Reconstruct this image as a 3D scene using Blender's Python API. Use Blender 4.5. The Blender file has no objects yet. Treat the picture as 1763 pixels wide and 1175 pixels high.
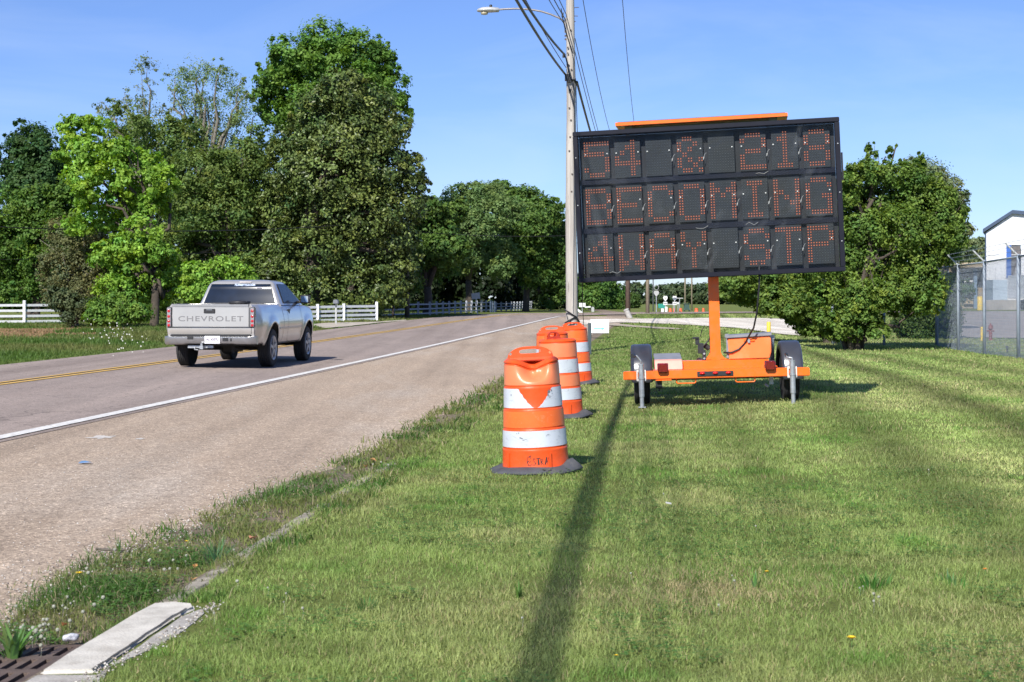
import bpy, bmesh, math, random
import numpy as np
from mathutils import Vector, Matrix, Euler

random.seed(7)
RNG = np.random.default_rng(11)
R = math.radians
SC = bpy.context.scene
COL = SC.collection

# ------------------------------------------------------------------ camera
CAM_H = 1.37
FPX, CX, HY = 2700.0, 881.5, 513.0          # focal length / principal column / horizon row at 1763 px wide
cam_d = bpy.data.cameras.new('camera')
cam_d.sensor_width = 36.0
cam_d.lens = FPX / 1763.0 * 36.0
cam_d.shift_y = -(587.5 - HY) / 1763.0
cam_d.clip_start = 0.2
cam_d.clip_end = 4000
cam_d.dof.use_dof = True
cam_d.dof.focus_distance = 19.0
cam_d.dof.aperture_fstop = 9.0
cam = bpy.data.objects.new('camera', cam_d)
cam.location = (0, 0, CAM_H)
cam.rotation_euler = (R(90), 0, 0)
COL.objects.link(cam)
SC.camera = cam

# ------------------------------------------------------------------ sky and sun
SUN_DIR = Vector((0.40, 1.10, -1.0)).normalized()       # the way the light travels
sun_el = math.asin(-SUN_DIR.z)
w = bpy.data.worlds.new('World')
SC.world = w
w.use_nodes = True
nt = w.node_tree
nt.nodes.clear()
sky = nt.nodes.new('ShaderNodeTexSky')
sky.sky_type = 'NISHITA'
sky.sun_disc = False
sky.sun_elevation = sun_el
sky.sun_rotation = math.atan2(-SUN_DIR.x, -SUN_DIR.y)
sky.altitude = 50
sky.air_density = 0.9
sky.dust_density = 0.12
sky.ozone_density = 2.2
bg = nt.nodes.new('ShaderNodeBackground')
bg.inputs['Strength'].default_value = 0.084
wo = nt.nodes.new('ShaderNodeOutputWorld')
tint = nt.nodes.new('ShaderNodeMix'); tint.data_type = 'RGBA'; tint.blend_type = 'MULTIPLY'
tint.inputs['Factor'].default_value = 1.0; tint.inputs['B'].default_value = (0.63, 0.75, 1.10, 1)
nt.links.new(sky.outputs[0], tint.inputs['A']); wtc = nt.nodes.new('ShaderNodeTexCoord'); wmp = nt.nodes.new('ShaderNodeMapping'); wmp.inputs['Scale'].default_value = (2.2, 2.2, 9.0); wmp.inputs['Rotation'].default_value = (0, R(14), 0)
nt.links.new(wtc.outputs['Generated'], wmp.inputs['Vector'])
wnz = nt.nodes.new('ShaderNodeTexNoise'); wnz.inputs['Scale'].default_value = 1.7; wnz.inputs['Detail'].default_value = 7; wnz.inputs['Roughness'].default_value = 0.55; wnz.inputs['Distortion'].default_value = 0.8
nt.links.new(wmp.outputs[0], wnz.inputs['Vector'])
wmr = nt.nodes.new('ShaderNodeMapRange'); wmr.inputs['From Min'].default_value = 0.47; wmr.inputs['From Max'].default_value = 0.72; wmr.inputs['To Max'].default_value = 0.17
nt.links.new(wnz.outputs['Fac'], wmr.inputs['Value'])
cir = nt.nodes.new('ShaderNodeMix'); cir.data_type = 'RGBA'; cir.inputs['B'].default_value = (6.6, 7.6, 8.6, 1)      # thin high cirrus
nt.links.new(wmr.outputs[0], cir.inputs['Factor']); nt.links.new(tint.outputs['Result'], cir.inputs['A'])
nt.links.new(cir.outputs['Result'], bg.inputs[0])
nt.links.new(bg.outputs[0], wo.inputs[0])
sd = bpy.data.lights.new('sun', 'SUN')
sd.energy = 4.9
sd.angle = R(0.6)
sd.color = (1.0, 0.955, 0.88)
so = bpy.data.objects.new('sun', sd)
so.rotation_euler = SUN_DIR.to_track_quat('-Z', 'Y').to_euler()
so.location = (-20, -40, 60)
COL.objects.link(so)
SC.view_settings.view_transform = 'Standard'
SC.view_settings.look = 'None'
SC.view_settings.exposure = 0.62
SC.view_settings.gamma = 1.0

# ------------------------------------------------------------------ helpers: objects
def tag(o, label=None, cat=None, group=None, kind=None):
    if label: o['label'] = label
    if cat: o['category'] = cat
    if group: o['group'] = group
    if kind: o['kind'] = kind
    return o

def empty(name, loc=(0, 0, 0), rot=(0, 0, 0)):
    o = bpy.data.objects.new(name, None)
    o.empty_display_size = 0.2
    o.location = loc
    o.rotation_euler = rot
    COL.objects.link(o)
    return o

def kids(o):
    return [c for c in COL.objects if c.parent == o]

def copy_tree(o, parent=None, childmap=None):
    if childmap is None:
        childmap = {}
        for c in COL.objects:
            if c.parent: childmap.setdefault(c.parent.name, []).append(c)
    c = o.copy()
    COL.objects.link(c)
    c.parent = parent
    for ch in childmap.get(o.name, []):
        copy_tree(ch, c, childmap)
    return c

class MB:
    """collects simple shapes, then links them as ONE mesh object"""
    def __init__(s):
        s.v, s.f = [], []
    def add(s, vs, fs):
        b = len(s.v)
        s.v += [tuple(p) for p in vs]
        s.f += [tuple(b + i for i in f) for f in fs]
        return s
    def box(s, c, d, rot=None, taper=None):
        hx, hy, hz = d[0] / 2, d[1] / 2, d[2] / 2
        vs = []
        for z in (-1, 1):
            t = taper if (taper and z == 1) else 1.0
            for x, y in ((-1, -1), (1, -1), (1, 1), (-1, 1)):
                vs.append(Vector((x * hx * t, y * hy * t, z * hz)))
        if rot is not None:
            m = Euler(rot).to_matrix()
            vs = [m @ p for p in vs]
        vs = [p + Vector(c) for p in vs]
        return s.add(vs, [(3, 2, 1, 0), (4, 5, 6, 7), (0, 1, 5, 4), (1, 2, 6, 5), (2, 3, 7, 6), (3, 0, 4, 7)])
    def tube(s, pts, r, n=8, cap=True):
        pts = [Vector(p) for p in pts]
        rs = list(r) if hasattr(r, '__len__') else [r] * len(pts)
        vs, fs = [], []
        t0 = (pts[1] - pts[0]).normalized()
        up = Vector((0, 0, 1)) if abs(t0.z) < 0.9 else Vector((1, 0, 0))
        nx = t0.cross(up).normalized()
        for i, p in enumerate(pts):
            a = pts[max(i - 1, 0)]; b = pts[min(i + 1, len(pts) - 1)]
            t = (b - a).normalized()
            nx = (nx - t * nx.dot(t)).normalized()
            ny = t.cross(nx)
            for k in range(n):
                an = 2 * math.pi * k / n
                vs.append(p + (nx * math.cos(an) + ny * math.sin(an)) * rs[i])
        for i in range(len(pts) - 1):
            for k in range(n):
                k2 = (k + 1) % n
                fs.append((i * n + k, i * n + k2, (i + 1) * n + k2, (i + 1) * n + k))
        if cap:
            fs.append(tuple(range(n - 1, -1, -1)))
            fs.append(tuple((len(pts) - 1) * n + k for k in range(n)))
        return s.add(vs, fs)
    def lathe(s, prof, n=32, c=(0, 0, 0), axis='z', caps=True):
        vs, fs = [], []
        for (r, z) in prof:
            for k in range(n):
                a = 2 * math.pi * k / n
                p = (r * math.cos(a), r * math.sin(a), z)
                if axis == 'x': p = (z, r * math.cos(a), r * math.sin(a))
                if axis == 'y': p = (r * math.cos(a), z, r * math.sin(a))
                vs.append((p[0] + c[0], p[1] + c[1], p[2] + c[2]))
        for i in range(len(prof) - 1):
            for k in range(n):
                k2 = (k + 1) % n
                fs.append((i * n + k, i * n + k2, (i + 1) * n + k2, (i + 1) * n + k))
        if caps:
            fs.append(tuple(range(n - 1, -1, -1)))
            fs.append(tuple((len(prof) - 1) * n + k for k in range(n)))
        return s.add(vs, fs)
    def prism(s, poly, lo, hi, axis='y'):
        """poly: 2-D outline; extruded from lo to hi along axis (y: poly in x,z; x: poly in y,z; z: poly in x,y)"""
        def P(a, b, h):
            return {'y': (a, h, b), 'x': (h, a, b), 'z': (a, b, h)}[axis]
        n = len(poly)
        vs = [P(a, b, lo) for a, b in poly] + [P(a, b, hi) for a, b in poly]
        fs = [tuple(range(n - 1, -1, -1)), tuple(range(n, 2 * n))]
        fs += [(i, (i + 1) % n, n + (i + 1) % n, n + i) for i in range(n)]
        return s.add(vs, fs)
    def build(s, name, mat, parent=None, smooth=False, bevel=0.0, bseg=2, loc=None, rot=None, autosmooth=None):
        me = bpy.data.meshes.new(name)
        me.from_pydata(s.v, [], s.f)
        bm = bmesh.new(); bm.from_mesh(me)
        bmesh.ops.recalc_face_normals(bm, faces=bm.faces)
        if bevel > 0:
            es = [e for e in bm.edges if len(e.link_faces) == 2 and e.calc_face_angle(0) > R(28)]
            try:
                bmesh.ops.bevel(bm, geom=es, offset=bevel, segments=bseg, affect='EDGES', clamp_overlap=True)
            except Exception:
                pass
        if smooth:
            for f in bm.faces: f.smooth = True
            if autosmooth:
                for e in bm.edges:
                    if len(e.link_faces) == 2 and e.calc_face_angle(0) > R(autosmooth): e.smooth = False
        bm.to_mesh(me); bm.free()
        me.materials.append(mat)
        o = bpy.data.objects.new(name, me)
        COL.objects.link(o)
        if parent: o.parent = parent
        if loc is not None: o.location = loc
        if rot is not None: o.rotation_euler = rot
        return o

def mesh_np(name, verts, faces, mat, parent=None, color=None, smooth=False):
    """fast mesh from arrays; faces (M,k) of one size; color (N,3) per vertex -> attribute 'Col'"""
    me = bpy.data.meshes.new(name)
    verts = np.asarray(verts, dtype=np.float32); faces = np.asarray(faces, dtype=np.int32)
    nv, (nf, k) = len(verts), faces.shape
    me.vertices.add(nv); me.vertices.foreach_set('co', verts.ravel())
    me.loops.add(nf * k); me.loops.foreach_set('vertex_index', faces.ravel())
    me.polygons.add(nf)
    me.polygons.foreach_set('loop_start', np.arange(0, nf * k, k, dtype=np.int32))
    if smooth: me.polygons.foreach_set('use_smooth', np.ones(nf, dtype=bool))
    me.update(calc_edges=True)
    if color is not None:
        ca = me.color_attributes.new('Col', 'FLOAT_COLOR', 'POINT')
        c4 = np.ones((nv, 4), dtype=np.float32); c4[:, :3] = color
        ca.data.foreach_set('color', c4.ravel())
    me.materials.append(mat)
    o = bpy.data.objects.new(name, me)
    COL.objects.link(o)
    if parent: o.parent = parent
    return o

def text_mesh(name, txt, size, mat, parent, loc, rot, sx=1.0, extrude=0.002, bold=0.0, space=1.0, align='CENTER'):
    cu = bpy.data.curves.new(name, 'FONT')
    cu.body = txt; cu.size = size; cu.extrude = extrude; cu.offset = bold
    cu.align_x = align; cu.align_y = 'CENTER'; cu.space_character = space
    cu.resolution_u = 3
    to = bpy.data.objects.new(name + '_tmp', cu)
    COL.objects.link(to)
    dg = bpy.context.evaluated_depsgraph_get()
    me = bpy.data.meshes.new_from_object(to.evaluated_get(dg))
    bpy.data.objects.remove(to); bpy.data.curves.remove(cu)
    me.name = name
    me.materials.clear(); me.materials.append(mat)
    o = bpy.data.objects.new(name, me)
    COL.objects.link(o)
    o.parent = parent; o.location = loc; o.rotation_euler = rot; o.scale = (sx, 1, 1)
    return o

# ------------------------------------------------------------------ helpers: materials
def mat_new(name):
    m = bpy.data.materials.new(name); m.use_nodes = True
    n = m.node_tree.nodes; l = m.node_tree.links
    return m, n, l, n['Principled BSDF']

def ramp(n, stops):
    r = n.new('ShaderNodeValToRGB')
    e = r.color_ramp.elements
    while len(e) > 1: e.remove(e[-1])
    e[0].position = stops[0][0]; e[0].color = (*stops[0][1], 1)
    for p, c in stops[1:]:
        q = e.new(p); q.color = (*c, 1)
    return r

def simple(name, col, rough=0.5, metal=0.0, var=0.12, scale=8.0, bump=0.0, bscale=60.0, spec=0.5, coat=0.0, dirt=None, dirt_scale=5.0, dirt_amt=0.5):
    """a plain surface with slight procedural unevenness, optional dirt patches and bump"""
    m, n, l, p = mat_new(name)
    tc = n.new('ShaderNodeTexCoord')
    nz = n.new('ShaderNodeTexNoise'); nz.inputs['Scale'].default_value = scale; nz.inputs['Detail'].default_value = 5
    l.new(tc.outputs['Object'], nz.inputs['Vector'])
    lo = tuple(c * (1 - var) for c in col); hi = tuple(min(1, c * (1 + var)) for c in col)
    r = ramp(n, [(0.3, lo), (0.7, hi)])
    l.new(nz.outputs['Fac'], r.inputs['Fac'])
    out = r.outputs['Color']
    if dirt:
        d = n.new('ShaderNodeTexNoise'); d.inputs['Scale'].default_value = dirt_scale; d.inputs['Detail'].default_value = 8; d.inputs['Roughness'].default_value = 0.7
        l.new(tc.outputs['Object'], d.inputs['Vector'])
        dr = ramp(n, [(0.48, (0, 0, 0)), (0.68, (dirt_amt,) * 3)])
        l.new(d.outputs['Fac'], dr.inputs['Fac'])
        mx = n.new('ShaderNodeMix'); mx.data_type = 'RGBA'
        l.new(dr.outputs['Color'], mx.inputs['Factor']); l.new(out, mx.inputs['A']); mx.inputs['B'].default_value = (*dirt, 1)
        out = mx.outputs['Result']
    l.new(out, p.inputs['Base Color'])
    p.inputs['Roughness'].default_value = rough
    p.inputs['Metallic'].default_value = metal
    p.inputs['Specular IOR Level'].default_value = spec
    p.inputs['Coat Weight'].default_value = coat
    if bump > 0:
        b = n.new('ShaderNodeBump'); b.inputs['Strength'].default_value = bump; b.inputs['Distance'].default_value = 0.01
        n2 = n.new('ShaderNodeTexNoise'); n2.inputs['Scale'].default_value = bscale; n2.inputs['Detail'].default_value = 6
        l.new(tc.outputs['Object'], n2.inputs['Vector']); l.new(n2.outputs['Fac'], b.inputs['Height']); l.new(b.outputs['Normal'], p.inputs['Normal'])
    return m

def leaf_mat(name, rough=0.55, trans=0.35, spec=0.3, gain=1.0):
    m, n, l, p = mat_new(name)
    at = n.new('ShaderNodeAttribute'); at.attribute_name = 'Col'
    g = n.new('ShaderNodeHueSaturation'); g.inputs['Value'].default_value = gain
    l.new(at.outputs['Color'], g.inputs['Color'])
    l.new(g.outputs['Color'], p.inputs['Base Color'])
    p.inputs['Roughness'].default_value = rough
    p.inputs['Specular IOR Level'].default_value = spec
    tr = n.new('ShaderNodeBsdfTranslucent')
    hs = n.new('ShaderNodeHueSaturation'); hs.inputs['Hue'].default_value = 0.485; hs.inputs['Saturation'].default_value = 1.15; hs.inputs['Value'].default_value = 1.3
    l.new(g.outputs['Color'], hs.inputs['Color']); l.new(hs.outputs['Color'], tr.inputs['Color'])
    mx = n.new('ShaderNodeMixShader'); mx.inputs[0].default_value = trans
    l.new(p.outputs[0], mx.inputs[1]); l.new(tr.outputs[0], mx.inputs[2])
    l.new(mx.outputs[0], n['Material Output'].inputs['Surface'])
    return m

# smooth value noise for numpy
_tab = np.random.default_rng(3).random((256, 256))
def vnoise(x, y, s=1.0):
    x = np.asarray(x, float) / s + 1000.0; y = np.asarray(y, float) / s + 1000.0
    xi = np.floor(x).astype(int); yi = np.floor(y).astype(int)
    fx = x - xi; fy = y - yi
    fx = fx * fx * (3 - 2 * fx); fy = fy * fy * (3 - 2 * fy)
    a = _tab[xi % 256, yi % 256]; b = _tab[(xi + 1) % 256, yi % 256]
    c = _tab[xi % 256, (yi + 1) % 256]; d = _tab[(xi + 1) % 256, (yi + 1) % 256]
    return (a * (1 - fx) + b * fx) * (1 - fy) + (c * (1 - fx) + d * fx) * fy

def sstep(t):
    t = np.clip(t, 0, 1)
    return t * t * (3 - 2 * t)

# ------------------------------------------------------------------ the lie of the land
KU = 0.098                                   # the road runs at x = u + KU*y
U_LINE, U_CENTRE, U_LEFT, U_SHOULDER, U_KERB = -6.49, -10.1, -13.6, -2.90, -2.30
def gz(x, y):
    x = np.asarray(x, float); y = np.asarray(y, float)
    u = x - KU * np.minimum(y, 110)
    z = 0.25 * sstep((y - 25) / 90.0)
    crown = np.where(u > U_CENTRE, 0.045 * np.clip((U_LINE - u) / (U_LINE - U_CENTRE), 0, 1),
                     0.045 - 0.075 * np.clip((U_CENTRE - u) / (U_CENTRE - U_LEFT), 0, 1))
    crown = crown * sstep((130 - y) / 30)
    z = z + crown
    z = z - 0.15 * sstep((-u - 16) / 6) * sstep((y - 60) / 15)
    z = z + 0.085 * sstep((x - 1.6) / 2.6) * sstep((y - 11) / 8) * sstep((33 - y) / 10)
    z = z - 0.14 * sstep((x - 5) / 5) * sstep((y - 30) / 15) * sstep((120 - y) / 50)
    z = z - 0.075 * sstep((-2.295 - u) / 0.06) * np.clip(1 - (-2.29 - u) / 4.2, 0, 1) * sstep((38 - y) / 18)
    # the small rise left of the road
    z = z + 0.16 * sstep((-u - 15.5) / 5) * sstep((y - 26) / 12) * sstep((66 - y) / 14)
    return z
def g1(x, y):
    return float(gz(x, y))
def G(px, py, extra=0.0):
    """ground point seen at a spot of the picture (1763 px wide)"""
    y = 60.0
    for _ in range(60):
        x = (px - CX) / FPX * y
        y = 0.5 * y + 0.5 * (CAM_H - g1(x, y) - extra) * FPX / max(py - HY, 3)
    x = (px - CX) / FPX * y
    return Vector((x, y, g1(x, y)))
def P(px, py, y):
    return Vector(((px - CX) / FPX * y, y, CAM_H + (HY - py) / FPX * y))
# ================================================================== ground, road, shoulder
def ground_material():
    m, n, l, p = mat_new('soil_and_turf')
    ge = n.new('ShaderNodeNewGeometry')
    sp = n.new('ShaderNodeSeparateXYZ'); l.new(ge.outputs['Position'], sp.inputs[0])
    def math_(op, a, b=None):
        q = n.new('ShaderNodeMath'); q.operation = op
        for i, v in enumerate((a, b)):
            if v is None: continue
            if isinstance(v, (int, float)): q.inputs[i].default_value = v
            else: l.new(v, q.inputs[i])
        return q.outputs[0]
    ymin = math_('MINIMUM', sp.outputs['Y'], 110.0)
    u = math_('SUBTRACT', sp.outputs['X'], math_('MULTIPLY', ymin, KU))
    nz = n.new('ShaderNodeTexNoise'); nz.inputs['Scale'].default_value = 0.9; nz.inputs['Detail'].default_value = 8; nz.inputs['Roughness'].default_value = 0.65
    l.new(ge.outputs['Position'], nz.inputs['Vector'])
    nf = n.new('ShaderNodeTexNoise'); nf.inputs['Scale'].default_value = 28; nf.inputs['Detail'].default_value = 8; nf.inputs['Roughness'].default_value = 0.7
    l.new(ge.outputs['Position'], nf.inputs['Vector'])
    turf = ramp(n, [(0.30, (0.085, 0.105, 0.028)), (0.5, (0.125, 0.155, 0.040)), (0.72, (0.19, 0.185, 0.075))])
    mixn = math_('ADD', math_('MULTIPLY', nz.outputs['Fac'], 0.45), math_('MULTIPLY', nf.outputs['Fac'], 0.55))
    l.new(mixn, turf.inputs['Fac'])
    dirt = ramp(n, [(0.3, (0.10, 0.075, 0.05)), (0.55, (0.22, 0.18, 0.135)), (0.75, (0.34, 0.30, 0.25))])
    l.new(nf.outputs['Fac'], dirt.inputs['Fac'])
    # bare soil between shoulder and kerb
    a = math_('MULTIPLY', math_('GREATER_THAN', u, U_SHOULDER - 0.9), math_('LESS_THAN', u, U_KERB + 0.05))
    mx = n.new('ShaderNodeMix'); mx.data_type = 'RGBA'
    l.new(a, mx.inputs['Factor']); l.new(turf.outputs['Color'], mx.inputs['A']); l.new(dirt.outputs['Color'], mx.inputs['B'])
    # dry brown patch on the left verge
    sx = math_('DIVIDE', math_('ADD', sp.outputs['X'], 18.8), 4.6)
    sy = math_('DIVIDE', math_('SUBTRACT', sp.outputs['Y'], 56.0), 16.0)
    d = math_('ADD', math_('MULTIPLY', sx, sx), math_('MULTIPLY', sy, sy))
    d = math_('ADD', d, math_('MULTIPLY', math_('SUBTRACT', nz.outputs['Fac'], 0.5), 2.2))
    mr = n.new('ShaderNodeMapRange'); mr.inputs['From Min'].default_value = 1.35; mr.inputs['From Max'].default_value = 0.7
    l.new(d, mr.inputs['Value'])
    mx2 = n.new('ShaderNodeMix'); mx2.data_type = 'RGBA'
    l.new(mr.outputs[0], mx2.inputs['Factor']); l.new(mx.outputs['Result'], mx2.inputs['A'])
    br = ramp(n, [(0.3, (0.20, 0.12, 0.06)), (0.7, (0.40, 0.27, 0.16))]); l.new(nf.outputs['Fac'], br.inputs['Fac'])
    l.new(br.outputs['Color'], mx2.inputs['B'])
    l.new(mx2.outputs['Result'], p.inputs['Base Color'])
    p.inputs['Roughness'].default_value = 0.95; p.inputs['Specular IOR Level'].default_value = 0.1
    b = n.new('ShaderNodeBump'); b.inputs['Strength'].default_value = 0.8; b.inputs['Distance'].default_value = 0.03
    l.new(nf.outputs['Fac'], b.inputs['Height']); l.new(b.outputs['Normal'], p.inputs['Normal'])
    return m

def sheet_grid(xs, ys, fz):
    X, Y = np.meshgrid(xs, ys, indexing='ij')
    Z = fz(X, Y)
    v = np.stack([X, Y, Z], -1).reshape(-1, 3)
    ni, nj = len(xs), len(ys)
    i, j = np.meshgrid(np.arange(ni - 1), np.arange(nj - 1), indexing='ij')
    a = (i * nj + j).ravel()
    f = np.stack([a, a + nj, a + nj + 1, a + 1], -1)
    return v, f

# sheared grid so that cells follow the road
us = np.unique(np.concatenate([np.linspace(-2200, -120, 8), np.linspace(-120, -30, 16), np.linspace(-30, 30, 241), np.linspace(30, 120, 30), np.linspace(120, 2200, 8),
                               [U_LINE, U_CENTRE, U_LEFT, -2.92, -2.40, -2.295, -2.31, -2.325, -2.34, -2.355]]))
ys = np.unique(np.concatenate([np.linspace(-60, 0, 8), np.linspace(0, 50, 101), np.linspace(50, 160, 111), np.linspace(160, 3000, 12), [6.45]]))
U_, Y_ = np.meshgrid(us, ys, indexing='ij')
X_ = U_ + KU * np.minimum(Y_, 110)
Z_ = gz(X_, Y_)
v = np.stack([X_, Y_, Z_], -1).reshape(-1, 3)
i, j = np.meshgrid(np.arange(len(us) - 1), np.arange(len(ys) - 1), indexing='ij')
a = (i * len(ys) + j).ravel()
f = np.stack([a, a + len(ys), a + len(ys) + 1, a + 1], -1)
ucen = (U_.reshape(-1)[f].mean(1)); ycen = (Y_.reshape(-1)[f].mean(1))
f = f[~((ucen > -2.92) & (ucen < -2.40) & (ycen > 4.9) & (ycen < 6.45))]      # the opening under the drain grate
tag(mesh_np('ground', v, f, ground_material(), smooth=True), 'mown grass ground running to the trees', None, None, 'structure')

def pave_material(name, c1, c2, c3, speck, speck_amt=0.5, stain=None, rough=0.9, crack=0.5, tint_scale=0.25, patch=None):
    """aggregate pavement: fine stone speckle over broad tone changes"""
    m, n, l, p = mat_new(name)
    ge = n.new('ShaderNodeNewGeometry')
    mp = n.new('ShaderNodeMapping'); l.new(ge.outputs['Position'], mp.inputs['Vector'])
    mp.inputs['Rotation'].default_value = (0, 0, math.atan(KU)); mp.inputs['Scale'].default_value = (1, 0.22, 1)
    big = n.new('ShaderNodeTexNoise'); big.inputs['Scale'].default_value = tint_scale * 3; big.inputs['Detail'].default_value = 7; big.inputs['Roughness'].default_value = 0.6
    l.new(mp.outputs[0], big.inputs['Vector'])
    base = ramp(n, [(0.3, c1), (0.5, c2), (0.7, c3)]); l.new(big.outputs['Fac'], base.inputs['Fac'])
    vo = n.new('ShaderNodeTexVoronoi'); vo.inputs['Scale'].default_value = 75; l.new(ge.outputs['Position'], vo.inputs['Vector'])
    bw = n.new('ShaderNodeSeparateColor'); l.new(vo.outputs['Color'], bw.inputs[0])
    sp = ramp(n, [(0.0, (0.30, 0.28, 0.27)), (0.25, (0.75, 0.74, 0.72)), (0.75, (1.08, 1.06, 1.03)), (0.93, (1.3, 1.28, 1.24)), (1.0, speck)])
    l.new(bw.outputs[0], sp.inputs['Fac'])
    mx = n.new('ShaderNodeMix'); mx.data_type = 'RGBA'; mx.blend_type = 'MULTIPLY'; mx.inputs['Factor'].default_value = speck_amt
    l.new(base.outputs['Color'], mx.inputs['A']); l.new(sp.outputs['Color'], mx.inputs['B'])
    med = n.new('ShaderNodeTexNoise'); med.inputs['Scale'].default_value = 9; med.inputs['Detail'].default_value = 9; med.inputs['Roughness'].default_value = 0.75
    l.new(ge.outputs['Position'], med.inputs['Vector'])
    mr = ramp(n, [(0.3, (0.72, 0.70, 0.68)), (0.55, (1, 1, 1)), (0.75, (1.18, 1.17, 1.15))]); l.new(med.outputs['Fac'], mr.inputs['Fac'])
    mx2 = n.new('ShaderNodeMix'); mx2.data_type = 'RGBA'; mx2.blend_type = 'MULTIPLY'; mx2.inputs['Factor'].default_value = 0.8
    l.new(mx.outputs['Result'], mx2.inputs['A']); l.new(mr.outputs['Color'], mx2.inputs['B'])
    out = mx2.outputs['Result']
    # wheel paths and drips worn along the lanes
    sx_ = n.new('ShaderNodeSeparateXYZ'); l.new(mp.outputs[0], sx_.inputs[0])
    mp2 = n.new('ShaderNodeMapping'); l.new(ge.outputs['Position'], mp2.inputs['Vector']); mp2.inputs['Rotation'].default_value = (0, 0, math.atan(KU)); mp2.inputs['Scale'].default_value = (1.1, 0.02, 1)
    st = n.new('ShaderNodeTexNoise'); st.inputs['Scale'].default_value = 1.6; st.inputs['Detail'].default_value = 6; l.new(mp2.outputs[0], st.inputs['Vector'])
    sr = ramp(n, [(0.3, (0.84, 0.83, 0.82)), (0.5, (1, 1, 1)), (0.7, (1.12, 1.11, 1.10))]); l.new(st.outputs['Fac'], sr.inputs['Fac'])
    mxs = n.new('ShaderNodeMix'); mxs.data_type = 'RGBA'; mxs.blend_type = 'MULTIPLY'; mxs.inputs['Factor'].default_value = 1
    l.new(out, mxs.inputs['A']); l.new(sr.outputs['Color'], mxs.inputs['B']); out = mxs.outputs['Result']
    if crack:
        cv = n.new('ShaderNodeTexVoronoi'); cv.feature = 'DISTANCE_TO_EDGE'; cv.inputs['Scale'].default_value = 0.33
        wz = n.new('ShaderNodeTexNoise'); wz.inputs['Scale'].default_value = 1.6; wz.inputs['Detail'].default_value = 6
        l.new(ge.outputs['Position'], wz.inputs['Vector'])
        ad = n.new('ShaderNodeVectorMath'); ad.operation = 'MULTIPLY_ADD'; ad.inputs[1].default_value = (1.6, 1.6, 0)
        l.new(wz.outputs['Color'], ad.inputs[0]); l.new(ge.outputs['Position'], ad.inputs[2]); l.new(ad.outputs[0], cv.inputs['Vector'])
        cr = ramp(n, [(0.0, (1 - crack,) * 3), (0.006, (1, 1, 1))]); l.new(cv.outputs['Distance'], cr.inputs['Fac'])
        mx3 = n.new('ShaderNodeMix'); mx3.data_type = 'RGBA'; mx3.blend_type = 'MULTIPLY'; mx3.inputs['Factor'].default_value = 1
        l.new(out, mx3.inputs['A']); l.new(cr.outputs['Color'], mx3.inputs['B']); out = mx3.outputs['Result']
    l.new(out, p.inputs['Base Color'])
    p.inputs['Roughness'].default_value = rough; p.inputs['Specular IOR Level'].default_value = 0.25
    b = n.new('ShaderNodeBump'); b.inputs['Strength'].default_value = 0.6; b.inputs['Distance'].default_value = 0.006
    l.new(vo.outputs['Distance'], b.inputs['Height']); l.new(b.outputs['Normal'], p.inputs['Normal'])
    return m

M_ROAD = pave_material('asphalt_worn', (0.25, 0.207, 0.185), (0.285, 0.237, 0.212), (0.315, 0.262, 0.233), (1.8, 1.75, 1.7), 0.55, crack=0.45)
M_SHOULDER = pave_material('chip_seal_shoulder', (0.325, 0.262, 0.205), (0.385, 0.308, 0.237), (0.42, 0.36, 0.30), (2.3, 2.25, 2.15), 0.75, crack=0.12)
M_LOT = pave_material('yard_paving', (0.28, 0.26, 0.25), (0.33, 0.30, 0.29), (0.37, 0.34, 0.32), (1.5, 1.5, 1.5), 0.3, crack=0.1)
M_GRAVEL = pave_material('pale_gravel', (0.52, 0.47, 0.40), (0.64, 0.60, 0.53), (0.74, 0.71, 0.65), (1.5, 1.5, 1.5), 0.8, crack=0)

# road centre path: straight, then a long bend to the right beyond the crest
def path_pts(n_ext=1):
    pts = []
    for y in np.concatenate([np.arange(-60, 20, 8.0), np.arange(20, 92, 4.0)]):
        pts.append((U_CENTRE + KU * y, y))
    x, y = U_CENTRE + KU * 92, 92.0
    h = math.atan(KU); step = 1.5; turned = 0
    while h < R(84):
        h += step / 34.0
        x += math.sin(h) * step; y += math.cos(h) * step
        pts.append((x, y))
    for _ in range(60):
        x += math.sin(h) * 5; y += math.cos(h) * 5; pts.append((x, y))
    return np.array(pts)
PATH = path_pts()
TAN = np.gradient(PATH, axis=0); TAN /= np.linalg.norm(TAN, axis=1)[:, None]
NRM = np.stack([TAN[:, 1], -TAN[:, 0]], -1)                 # to the right

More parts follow.
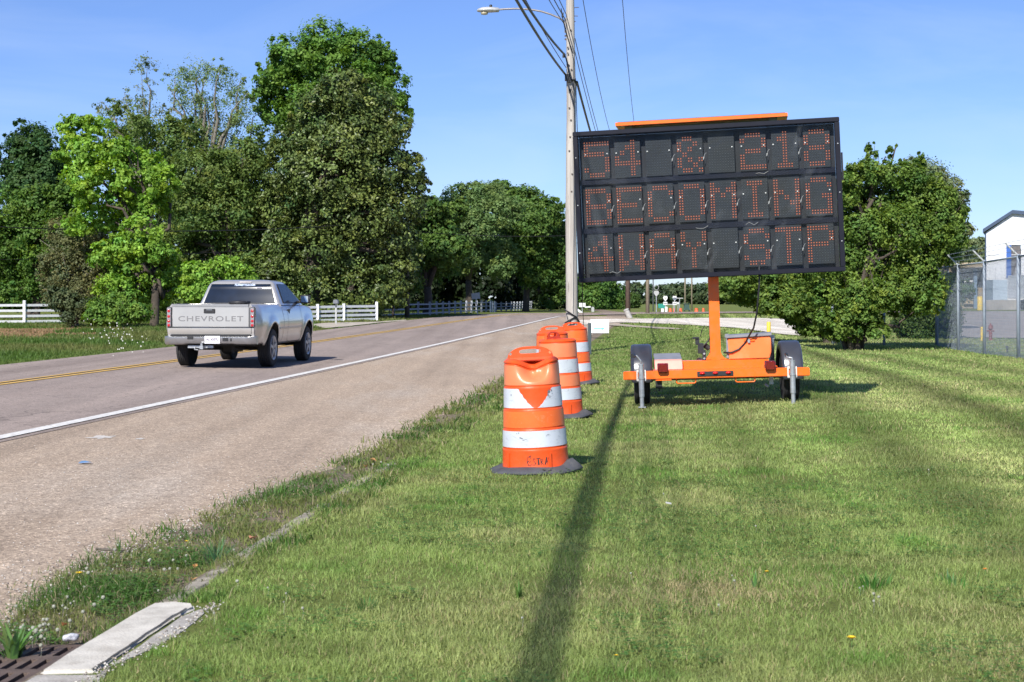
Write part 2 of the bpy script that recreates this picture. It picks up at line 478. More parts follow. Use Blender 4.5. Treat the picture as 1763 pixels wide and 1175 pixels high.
def strip(name, o1, o2, lift, mat, s0=0, s1=None, ncross=1, wob=0.0, kind='structure', label=None, parent=None, hide=None):
    s1 = s1 or len(PATH)
    rows = []
    P_, N_ = PATH[s0:s1], NRM[s0:s1]
    # densify
    t = np.linspace(0, len(P_) - 1, (len(P_) - 1) * 4 + 1)
    ii = np.floor(t).astype(int).clip(0, len(P_) - 2); fr = (t - ii)[:, None]
    Pd = P_[ii] * (1 - fr) + P_[ii + 1] * fr; Nd = N_[ii] * (1 - fr) + N_[ii + 1] * fr
    offs = np.linspace(o1, o2, ncross + 1)
    V = []
    for k, o in enumerate(offs):
        q = Pd + Nd * o
        if wob:
            q = q + Nd * ((vnoise(Pd[:, 0] + k * 9, Pd[:, 1], 0.9) - 0.5) * wob)[:, None]
        z = gz(q[:, 0], q[:, 1]) + lift + 0.00025 * np.maximum(q[:, 1], 0)
        V.append(np.stack([q[:, 0], q[:, 1], z], -1))
    V = np.array(V)                       # (nc+1, N, 3)
    nc, N = V.shape[0], V.shape[1]
    i, j = np.meshgrid(np.arange(nc - 1), np.arange(N - 1), indexing='ij')
    a = (i * N + j).ravel()
    F = np.stack([a, a + N, a + N + 1, a + 1], -1)
    o = mesh_np(name, V.reshape(-1, 3), F, mat, parent=parent, smooth=True)
    if kind: tag(o, label, None, None, kind)
    return o
W_L = U_LEFT - U_CENTRE           # -3.5
W_R = U_LINE - U_CENTRE           # +3.61
strip('road', W_L, W_R + 0.22, 0.014, M_ROAD, ncross=8, label='worn pinkish grey two lane road')
M_WHITE_PAINT = simple('road_paint_white', (0.62, 0.61, 0.58), 0.8, var=0.18, scale=30, bump=0.3, bscale=200, dirt=(0.3, 0.28, 0.26), dirt_scale=14, dirt_amt=0.75)
M_YELLOW_PAINT = simple('road_paint_yellow', (0.56, 0.34, 0.06), 0.8, var=0.2, scale=20, dirt=(0.3, 0.25, 0.2), dirt_scale=7, dirt_amt=0.7)
n_mid = int(np.argmax(PATH[:, 1] > 98))
strip('white_edge_line', W_R - 0.04, W_R + 0.12, 0.022, M_WHITE_PAINT, 0, n_mid, label='white edge line painted along the road')
strip('yellow_centre_line', -0.19, -0.08, 0.022, M_YELLOW_PAINT, label='left stripe of the double yellow centre line')
strip('yellow_centre_line', 0.06, 0.17, 0.022, M_YELLOW_PAINT, label='right stripe of the double yellow centre line')

EDGE_Y = [0, 6.6, 8, 9.5, 12, 15, 25, 60, 95]; EDGE_O = [0.02, 0.02, -0.20, -0.20, 0.02, 0.05, 0.05, 0.3, 1.4]
# shoulder: from the white line to a ragged edge at the grass
def shoulder():
    yy = np.concatenate([np.arange(-10, 45, 0.12), np.arange(45, 96, 1.0)])
    n_c = 10
    V = []
    for k in range(n_c + 1):
        t = k / n_c
        edge = U_SHOULDER + (vnoise(yy, yy * 0 + 5, 1.7) - 0.5) * 0.30 + (vnoise(yy, yy * 0 + 9, 0.3) - 0.5) * 0.10
        edge = edge + np.interp(yy, EDGE_Y, EDGE_O)
        u = (U_LINE + 0.2) * (1 - t) + edge * t
        x = u + KU * yy
        V.append(np.stack([x, yy, gz(x, yy) + 0.010 + 0.0002 * np.maximum(yy, 0) - (0.012 if k == n_c else 0)], -1))
    V = np.array(V); N = V.shape[1]
    i, j = np.meshgrid(np.arange(n_c), np.arange(N - 1), indexing='ij'); a = (i * N + j).ravel()
    tag(mesh_np('shoulder', V.reshape(-1, 3), np.stack([a, a + N, a + N + 1, a + 1], -1), M_SHOULDER, smooth=True),
        'tan chip seal road shoulder beside the grass', None, None, 'structure')
shoulder()

def flat_poly(name, pts, lift, mat, label, sub=0.8, wob=0.15):
    """an outline on the ground, filled with a grid that follows the terrain"""
    bm = bmesh.new()
    # ragged outline
    out = []
    for k in range(len(pts)):
        a, b = pts[k], pts[(k + 1) % len(pts)]
        n_ = max(2, int((Vector(b).xy - Vector(a).xy).length / (sub * 1.5)))
        for q in range(n_):
            t = q / n_
            x = a[0] + (b[0] - a[0]) * t; y = a[1] + (b[1] - a[1]) * t
            out.append((x + float(vnoise(x, y, 0.9) - 0.5) * wob, y + float(vnoise(y, x, 1.1) - 0.5) * wob * 2))
    vs = [bm.verts.new((x, y, 0)) for x, y in out]
    bm.faces.new(vs)
    xs = [p[0] for p in out]; ysn = [p[1] for p in out]
    st = max(sub, (max(ysn) - min(ysn)) / 60)
    for x in np.arange(min(xs) + st, max(xs), st):
        bmesh.ops.bisect_plane(bm, geom=bm.verts[:] + bm.edges[:] + bm.faces[:], plane_co=(x, 0, 0), plane_no=(1, 0, 0))
    for y in np.arange(min(ysn) + st, max(ysn), st):
        bmesh.ops.bisect_plane(bm, geom=bm.verts[:] + bm.edges[:] + bm.faces[:], plane_co=(0, y, 0), plane_no=(0, 1, 0))
    for vv in bm.verts: vv.co.z = g1(vv.co.x, vv.co.y) + lift + 0.0003 * vv.co.y
    bmesh.ops.recalc_face_normals(bm, faces=bm.faces)
    me = bpy.data.meshes.new(name); bm.to_mesh(me); bm.free()
    me.materials.append(mat)
    o = bpy.data.objects.new(name, me); COL.objects.link(o)
    return tag(o, label, None, None, 'structure')

drive = [(985, 553), (1040, 551.5), (1110, 550), (1200, 549), (1300, 549), (1400, 552), (1480, 558), (1480, 578), (1400, 580), (1355, 578), (1300, 571), (1270, 566), (1190, 561), (1110, 557.5), (1060, 557), (990, 562)]
flat_poly('gravel_drive', [G(*q) for q in drive], 0.02, M_GRAVEL, 'pale gravel drive crossing the grass behind the trailer', sub=0.9, wob=0.3)
rut = [(1048, 558), (1090, 562), (1135, 565), (1175, 567.5), (1165, 568.6), (1130, 567.5), (1085, 564.5), (1046, 562)]
flat_poly('path', [G(*q) for q in rut], 0.022, simple('bare_track', (0.34, 0.29, 0.22), 0.95, var=0.3, scale=3), 'thin bare track curving off the gravel drive', sub=0.8, wob=0.3)
lot = [(1641, 583), (1638, 560), (1646, 545), (1660, 539.5), (1700, 537.5), (1900, 537), (2300, 537), (2300, 560), (1900, 586)]
flat_poly('yard_pavement', [G(*q) for q in lot], 0.03, M_LOT, 'pale paved yard behind the chain link fence', sub=1.5, wob=0.1)
gr2 = [(528, 561), (560, 557.8), (650, 555.6), (700, 552), (700, 553.2), (652, 557.4), (600, 563.5), (560, 566.5)]
flat_poly('gravel_patch', [G(*q) for q in gr2], 0.02, simple('pale_dirt', (0.38, 0.34, 0.28), 0.95, var=0.25, scale=2), 'pale gravel patch on the far verge by the white fence', sub=1.0, wob=0.2)

# repair patch and stains on shoulder
M_STAIN = simple('white_spill', (0.46, 0.43, 0.39), 0.9, var=0.2, scale=12)
def blob(name, px, py, rx, ry, mat, label, lift=0.016, seed=0, kind='structure', extra=0.0):
    c = G(px, py); rr = random.Random(seed); m = MB(); pts = []
    for k in range(40):
        a = 2 * math.pi * k / 40
        q = 0.62 + 0.38 * math.sin(3 * a + seed) * math.cos(2 * a + seed * 2) + rr.uniform(-.1, .1)
        x = c.x + rx * q * math.cos(a); y = c.y + ry * q * math.sin(a)
        pts.append((x, y, g1(x, y) + lift))
    m.add([(c.x, c.y, g1(c.x, c.y) + lift)] + pts, [(0, k + 1, (k + 1) % 40 + 1) for k in range(40)])
    o = m.build(name, mat)
    return tag(o, label, None, None, kind)
blob('paint_spill', 178, 756, 0.17, 0.26, M_STAIN, 'larger faint white paint spill on the road shoulder', seed=1)
blob('paint_spill', 240, 758, 0.06, 0.12, M_STAIN, 'small faint white paint spill on the road shoulder', seed=4)
M_TAR = simple('tar_patch', (0.105, 0.10, 0.10), 0.8, var=0.3, scale=14)
blob('tar_patch', 828, 583, 0.9, 1.1, simple('tar_patch_pale', (0.2, 0.18, 0.17), 0.9, var=0.3, scale=9), 'dark repair patch on the shoulder beyond the drums', seed=3)

# ------------------------------------------------------------------ kerb, inlet slab, drain grate
M_CONC = simple('kerb_concrete', (0.50, 0.475, 0.42), 0.92, var=0.16, scale=6, bump=0.5, bscale=90, dirt=(0.24, 0.21, 0.17), dirt_scale=5, dirt_amt=0.6)
M_CONC_OLD = simple('kerb_concrete_old', (0.30, 0.27, 0.22), 0.95, var=0.3, scale=9, bump=0.8, bscale=60, dirt=(0.10, 0.085, 0.06), dirt_scale=7, dirt_amt=0.9)
def kerb_run(y0, y1, u0, u1, zt, name, mat, label, step=0.15, rough_e=0.012):
    yy = np.arange(y0, y1 + 1e-6, step)
    prof = [(u0, -0.06), (u0, zt - 0.012), (u0 + 0.02, zt), (u1 - 0.015, zt + 0.004), (u1, zt - 0.01), (u1, -0.06)]
    m = MB(); vs = []
    for y in yy:
        for (u, z) in prof:
            j = (float(vnoise(y * 3, u * 10, 0.4)) - 0.5) * rough_e
            x = u - 0.04 * min(max((y - 7) / 4, 0), 1) + KU * y + j
            vs.append((x, y, g1(u + KU * y, y) + z + j * 0.5))
    n_ = len(prof); fs = []
    for i in range(len(yy) - 1):
        for k in range(n_ - 1):
            fs.append((i * n_ + k, i * n_ + k + 1, (i + 1) * n_ + k + 1, (i + 1) * n_ + k))
    fs.append(tuple(range(n_))); fs.append(tuple((len(yy) - 1) * n_ + k for k in range(n_ - 1, -1, -1)))
    m.add(vs, fs)
    return tag(m.build(name, mat, smooth=False), label, None, None, 'structure')
kerb_run(7.03, 13.0, -2.285, -2.175, 0.006, 'kerb', M_CONC_OLD, 'weathered kerb half sunk under grass', 0.12, 0.03)

def inlet():
    root = empty('inlet_slab', (0, 0, 0))
    tag(root, 'pale cracked concrete inlet slab beside the drain grate', 'slab')
    m = MB()
    # top outline traced in (u, y), with real thickness
    out = [(-2.277, 5.70), (-2.290, 6.0), (-2.288, 6.4), (-2.292, 6.75), (-2.28, 6.97), (-2.20, 7.01), (-2.10, 6.97), (-2.065, 6.88),
           (-2.098, 6.70), (-2.090, 6.5), (-2.094, 6.34), (-2.083, 6.15), (-2.088, 6.02), (-2.078, 5.72)]
    pts = [(u + KU * y, y) for u, y in out]
    m.prism(pts, -0.16, 0.014, 'z')
    m.build('slab', M_CONC, root, bevel=0.012, bseg=3)
    # lower broken shelf on the lawn side
    m = MB()
    out = [(-2.30, 5.0), (-2.285, 5.69), (-2.070, 5.69), (-2.076, 6.02), (-2.072, 6.15), (-2.083, 6.34), (-2.079, 6.5), (-2.087, 6.70), (-2.056, 6.87), (-2.03, 6.90), (-1.99, 6.80), (-1.975, 6.6), (-1.972, 6.42), (-1.985, 6.15), (-2.02, 5.95), (-2.05, 5.80), (-2.00, 5.6), (-2.02, 5.0)]
    m.prism([(u + KU * y, y) for u, y in out], -0.16, 0.004, 'z')
    m.build('broken_edge', M_CONC_OLD if False else simple('kerb_concrete_grey', (0.36, 0.34, 0.31), 0.93, var=0.2, scale=9, bump=0.7, bscale=70, dirt=(0.16, 0.14, 0.11), dirt_scale=8, dirt_amt=0.7), root, bevel=0.01)
    # crack between them
    m = MB(); a = []
    for k in range(16):
        y = 5.72 + k * 0.075
        a.append((-2.090 + random.uniform(-.004, .004) + KU * y, y, 0.0155))
    vs = []; 
    for k, q in enumerate(a):
        wd = 0.003 + 0.003 * random.random()
        vs += [(q[0] - wd, q[1], q[2]), (q[0] + wd, q[1], q[2])]
    m.add(vs, [(2 * k, 2 * k + 1, 2 * k + 3, 2 * k + 2) for k in range(len(a) - 1)])
    m.build('crack', simple('crack_dirt', (0.05, 0.045, 0.04), 0.95), root)
inlet()

def grate():
    root = empty('drain_grate', (0, 0, 0))
    tag(root, 'rusty iron drain grate with slots beside the concrete slab', 'grate')
    iron = simple('rusty_iron', (0.115, 0.082, 0.068), 0.75, metal=0.3, var=0.3, scale=12, bump=0.5, bscale=120, dirt=(0.16, 0.13, 0.11), dirt_scale=9, dirt_amt=0.6)
    m = MB()
    u_a, u_b = -2.93, -2.395; z0, z1 = -0.10, -0.062
    def bar(u0, u1, y0, y1):
        vs = []
        for z in (z0, z1):
            for (u, y) in ((u0, y0), (u1, y0), (u1, y1), (u0, y1)):
                vs.append((u + KU * y, y, z))
        m.add(vs, [(3, 2, 1, 0), (4, 5, 6, 7), (0, 1, 5, 4), (1, 2, 6, 5), (2, 3, 7, 6), (3, 0, 4, 7)])
    rows = [(6.27, 6.43), (6.05, 6.21), (5.83, 5.99), (5.61, 5.77), (5.39, 5.55), (5.17, 5.33)]
    webs = [6.115, 6.15]
    bar(u_a, u_b, 6.43, 6.475)
    for k, (ya, yb) in enumerate(rows):
        nxt = rows[k + 1][1] if k + 1 < len(rows) else 5.05
        bar(u_a, u_b, nxt, ya)
        uc = u_b
        e = u_b; n_ = 0
        while e > u_a + 0.02:
            lo = max(e - 0.030, u_a)
            bar(lo, e, ya, yb)
            e = e - 0.030 - 0.029
    m.build('bars', iron, root)
    m = MB()
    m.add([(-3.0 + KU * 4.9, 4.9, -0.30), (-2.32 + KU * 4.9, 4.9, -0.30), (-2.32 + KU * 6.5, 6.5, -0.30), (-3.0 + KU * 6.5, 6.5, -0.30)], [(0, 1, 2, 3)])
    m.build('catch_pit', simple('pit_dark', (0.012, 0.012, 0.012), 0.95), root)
grate()
# ================================================================== trees
M_BARK = simple('bark', (0.065, 0.052, 0.040), 0.95, var=0.35, scale=6, bump=0.8, bscale=25)
M_BARK_GREY = simple('bark_grey', (0.17, 0.155, 0.13), 0.95, var=0.3, scale=6, bump=0.8, bscale=25)
M_LEAF = leaf_mat('leaves', 0.55, 0.40, 0.25)
M_LEAF_GLOSS = leaf_mat('leaves_waxy', 0.42, 0.15, 0.30)

def leaf_cloud(cen, rad, n_clump, n_leaf, size, c_lo, c_hi, rng, up=0.5, spread=0.34, shell=(0.55, 1.0), squash=0.8, spike=0.0):
    """cen (k,3), rad (k,3): lobes. Clumps near each lobe's surface, leaves scattered round every clump."""
    cen = np.asarray(cen, float); rad = np.asarray(rad, float)
    wgt = (rad[:, 0] * rad[:, 2]); wgt = wgt / wgt.sum()
    li = rng.choice(len(cen), n_clump, p=wgt)
    d = rng.normal(size=(n_clump, 3)); d /= np.linalg.norm(d, axis=1)[:, None]
    r = rng.uniform(shell[0], shell[1], n_clump) ** 0.7
    cc = cen[li] + d * rad[li] * r[:, None]
    cs = rad[li].mean(1) * spread * rng.uniform(0.6, 1.4, n_clump)
    tone = rng.uniform(0, 1, n_clump)
    ci = np.repeat(np.arange(n_clump), n_leaf)
    N = len(ci)
    off = rng.normal(size=(N, 3)) * 0.5
    off[:, 2] *= squash
    if spike:
        off[:, 2] += np.abs(rng.normal(size=N)) * spike
    p = cc[ci] + off * cs[ci][:, None]
    outward = d[ci] + off * 0.5
    nrm = outward + rng.normal(size=(N, 3)) * 0.65 + np.array([0, 0, up])
    nrm /= np.linalg.norm(nrm, axis=1)[:, None]
    t = np.cross(nrm, rng.normal(size=(N, 3))); t /= np.linalg.norm(t, axis=1)[:, None] + 1e-9
    b = np.cross(nrm, t)
    s = size * rng.uniform(0.6, 1.3, N)[:, None]
    v0 = p - t * s * 0.5; v2 = p + t * s * 0.5
    v1 = p + b * s * 0.30 + nrm * s * 0.09; v3 = p - b * s * 0.30 + nrm * s * 0.09
    V = np.stack([v0, v1, v2, v3], 1).reshape(-1, 3)
    F = np.arange(4 * N).reshape(-1, 4)
    F = np.concatenate([F[:, [0, 1, 2]], F[:, [0, 2, 3]]])
    mixv = np.clip(tone[ci] * 0.65 + rng.uniform(0, 0.45, N), 0, 1)[:, None]
    C = np.asarray(c_lo) * (1 - mixv) + np.asarray(c_hi) * mixv
    warm = rng.normal(0, 0.10, n_clump)[ci][:, None]
    C = C * rng.uniform(0.8, 1.2, (N, 1)) * (1 + warm * np.array([1.0, 0.15, -0.6]))
    return V, F, np.repeat(C, 4, axis=0)

def limbs(m, base, cens, r0, rng, wig=0.5, up=0.45):
    base = Vector(base)
    for c in cens:
        c = Vector(c)
        n_ = 7; pts = []; rs = []
        for k in range(n_):
            t = k / (n_ - 1)
            q = base.lerp(c, t)
            q.z = base.z + (c.z - base.z) * (t ** up if up < 1 else t)
            if 0 < k: q += Vector(rng.normal(size=3) * wig * 0.18)
            pts.append(q); rs.append(max(r0 * (1 - t) ** 0.9 * 0.8, r0 * 0.06))
        m.tube(pts, rs, 5)

def tree(name, label, cat, lobes, Y, leaf, colors, n_clump, n_leaf, base_px=None, trunk_r=0.2, group=None, gloss=False, depth=0.7,
         seed=1, thick=0.0, bark=None, up=0.5, spread=0.34, shell=(0.55, 1.0), limb_n=9, spike=0.0, trunk_split=0.25, extra_trunks=0, ground=None):
    """lobes: (px, py, rx, ry) of the crown's masses as they stand at distance Y; each becomes a solid mass with its own depth"""
    rng = np.random.default_rng(seed)
    n_clump = int(n_clump * 1.3); n_leaf = int(n_leaf * 1.2); leaf = leaf * 0.86
    colors = tuple(tuple(q * 1.52 for q in c_) for c_ in colors)
    cen, rad = [], []
    for (px, py, rx, ry) in lobes:
        k = Y / FPX
        ww = rx * k; hh = ry * k
        c = P(px, py, Y)
        dj = rng.uniform(-1, 1) * thick
        s = (Y + dj) / Y                               # keeps its bearing
        cen.append((c.x * s, Y + dj, CAM_H + (c.z - CAM_H) * s)); rad.append((ww, max(ww, hh) * depth, hh))
        if thick:
            for q in range(1):
                dj2 = abs(rng.uniform(0.6, 1.3)) * thick + ww * 0.4
                cen.append((c.x + rng.uniform(-.3, .3) * ww, Y + dj2, c.z - 0.12 * hh)); rad.append((ww * 0.85, ww * depth, hh * 0.85))
    for (c_, r_) in list(zip(cen, rad)):                  # small side masses break up the outline
        for q in range(3):
            a = rng.uniform(-0.5, 3.64); e = rng.uniform(0.72, 1.02)
            cen.append((c_[0] + math.cos(a) * r_[0] * e, c_[1] + rng.uniform(-.6, .6) * r_[1], c_[2] + math.sin(a) * r_[2] * e))
            k_ = rng.uniform(0.22, 0.42); rad.append((r_[0] * k_, r_[0] * k_, r_[2] * k_ * rng.uniform(.8, 1.3)))
    V, F, C = leaf_cloud(cen, rad, n_clump, n_leaf, leaf, colors[0], colors[1], rng, up, spread, shell, spike=spike)
    bx, by = base_px if base_px else (sum(l[0] for l in lobes) / len(lobes), None)
    X0 = (bx - CX) / FPX * Y
    gzv = g1(X0, Y) if ground is None else ground
    root = empty(name, (X0, Y, gzv))
    tag(root, label, cat, group)
    V = V - np.array([X0, Y, gzv])
    V[:, 2] = np.maximum(V[:, 2], 0.02)
    mesh_np('crown', V, F, M_LEAF_GLOSS if gloss else M_LEAF, root, C)
    m = MB()
    cc = np.array(cen) - np.array([X0, Y, gzv])
    top = cc[:, 2].max() * trunk_split
    order = rng.permutation(len(cc))[:limb_n]
    m.tube([(0, 0, -0.2), (0.02, 0, 0.3), (trunk_r * .3, 0.05, top * 0.6), (0.02, 0.1, top)], [trunk_r * 1.35, trunk_r, trunk_r * .9, trunk_r * 0.8], 9)
    limbs(m, (0.02, 0.1, top * 0.95), [cc[i] for i in order], trunk_r * 0.8, rng, wig=1.2)
    for e in range(extra_trunks):
        a = rng.uniform(0, 6.28); tx = math.cos(a) * trunk_r * 1.6; ty = math.sin(a) * trunk_r * 1.6
        tgt = cc[order[e % len(order)]]
        m.tube([(tx, ty, -0.1), (tx * 1.6, ty * 1.6, top * 0.5), tuple(np.array(tgt) * 0.6 + np.array([0, 0, tgt[2] * 0.1])), tuple(tgt)], [trunk_r * 0.8, trunk_r * 0.6, trunk_r * .35, 0.02], 7)
    m.build('trunk', bark or M_BARK, root, smooth=True)
    return root

G_DARK = ((0.018, 0.040, 0.008), (0.060, 0.100, 0.022))
G_MAG = ((0.012, 0.026, 0.006), (0.110, 0.145, 0.038))
G_BRIGHT = ((0.034, 0.080, 0.014), (0.115, 0.205, 0.036))
G_VIVID = ((0.065, 0.135, 0.016), (0.200, 0.325, 0.050))
G_MID = ((0.030, 0.068, 0.014), (0.090, 0.150, 0.032))
G_GREY = ((0.075, 0.105, 0.050), (0.150, 0.185, 0.090))
G_OLIVE = ((0.032, 0.064, 0.014), (0.115, 0.165, 0.042))
G_BROWN = ((0.050, 0.060, 0.022), (0.135, 0.140, 0.060))

GL = 'trees beyond the far side of the road'
# tall bright tree behind the magnolia
tree('broadleaf_tree', 'tall bright green tree rising behind the dark magnolia, highest in the picture', 'tree',
     [(560, 68, 50, 38), (505, 96, 42, 34), (470, 125, 32, 35), (620, 88, 45, 36), (655, 108, 30, 36), (482, 150, 45, 38), (470, 185, 32, 30), (545, 115, 55, 42), (600, 125, 45, 34),
      (640, 160, 45, 40), (672, 150, 32, 40), (690, 195, 20, 30), (520, 185, 50, 45), (590, 180, 70, 50), (560, 260, 80, 70), (520, 330, 60, 70), (610, 330, 70, 70), (560, 430, 70, 60)],
     106, 0.30, G_BRIGHT, 1500, 46, (600, 552), 0.45, GL, depth=0.75, seed=21, thick=1.6, spread=0.30)
# magnolia
tree('magnolia_tree', 'huge dark glossy magnolia filling the middle of the left tree line', 'tree',
     [(590, 150, 42, 38), (560, 190, 52, 45), (630, 185, 52, 45), (665, 225, 40, 40), (600, 235, 70, 50), (530, 245, 52, 45), (500, 290, 50, 45), (575, 300, 80, 55), (655, 290, 60, 50),
      (706, 292, 28, 20), (715, 318, 24, 16), (690, 350, 45, 35), (620, 370, 75, 50), (545, 375, 70, 50), (485, 355, 50, 45), (462, 410, 42, 45), (530, 440, 65, 50), (610, 445, 75, 50), (675, 415, 45, 45),
      (480, 480, 50, 42), (560, 505, 70, 42), (640, 495, 55, 42), (690, 470, 30, 40), (520, 530, 50, 22), (600, 535, 60, 20)],
     88, 0.24, G_MAG, 2300, 40, (535, 560), 0.5, GL, gloss=True, depth=0.8, seed=22, thick=1.5, spread=0.27, limb_n=12)
# feathery pair
tree('slender_tree', 'thin sparse grey-green tree top left of the taller feathery crown', 'tree',
     [(245, 118, 22, 30), (240, 165, 30, 30), (262, 195, 32, 34), (225, 220, 34, 30), (190, 190, 30, 22), (165, 185, 20, 14), (260, 250, 45, 45), (210, 265, 45, 40), (250, 320, 50, 60)],
     98, 0.16, G_GREY, 260, 22, (250, 553), 0.22, GL, depth=0.8, seed=31, spread=0.36, bark=M_BARK_GREY, limb_n=18, shell=(0.2, 1.0), thick=0.8)
tree('slender_tree', 'feathery pale grey-green crown left of the tall bright tree', 'tree',
     [(345, 122, 38, 26), (312, 145, 32, 30), (385, 145, 34, 34), (410, 185, 28, 40), (330, 190, 48, 40), (380, 215, 50, 45), (300, 235, 40, 40), (350, 270, 60, 50), (410, 265, 36, 45), (330, 340, 60, 60), (390, 350, 50, 60)],
     97, 0.15, ((0.075, 0.12, 0.035), (0.150, 0.205, 0.075)), 720, 26, (350, 553), 0.3, GL, depth=0.8, seed=32, spread=0.36, bark=M_BARK_GREY, limb_n=22, shell=(0.2, 1.0), thick=1.0)
# far left dark round
tree('round_tree', 'dark round tree at the far left, standing behind the others against the sky', 'tree',
     [(52, 240, 36, 26), (28, 272, 30, 34), (75, 270, 38, 34), (20, 315, 32, 34), (60, 320, 48, 40), (95, 310, 30, 40), (60, 380, 50, 50)],
     118, 0.30, ((0.016, 0.045, 0.014), (0.048, 0.095, 0.028)), 800, 40, (55, 548), 0.4, GL, depth=0.8, seed=41, thick=1.5)
tree('bushy_tree', 'mid green bushy tree above the white fence at the left edge', 'tree',
     [(15, 360, 48, 36), (70, 352, 48, 30), (115, 345, 40, 30), (15, 410, 42, 42), (70, 410, 45, 42), (112, 400, 35, 42), (25, 465, 42, 40), (80, 465, 42, 38), (60, 505, 50, 26), (10, 510, 30, 24), (115, 455, 35, 40), (-40, 420, 50, 80)],
     97, 0.25, ((0.028, 0.065, 0.012), (0.095, 0.165, 0.030)), 1100, 40, (60, 555), 0.3, GL, depth=0.8, seed=42, thick=1.5)
# bright maple in front
tree('maple_tree', 'vivid light green maple nearest the road, left of the truck', 'tree',
     [(132, 222, 34, 22), (170, 215, 26, 18), (115, 258, 26, 26), (150, 262, 34, 26), (195, 258, 28, 22), (228, 272, 32, 22), (262, 285, 30, 20), (140, 300, 32, 24), (192, 302, 38, 24), (245, 318, 40, 24),
      (285, 312, 22, 22), (262, 350, 36, 24), (210, 345, 34, 24), (148, 332, 26, 22), (165, 375, 42, 24), (125, 388, 26, 18), (245, 395, 40, 22), (215, 425, 42, 24), (262, 430, 34, 22), (225, 465, 46, 26),
      (285, 470, 34, 26), (180, 440, 30, 22), (200, 500, 40, 26), (262, 505, 40, 24)],
     70, 0.21, G_VIVID, 1100, 34, (265, 565), 0.2, GL, depth=0.75, seed=51, spread=0.30, limb_n=16, thick=0.8)
tree('olive_tree', 'olive green mixed thicket tree between the maple and the magnolia', 'tree',
     [(300, 250, 45, 50), (350, 300, 55, 55), (415, 290, 45, 50), (445, 340, 45, 60), (385, 360, 55, 50), (320, 360, 50, 50), (420, 420, 55, 50), (350, 430, 60, 50), (300, 430, 45, 45), (440, 480, 45, 45), (380, 490, 60, 45), (315, 500, 50, 40), (450, 250, 30, 40), (220, 220, 45, 40), (270, 480, 50, 60)],
     90, 0.22, G_OLIVE, 1600, 38, (400, 556), 0.3, GL, depth=0.8, seed=52, spread=0.30, limb_n=14, thick=1.5)
tree('shrub', 'brownish twiggy shrub growing through the end of the white fence', 'shrub',
     [(105, 400, 28, 26), (120, 435, 40, 34), (150, 460, 42, 36), (105, 470, 36, 36), (140, 505, 46, 30), (100, 505, 28, 26), (185, 500, 40, 30), (170, 430, 34, 30)],
     72, 0.13, G_BROWN, 520, 34, (130, 558), 0.12, GL, depth=0.8, seed=53, spread=0.34, bark=M_BARK_GREY, limb_n=14)
tree('shrub', 'dark leafy shrub covering the broken end rails of the white fence', 'shrub',
     [(112, 520, 26, 20), (140, 528, 22, 18), (96, 505, 18, 14), (125, 545, 22, 12)],
     70, 0.15, ((0.02, 0.035, 0.012), (0.09, 0.11, 0.05)), 150, 30, (125, 560), 0.08, GL, depth=0.8, seed=54)
tree('shrub', 'bright green low shrub at the foot of the maple', 'shrub',
     [(175, 535, 26, 20), (205, 528, 30, 24), (235, 538, 26, 18), (160, 548, 18, 10), (190, 550, 34, 10)],
     68, 0.15, G_BRIGHT, 260, 34, (200, 565), 0.06, GL, depth=0.8, seed=55)
tree('sapling', 'bright drooping maple sapling just above the truck cab', 'tree',
     [(345, 475, 34, 18), (385, 462, 32, 16), (415, 478, 26, 20), (365, 498, 36, 16), (405, 505, 30, 16), (330, 505, 22, 18)],
     60, 0.16, G_VIVID, 300, 30, (395, 575), 0.07, GL, depth=0.8, seed=56, limb_n=10)
# right of the magnolia: shaded wood
tree('broadleaf_tree', 'shaded tree filling the dark gap right of the magnolia', 'tree',
     [(728, 360, 32, 24), (765, 368, 22, 20), (786, 362, 20, 18), (745, 400, 36, 34), (715, 430, 36, 40), (765, 430, 36, 30), (700, 470, 26, 36), (745, 455, 40, 22)],
     101, 0.28, G_MID, 900, 38, (735, 545), 0.3, GL, depth=0.8, seed=61, thick=1.5)
tree('broadleaf_tree', 'feathery rounded tree left of the group beyond the leaning road sign', 'tree',
     [(800, 345, 36, 26), (775, 375, 30, 30), (835, 335, 36, 20), (850, 365, 44, 32), (805, 395, 46, 34), (790, 435, 40, 30), (840, 435, 46, 30), (862, 462, 24, 18), (800, 452, 26, 20)],
     119, 0.24, ((0.045, 0.085, 0.024), (0.135, 0.200, 0.070)), 1100, 38, (806, 541), 0.28, GL, depth=0.8, seed=62, thick=2.0, spread=0.30)
tree('broadleaf_tree', 'rounded dark green tree standing just left of the near utility pole', 'tree',
     [(862, 325, 24, 14), (900, 345, 36, 24), (935, 365, 34, 26), (955, 400, 26, 34), (905, 390, 46, 36), (890, 435, 46, 32), (945, 440, 40, 36), (964, 480, 24, 34), (918, 478, 28, 22), (870, 345, 30, 22), (950, 515, 22, 14)],
     126, 0.30, G_MID, 1200, 38, (905, 540), 0.28, GL, depth=0.8, seed=63, thick=2.0, spread=0.30)
tree('broadleaf_tree', 'mid green tree showing under the sign board, right of the near pole', 'tree',
     [(1000, 490, 24, 18), (1030, 490, 26, 16), (1052, 505, 22, 20), (1015, 515, 34, 22), (1045, 525, 26, 12), (995, 522, 24, 16), (975, 505, 18, 26)],
     150, 0.30, ((0.030, 0.075, 0.014), (0.085, 0.160, 0.035)), 500, 36, (1020, 540), 0.3, 'trees beyond the bend of the road', depth=0.8, seed=64, thick=1.5)
tree('broadleaf_tree', 'small dark tree under the sign board beside the brown pole', 'tree',
     [(1066, 512, 14, 16), (1078, 522, 16, 14), (1090, 518, 12, 14), (1068, 532, 18, 8)],
     165, 0.30, G_DARK, 200, 34, (1075, 539), 0.2, 'trees beyond the bend of the road', depth=0.8, seed=65)

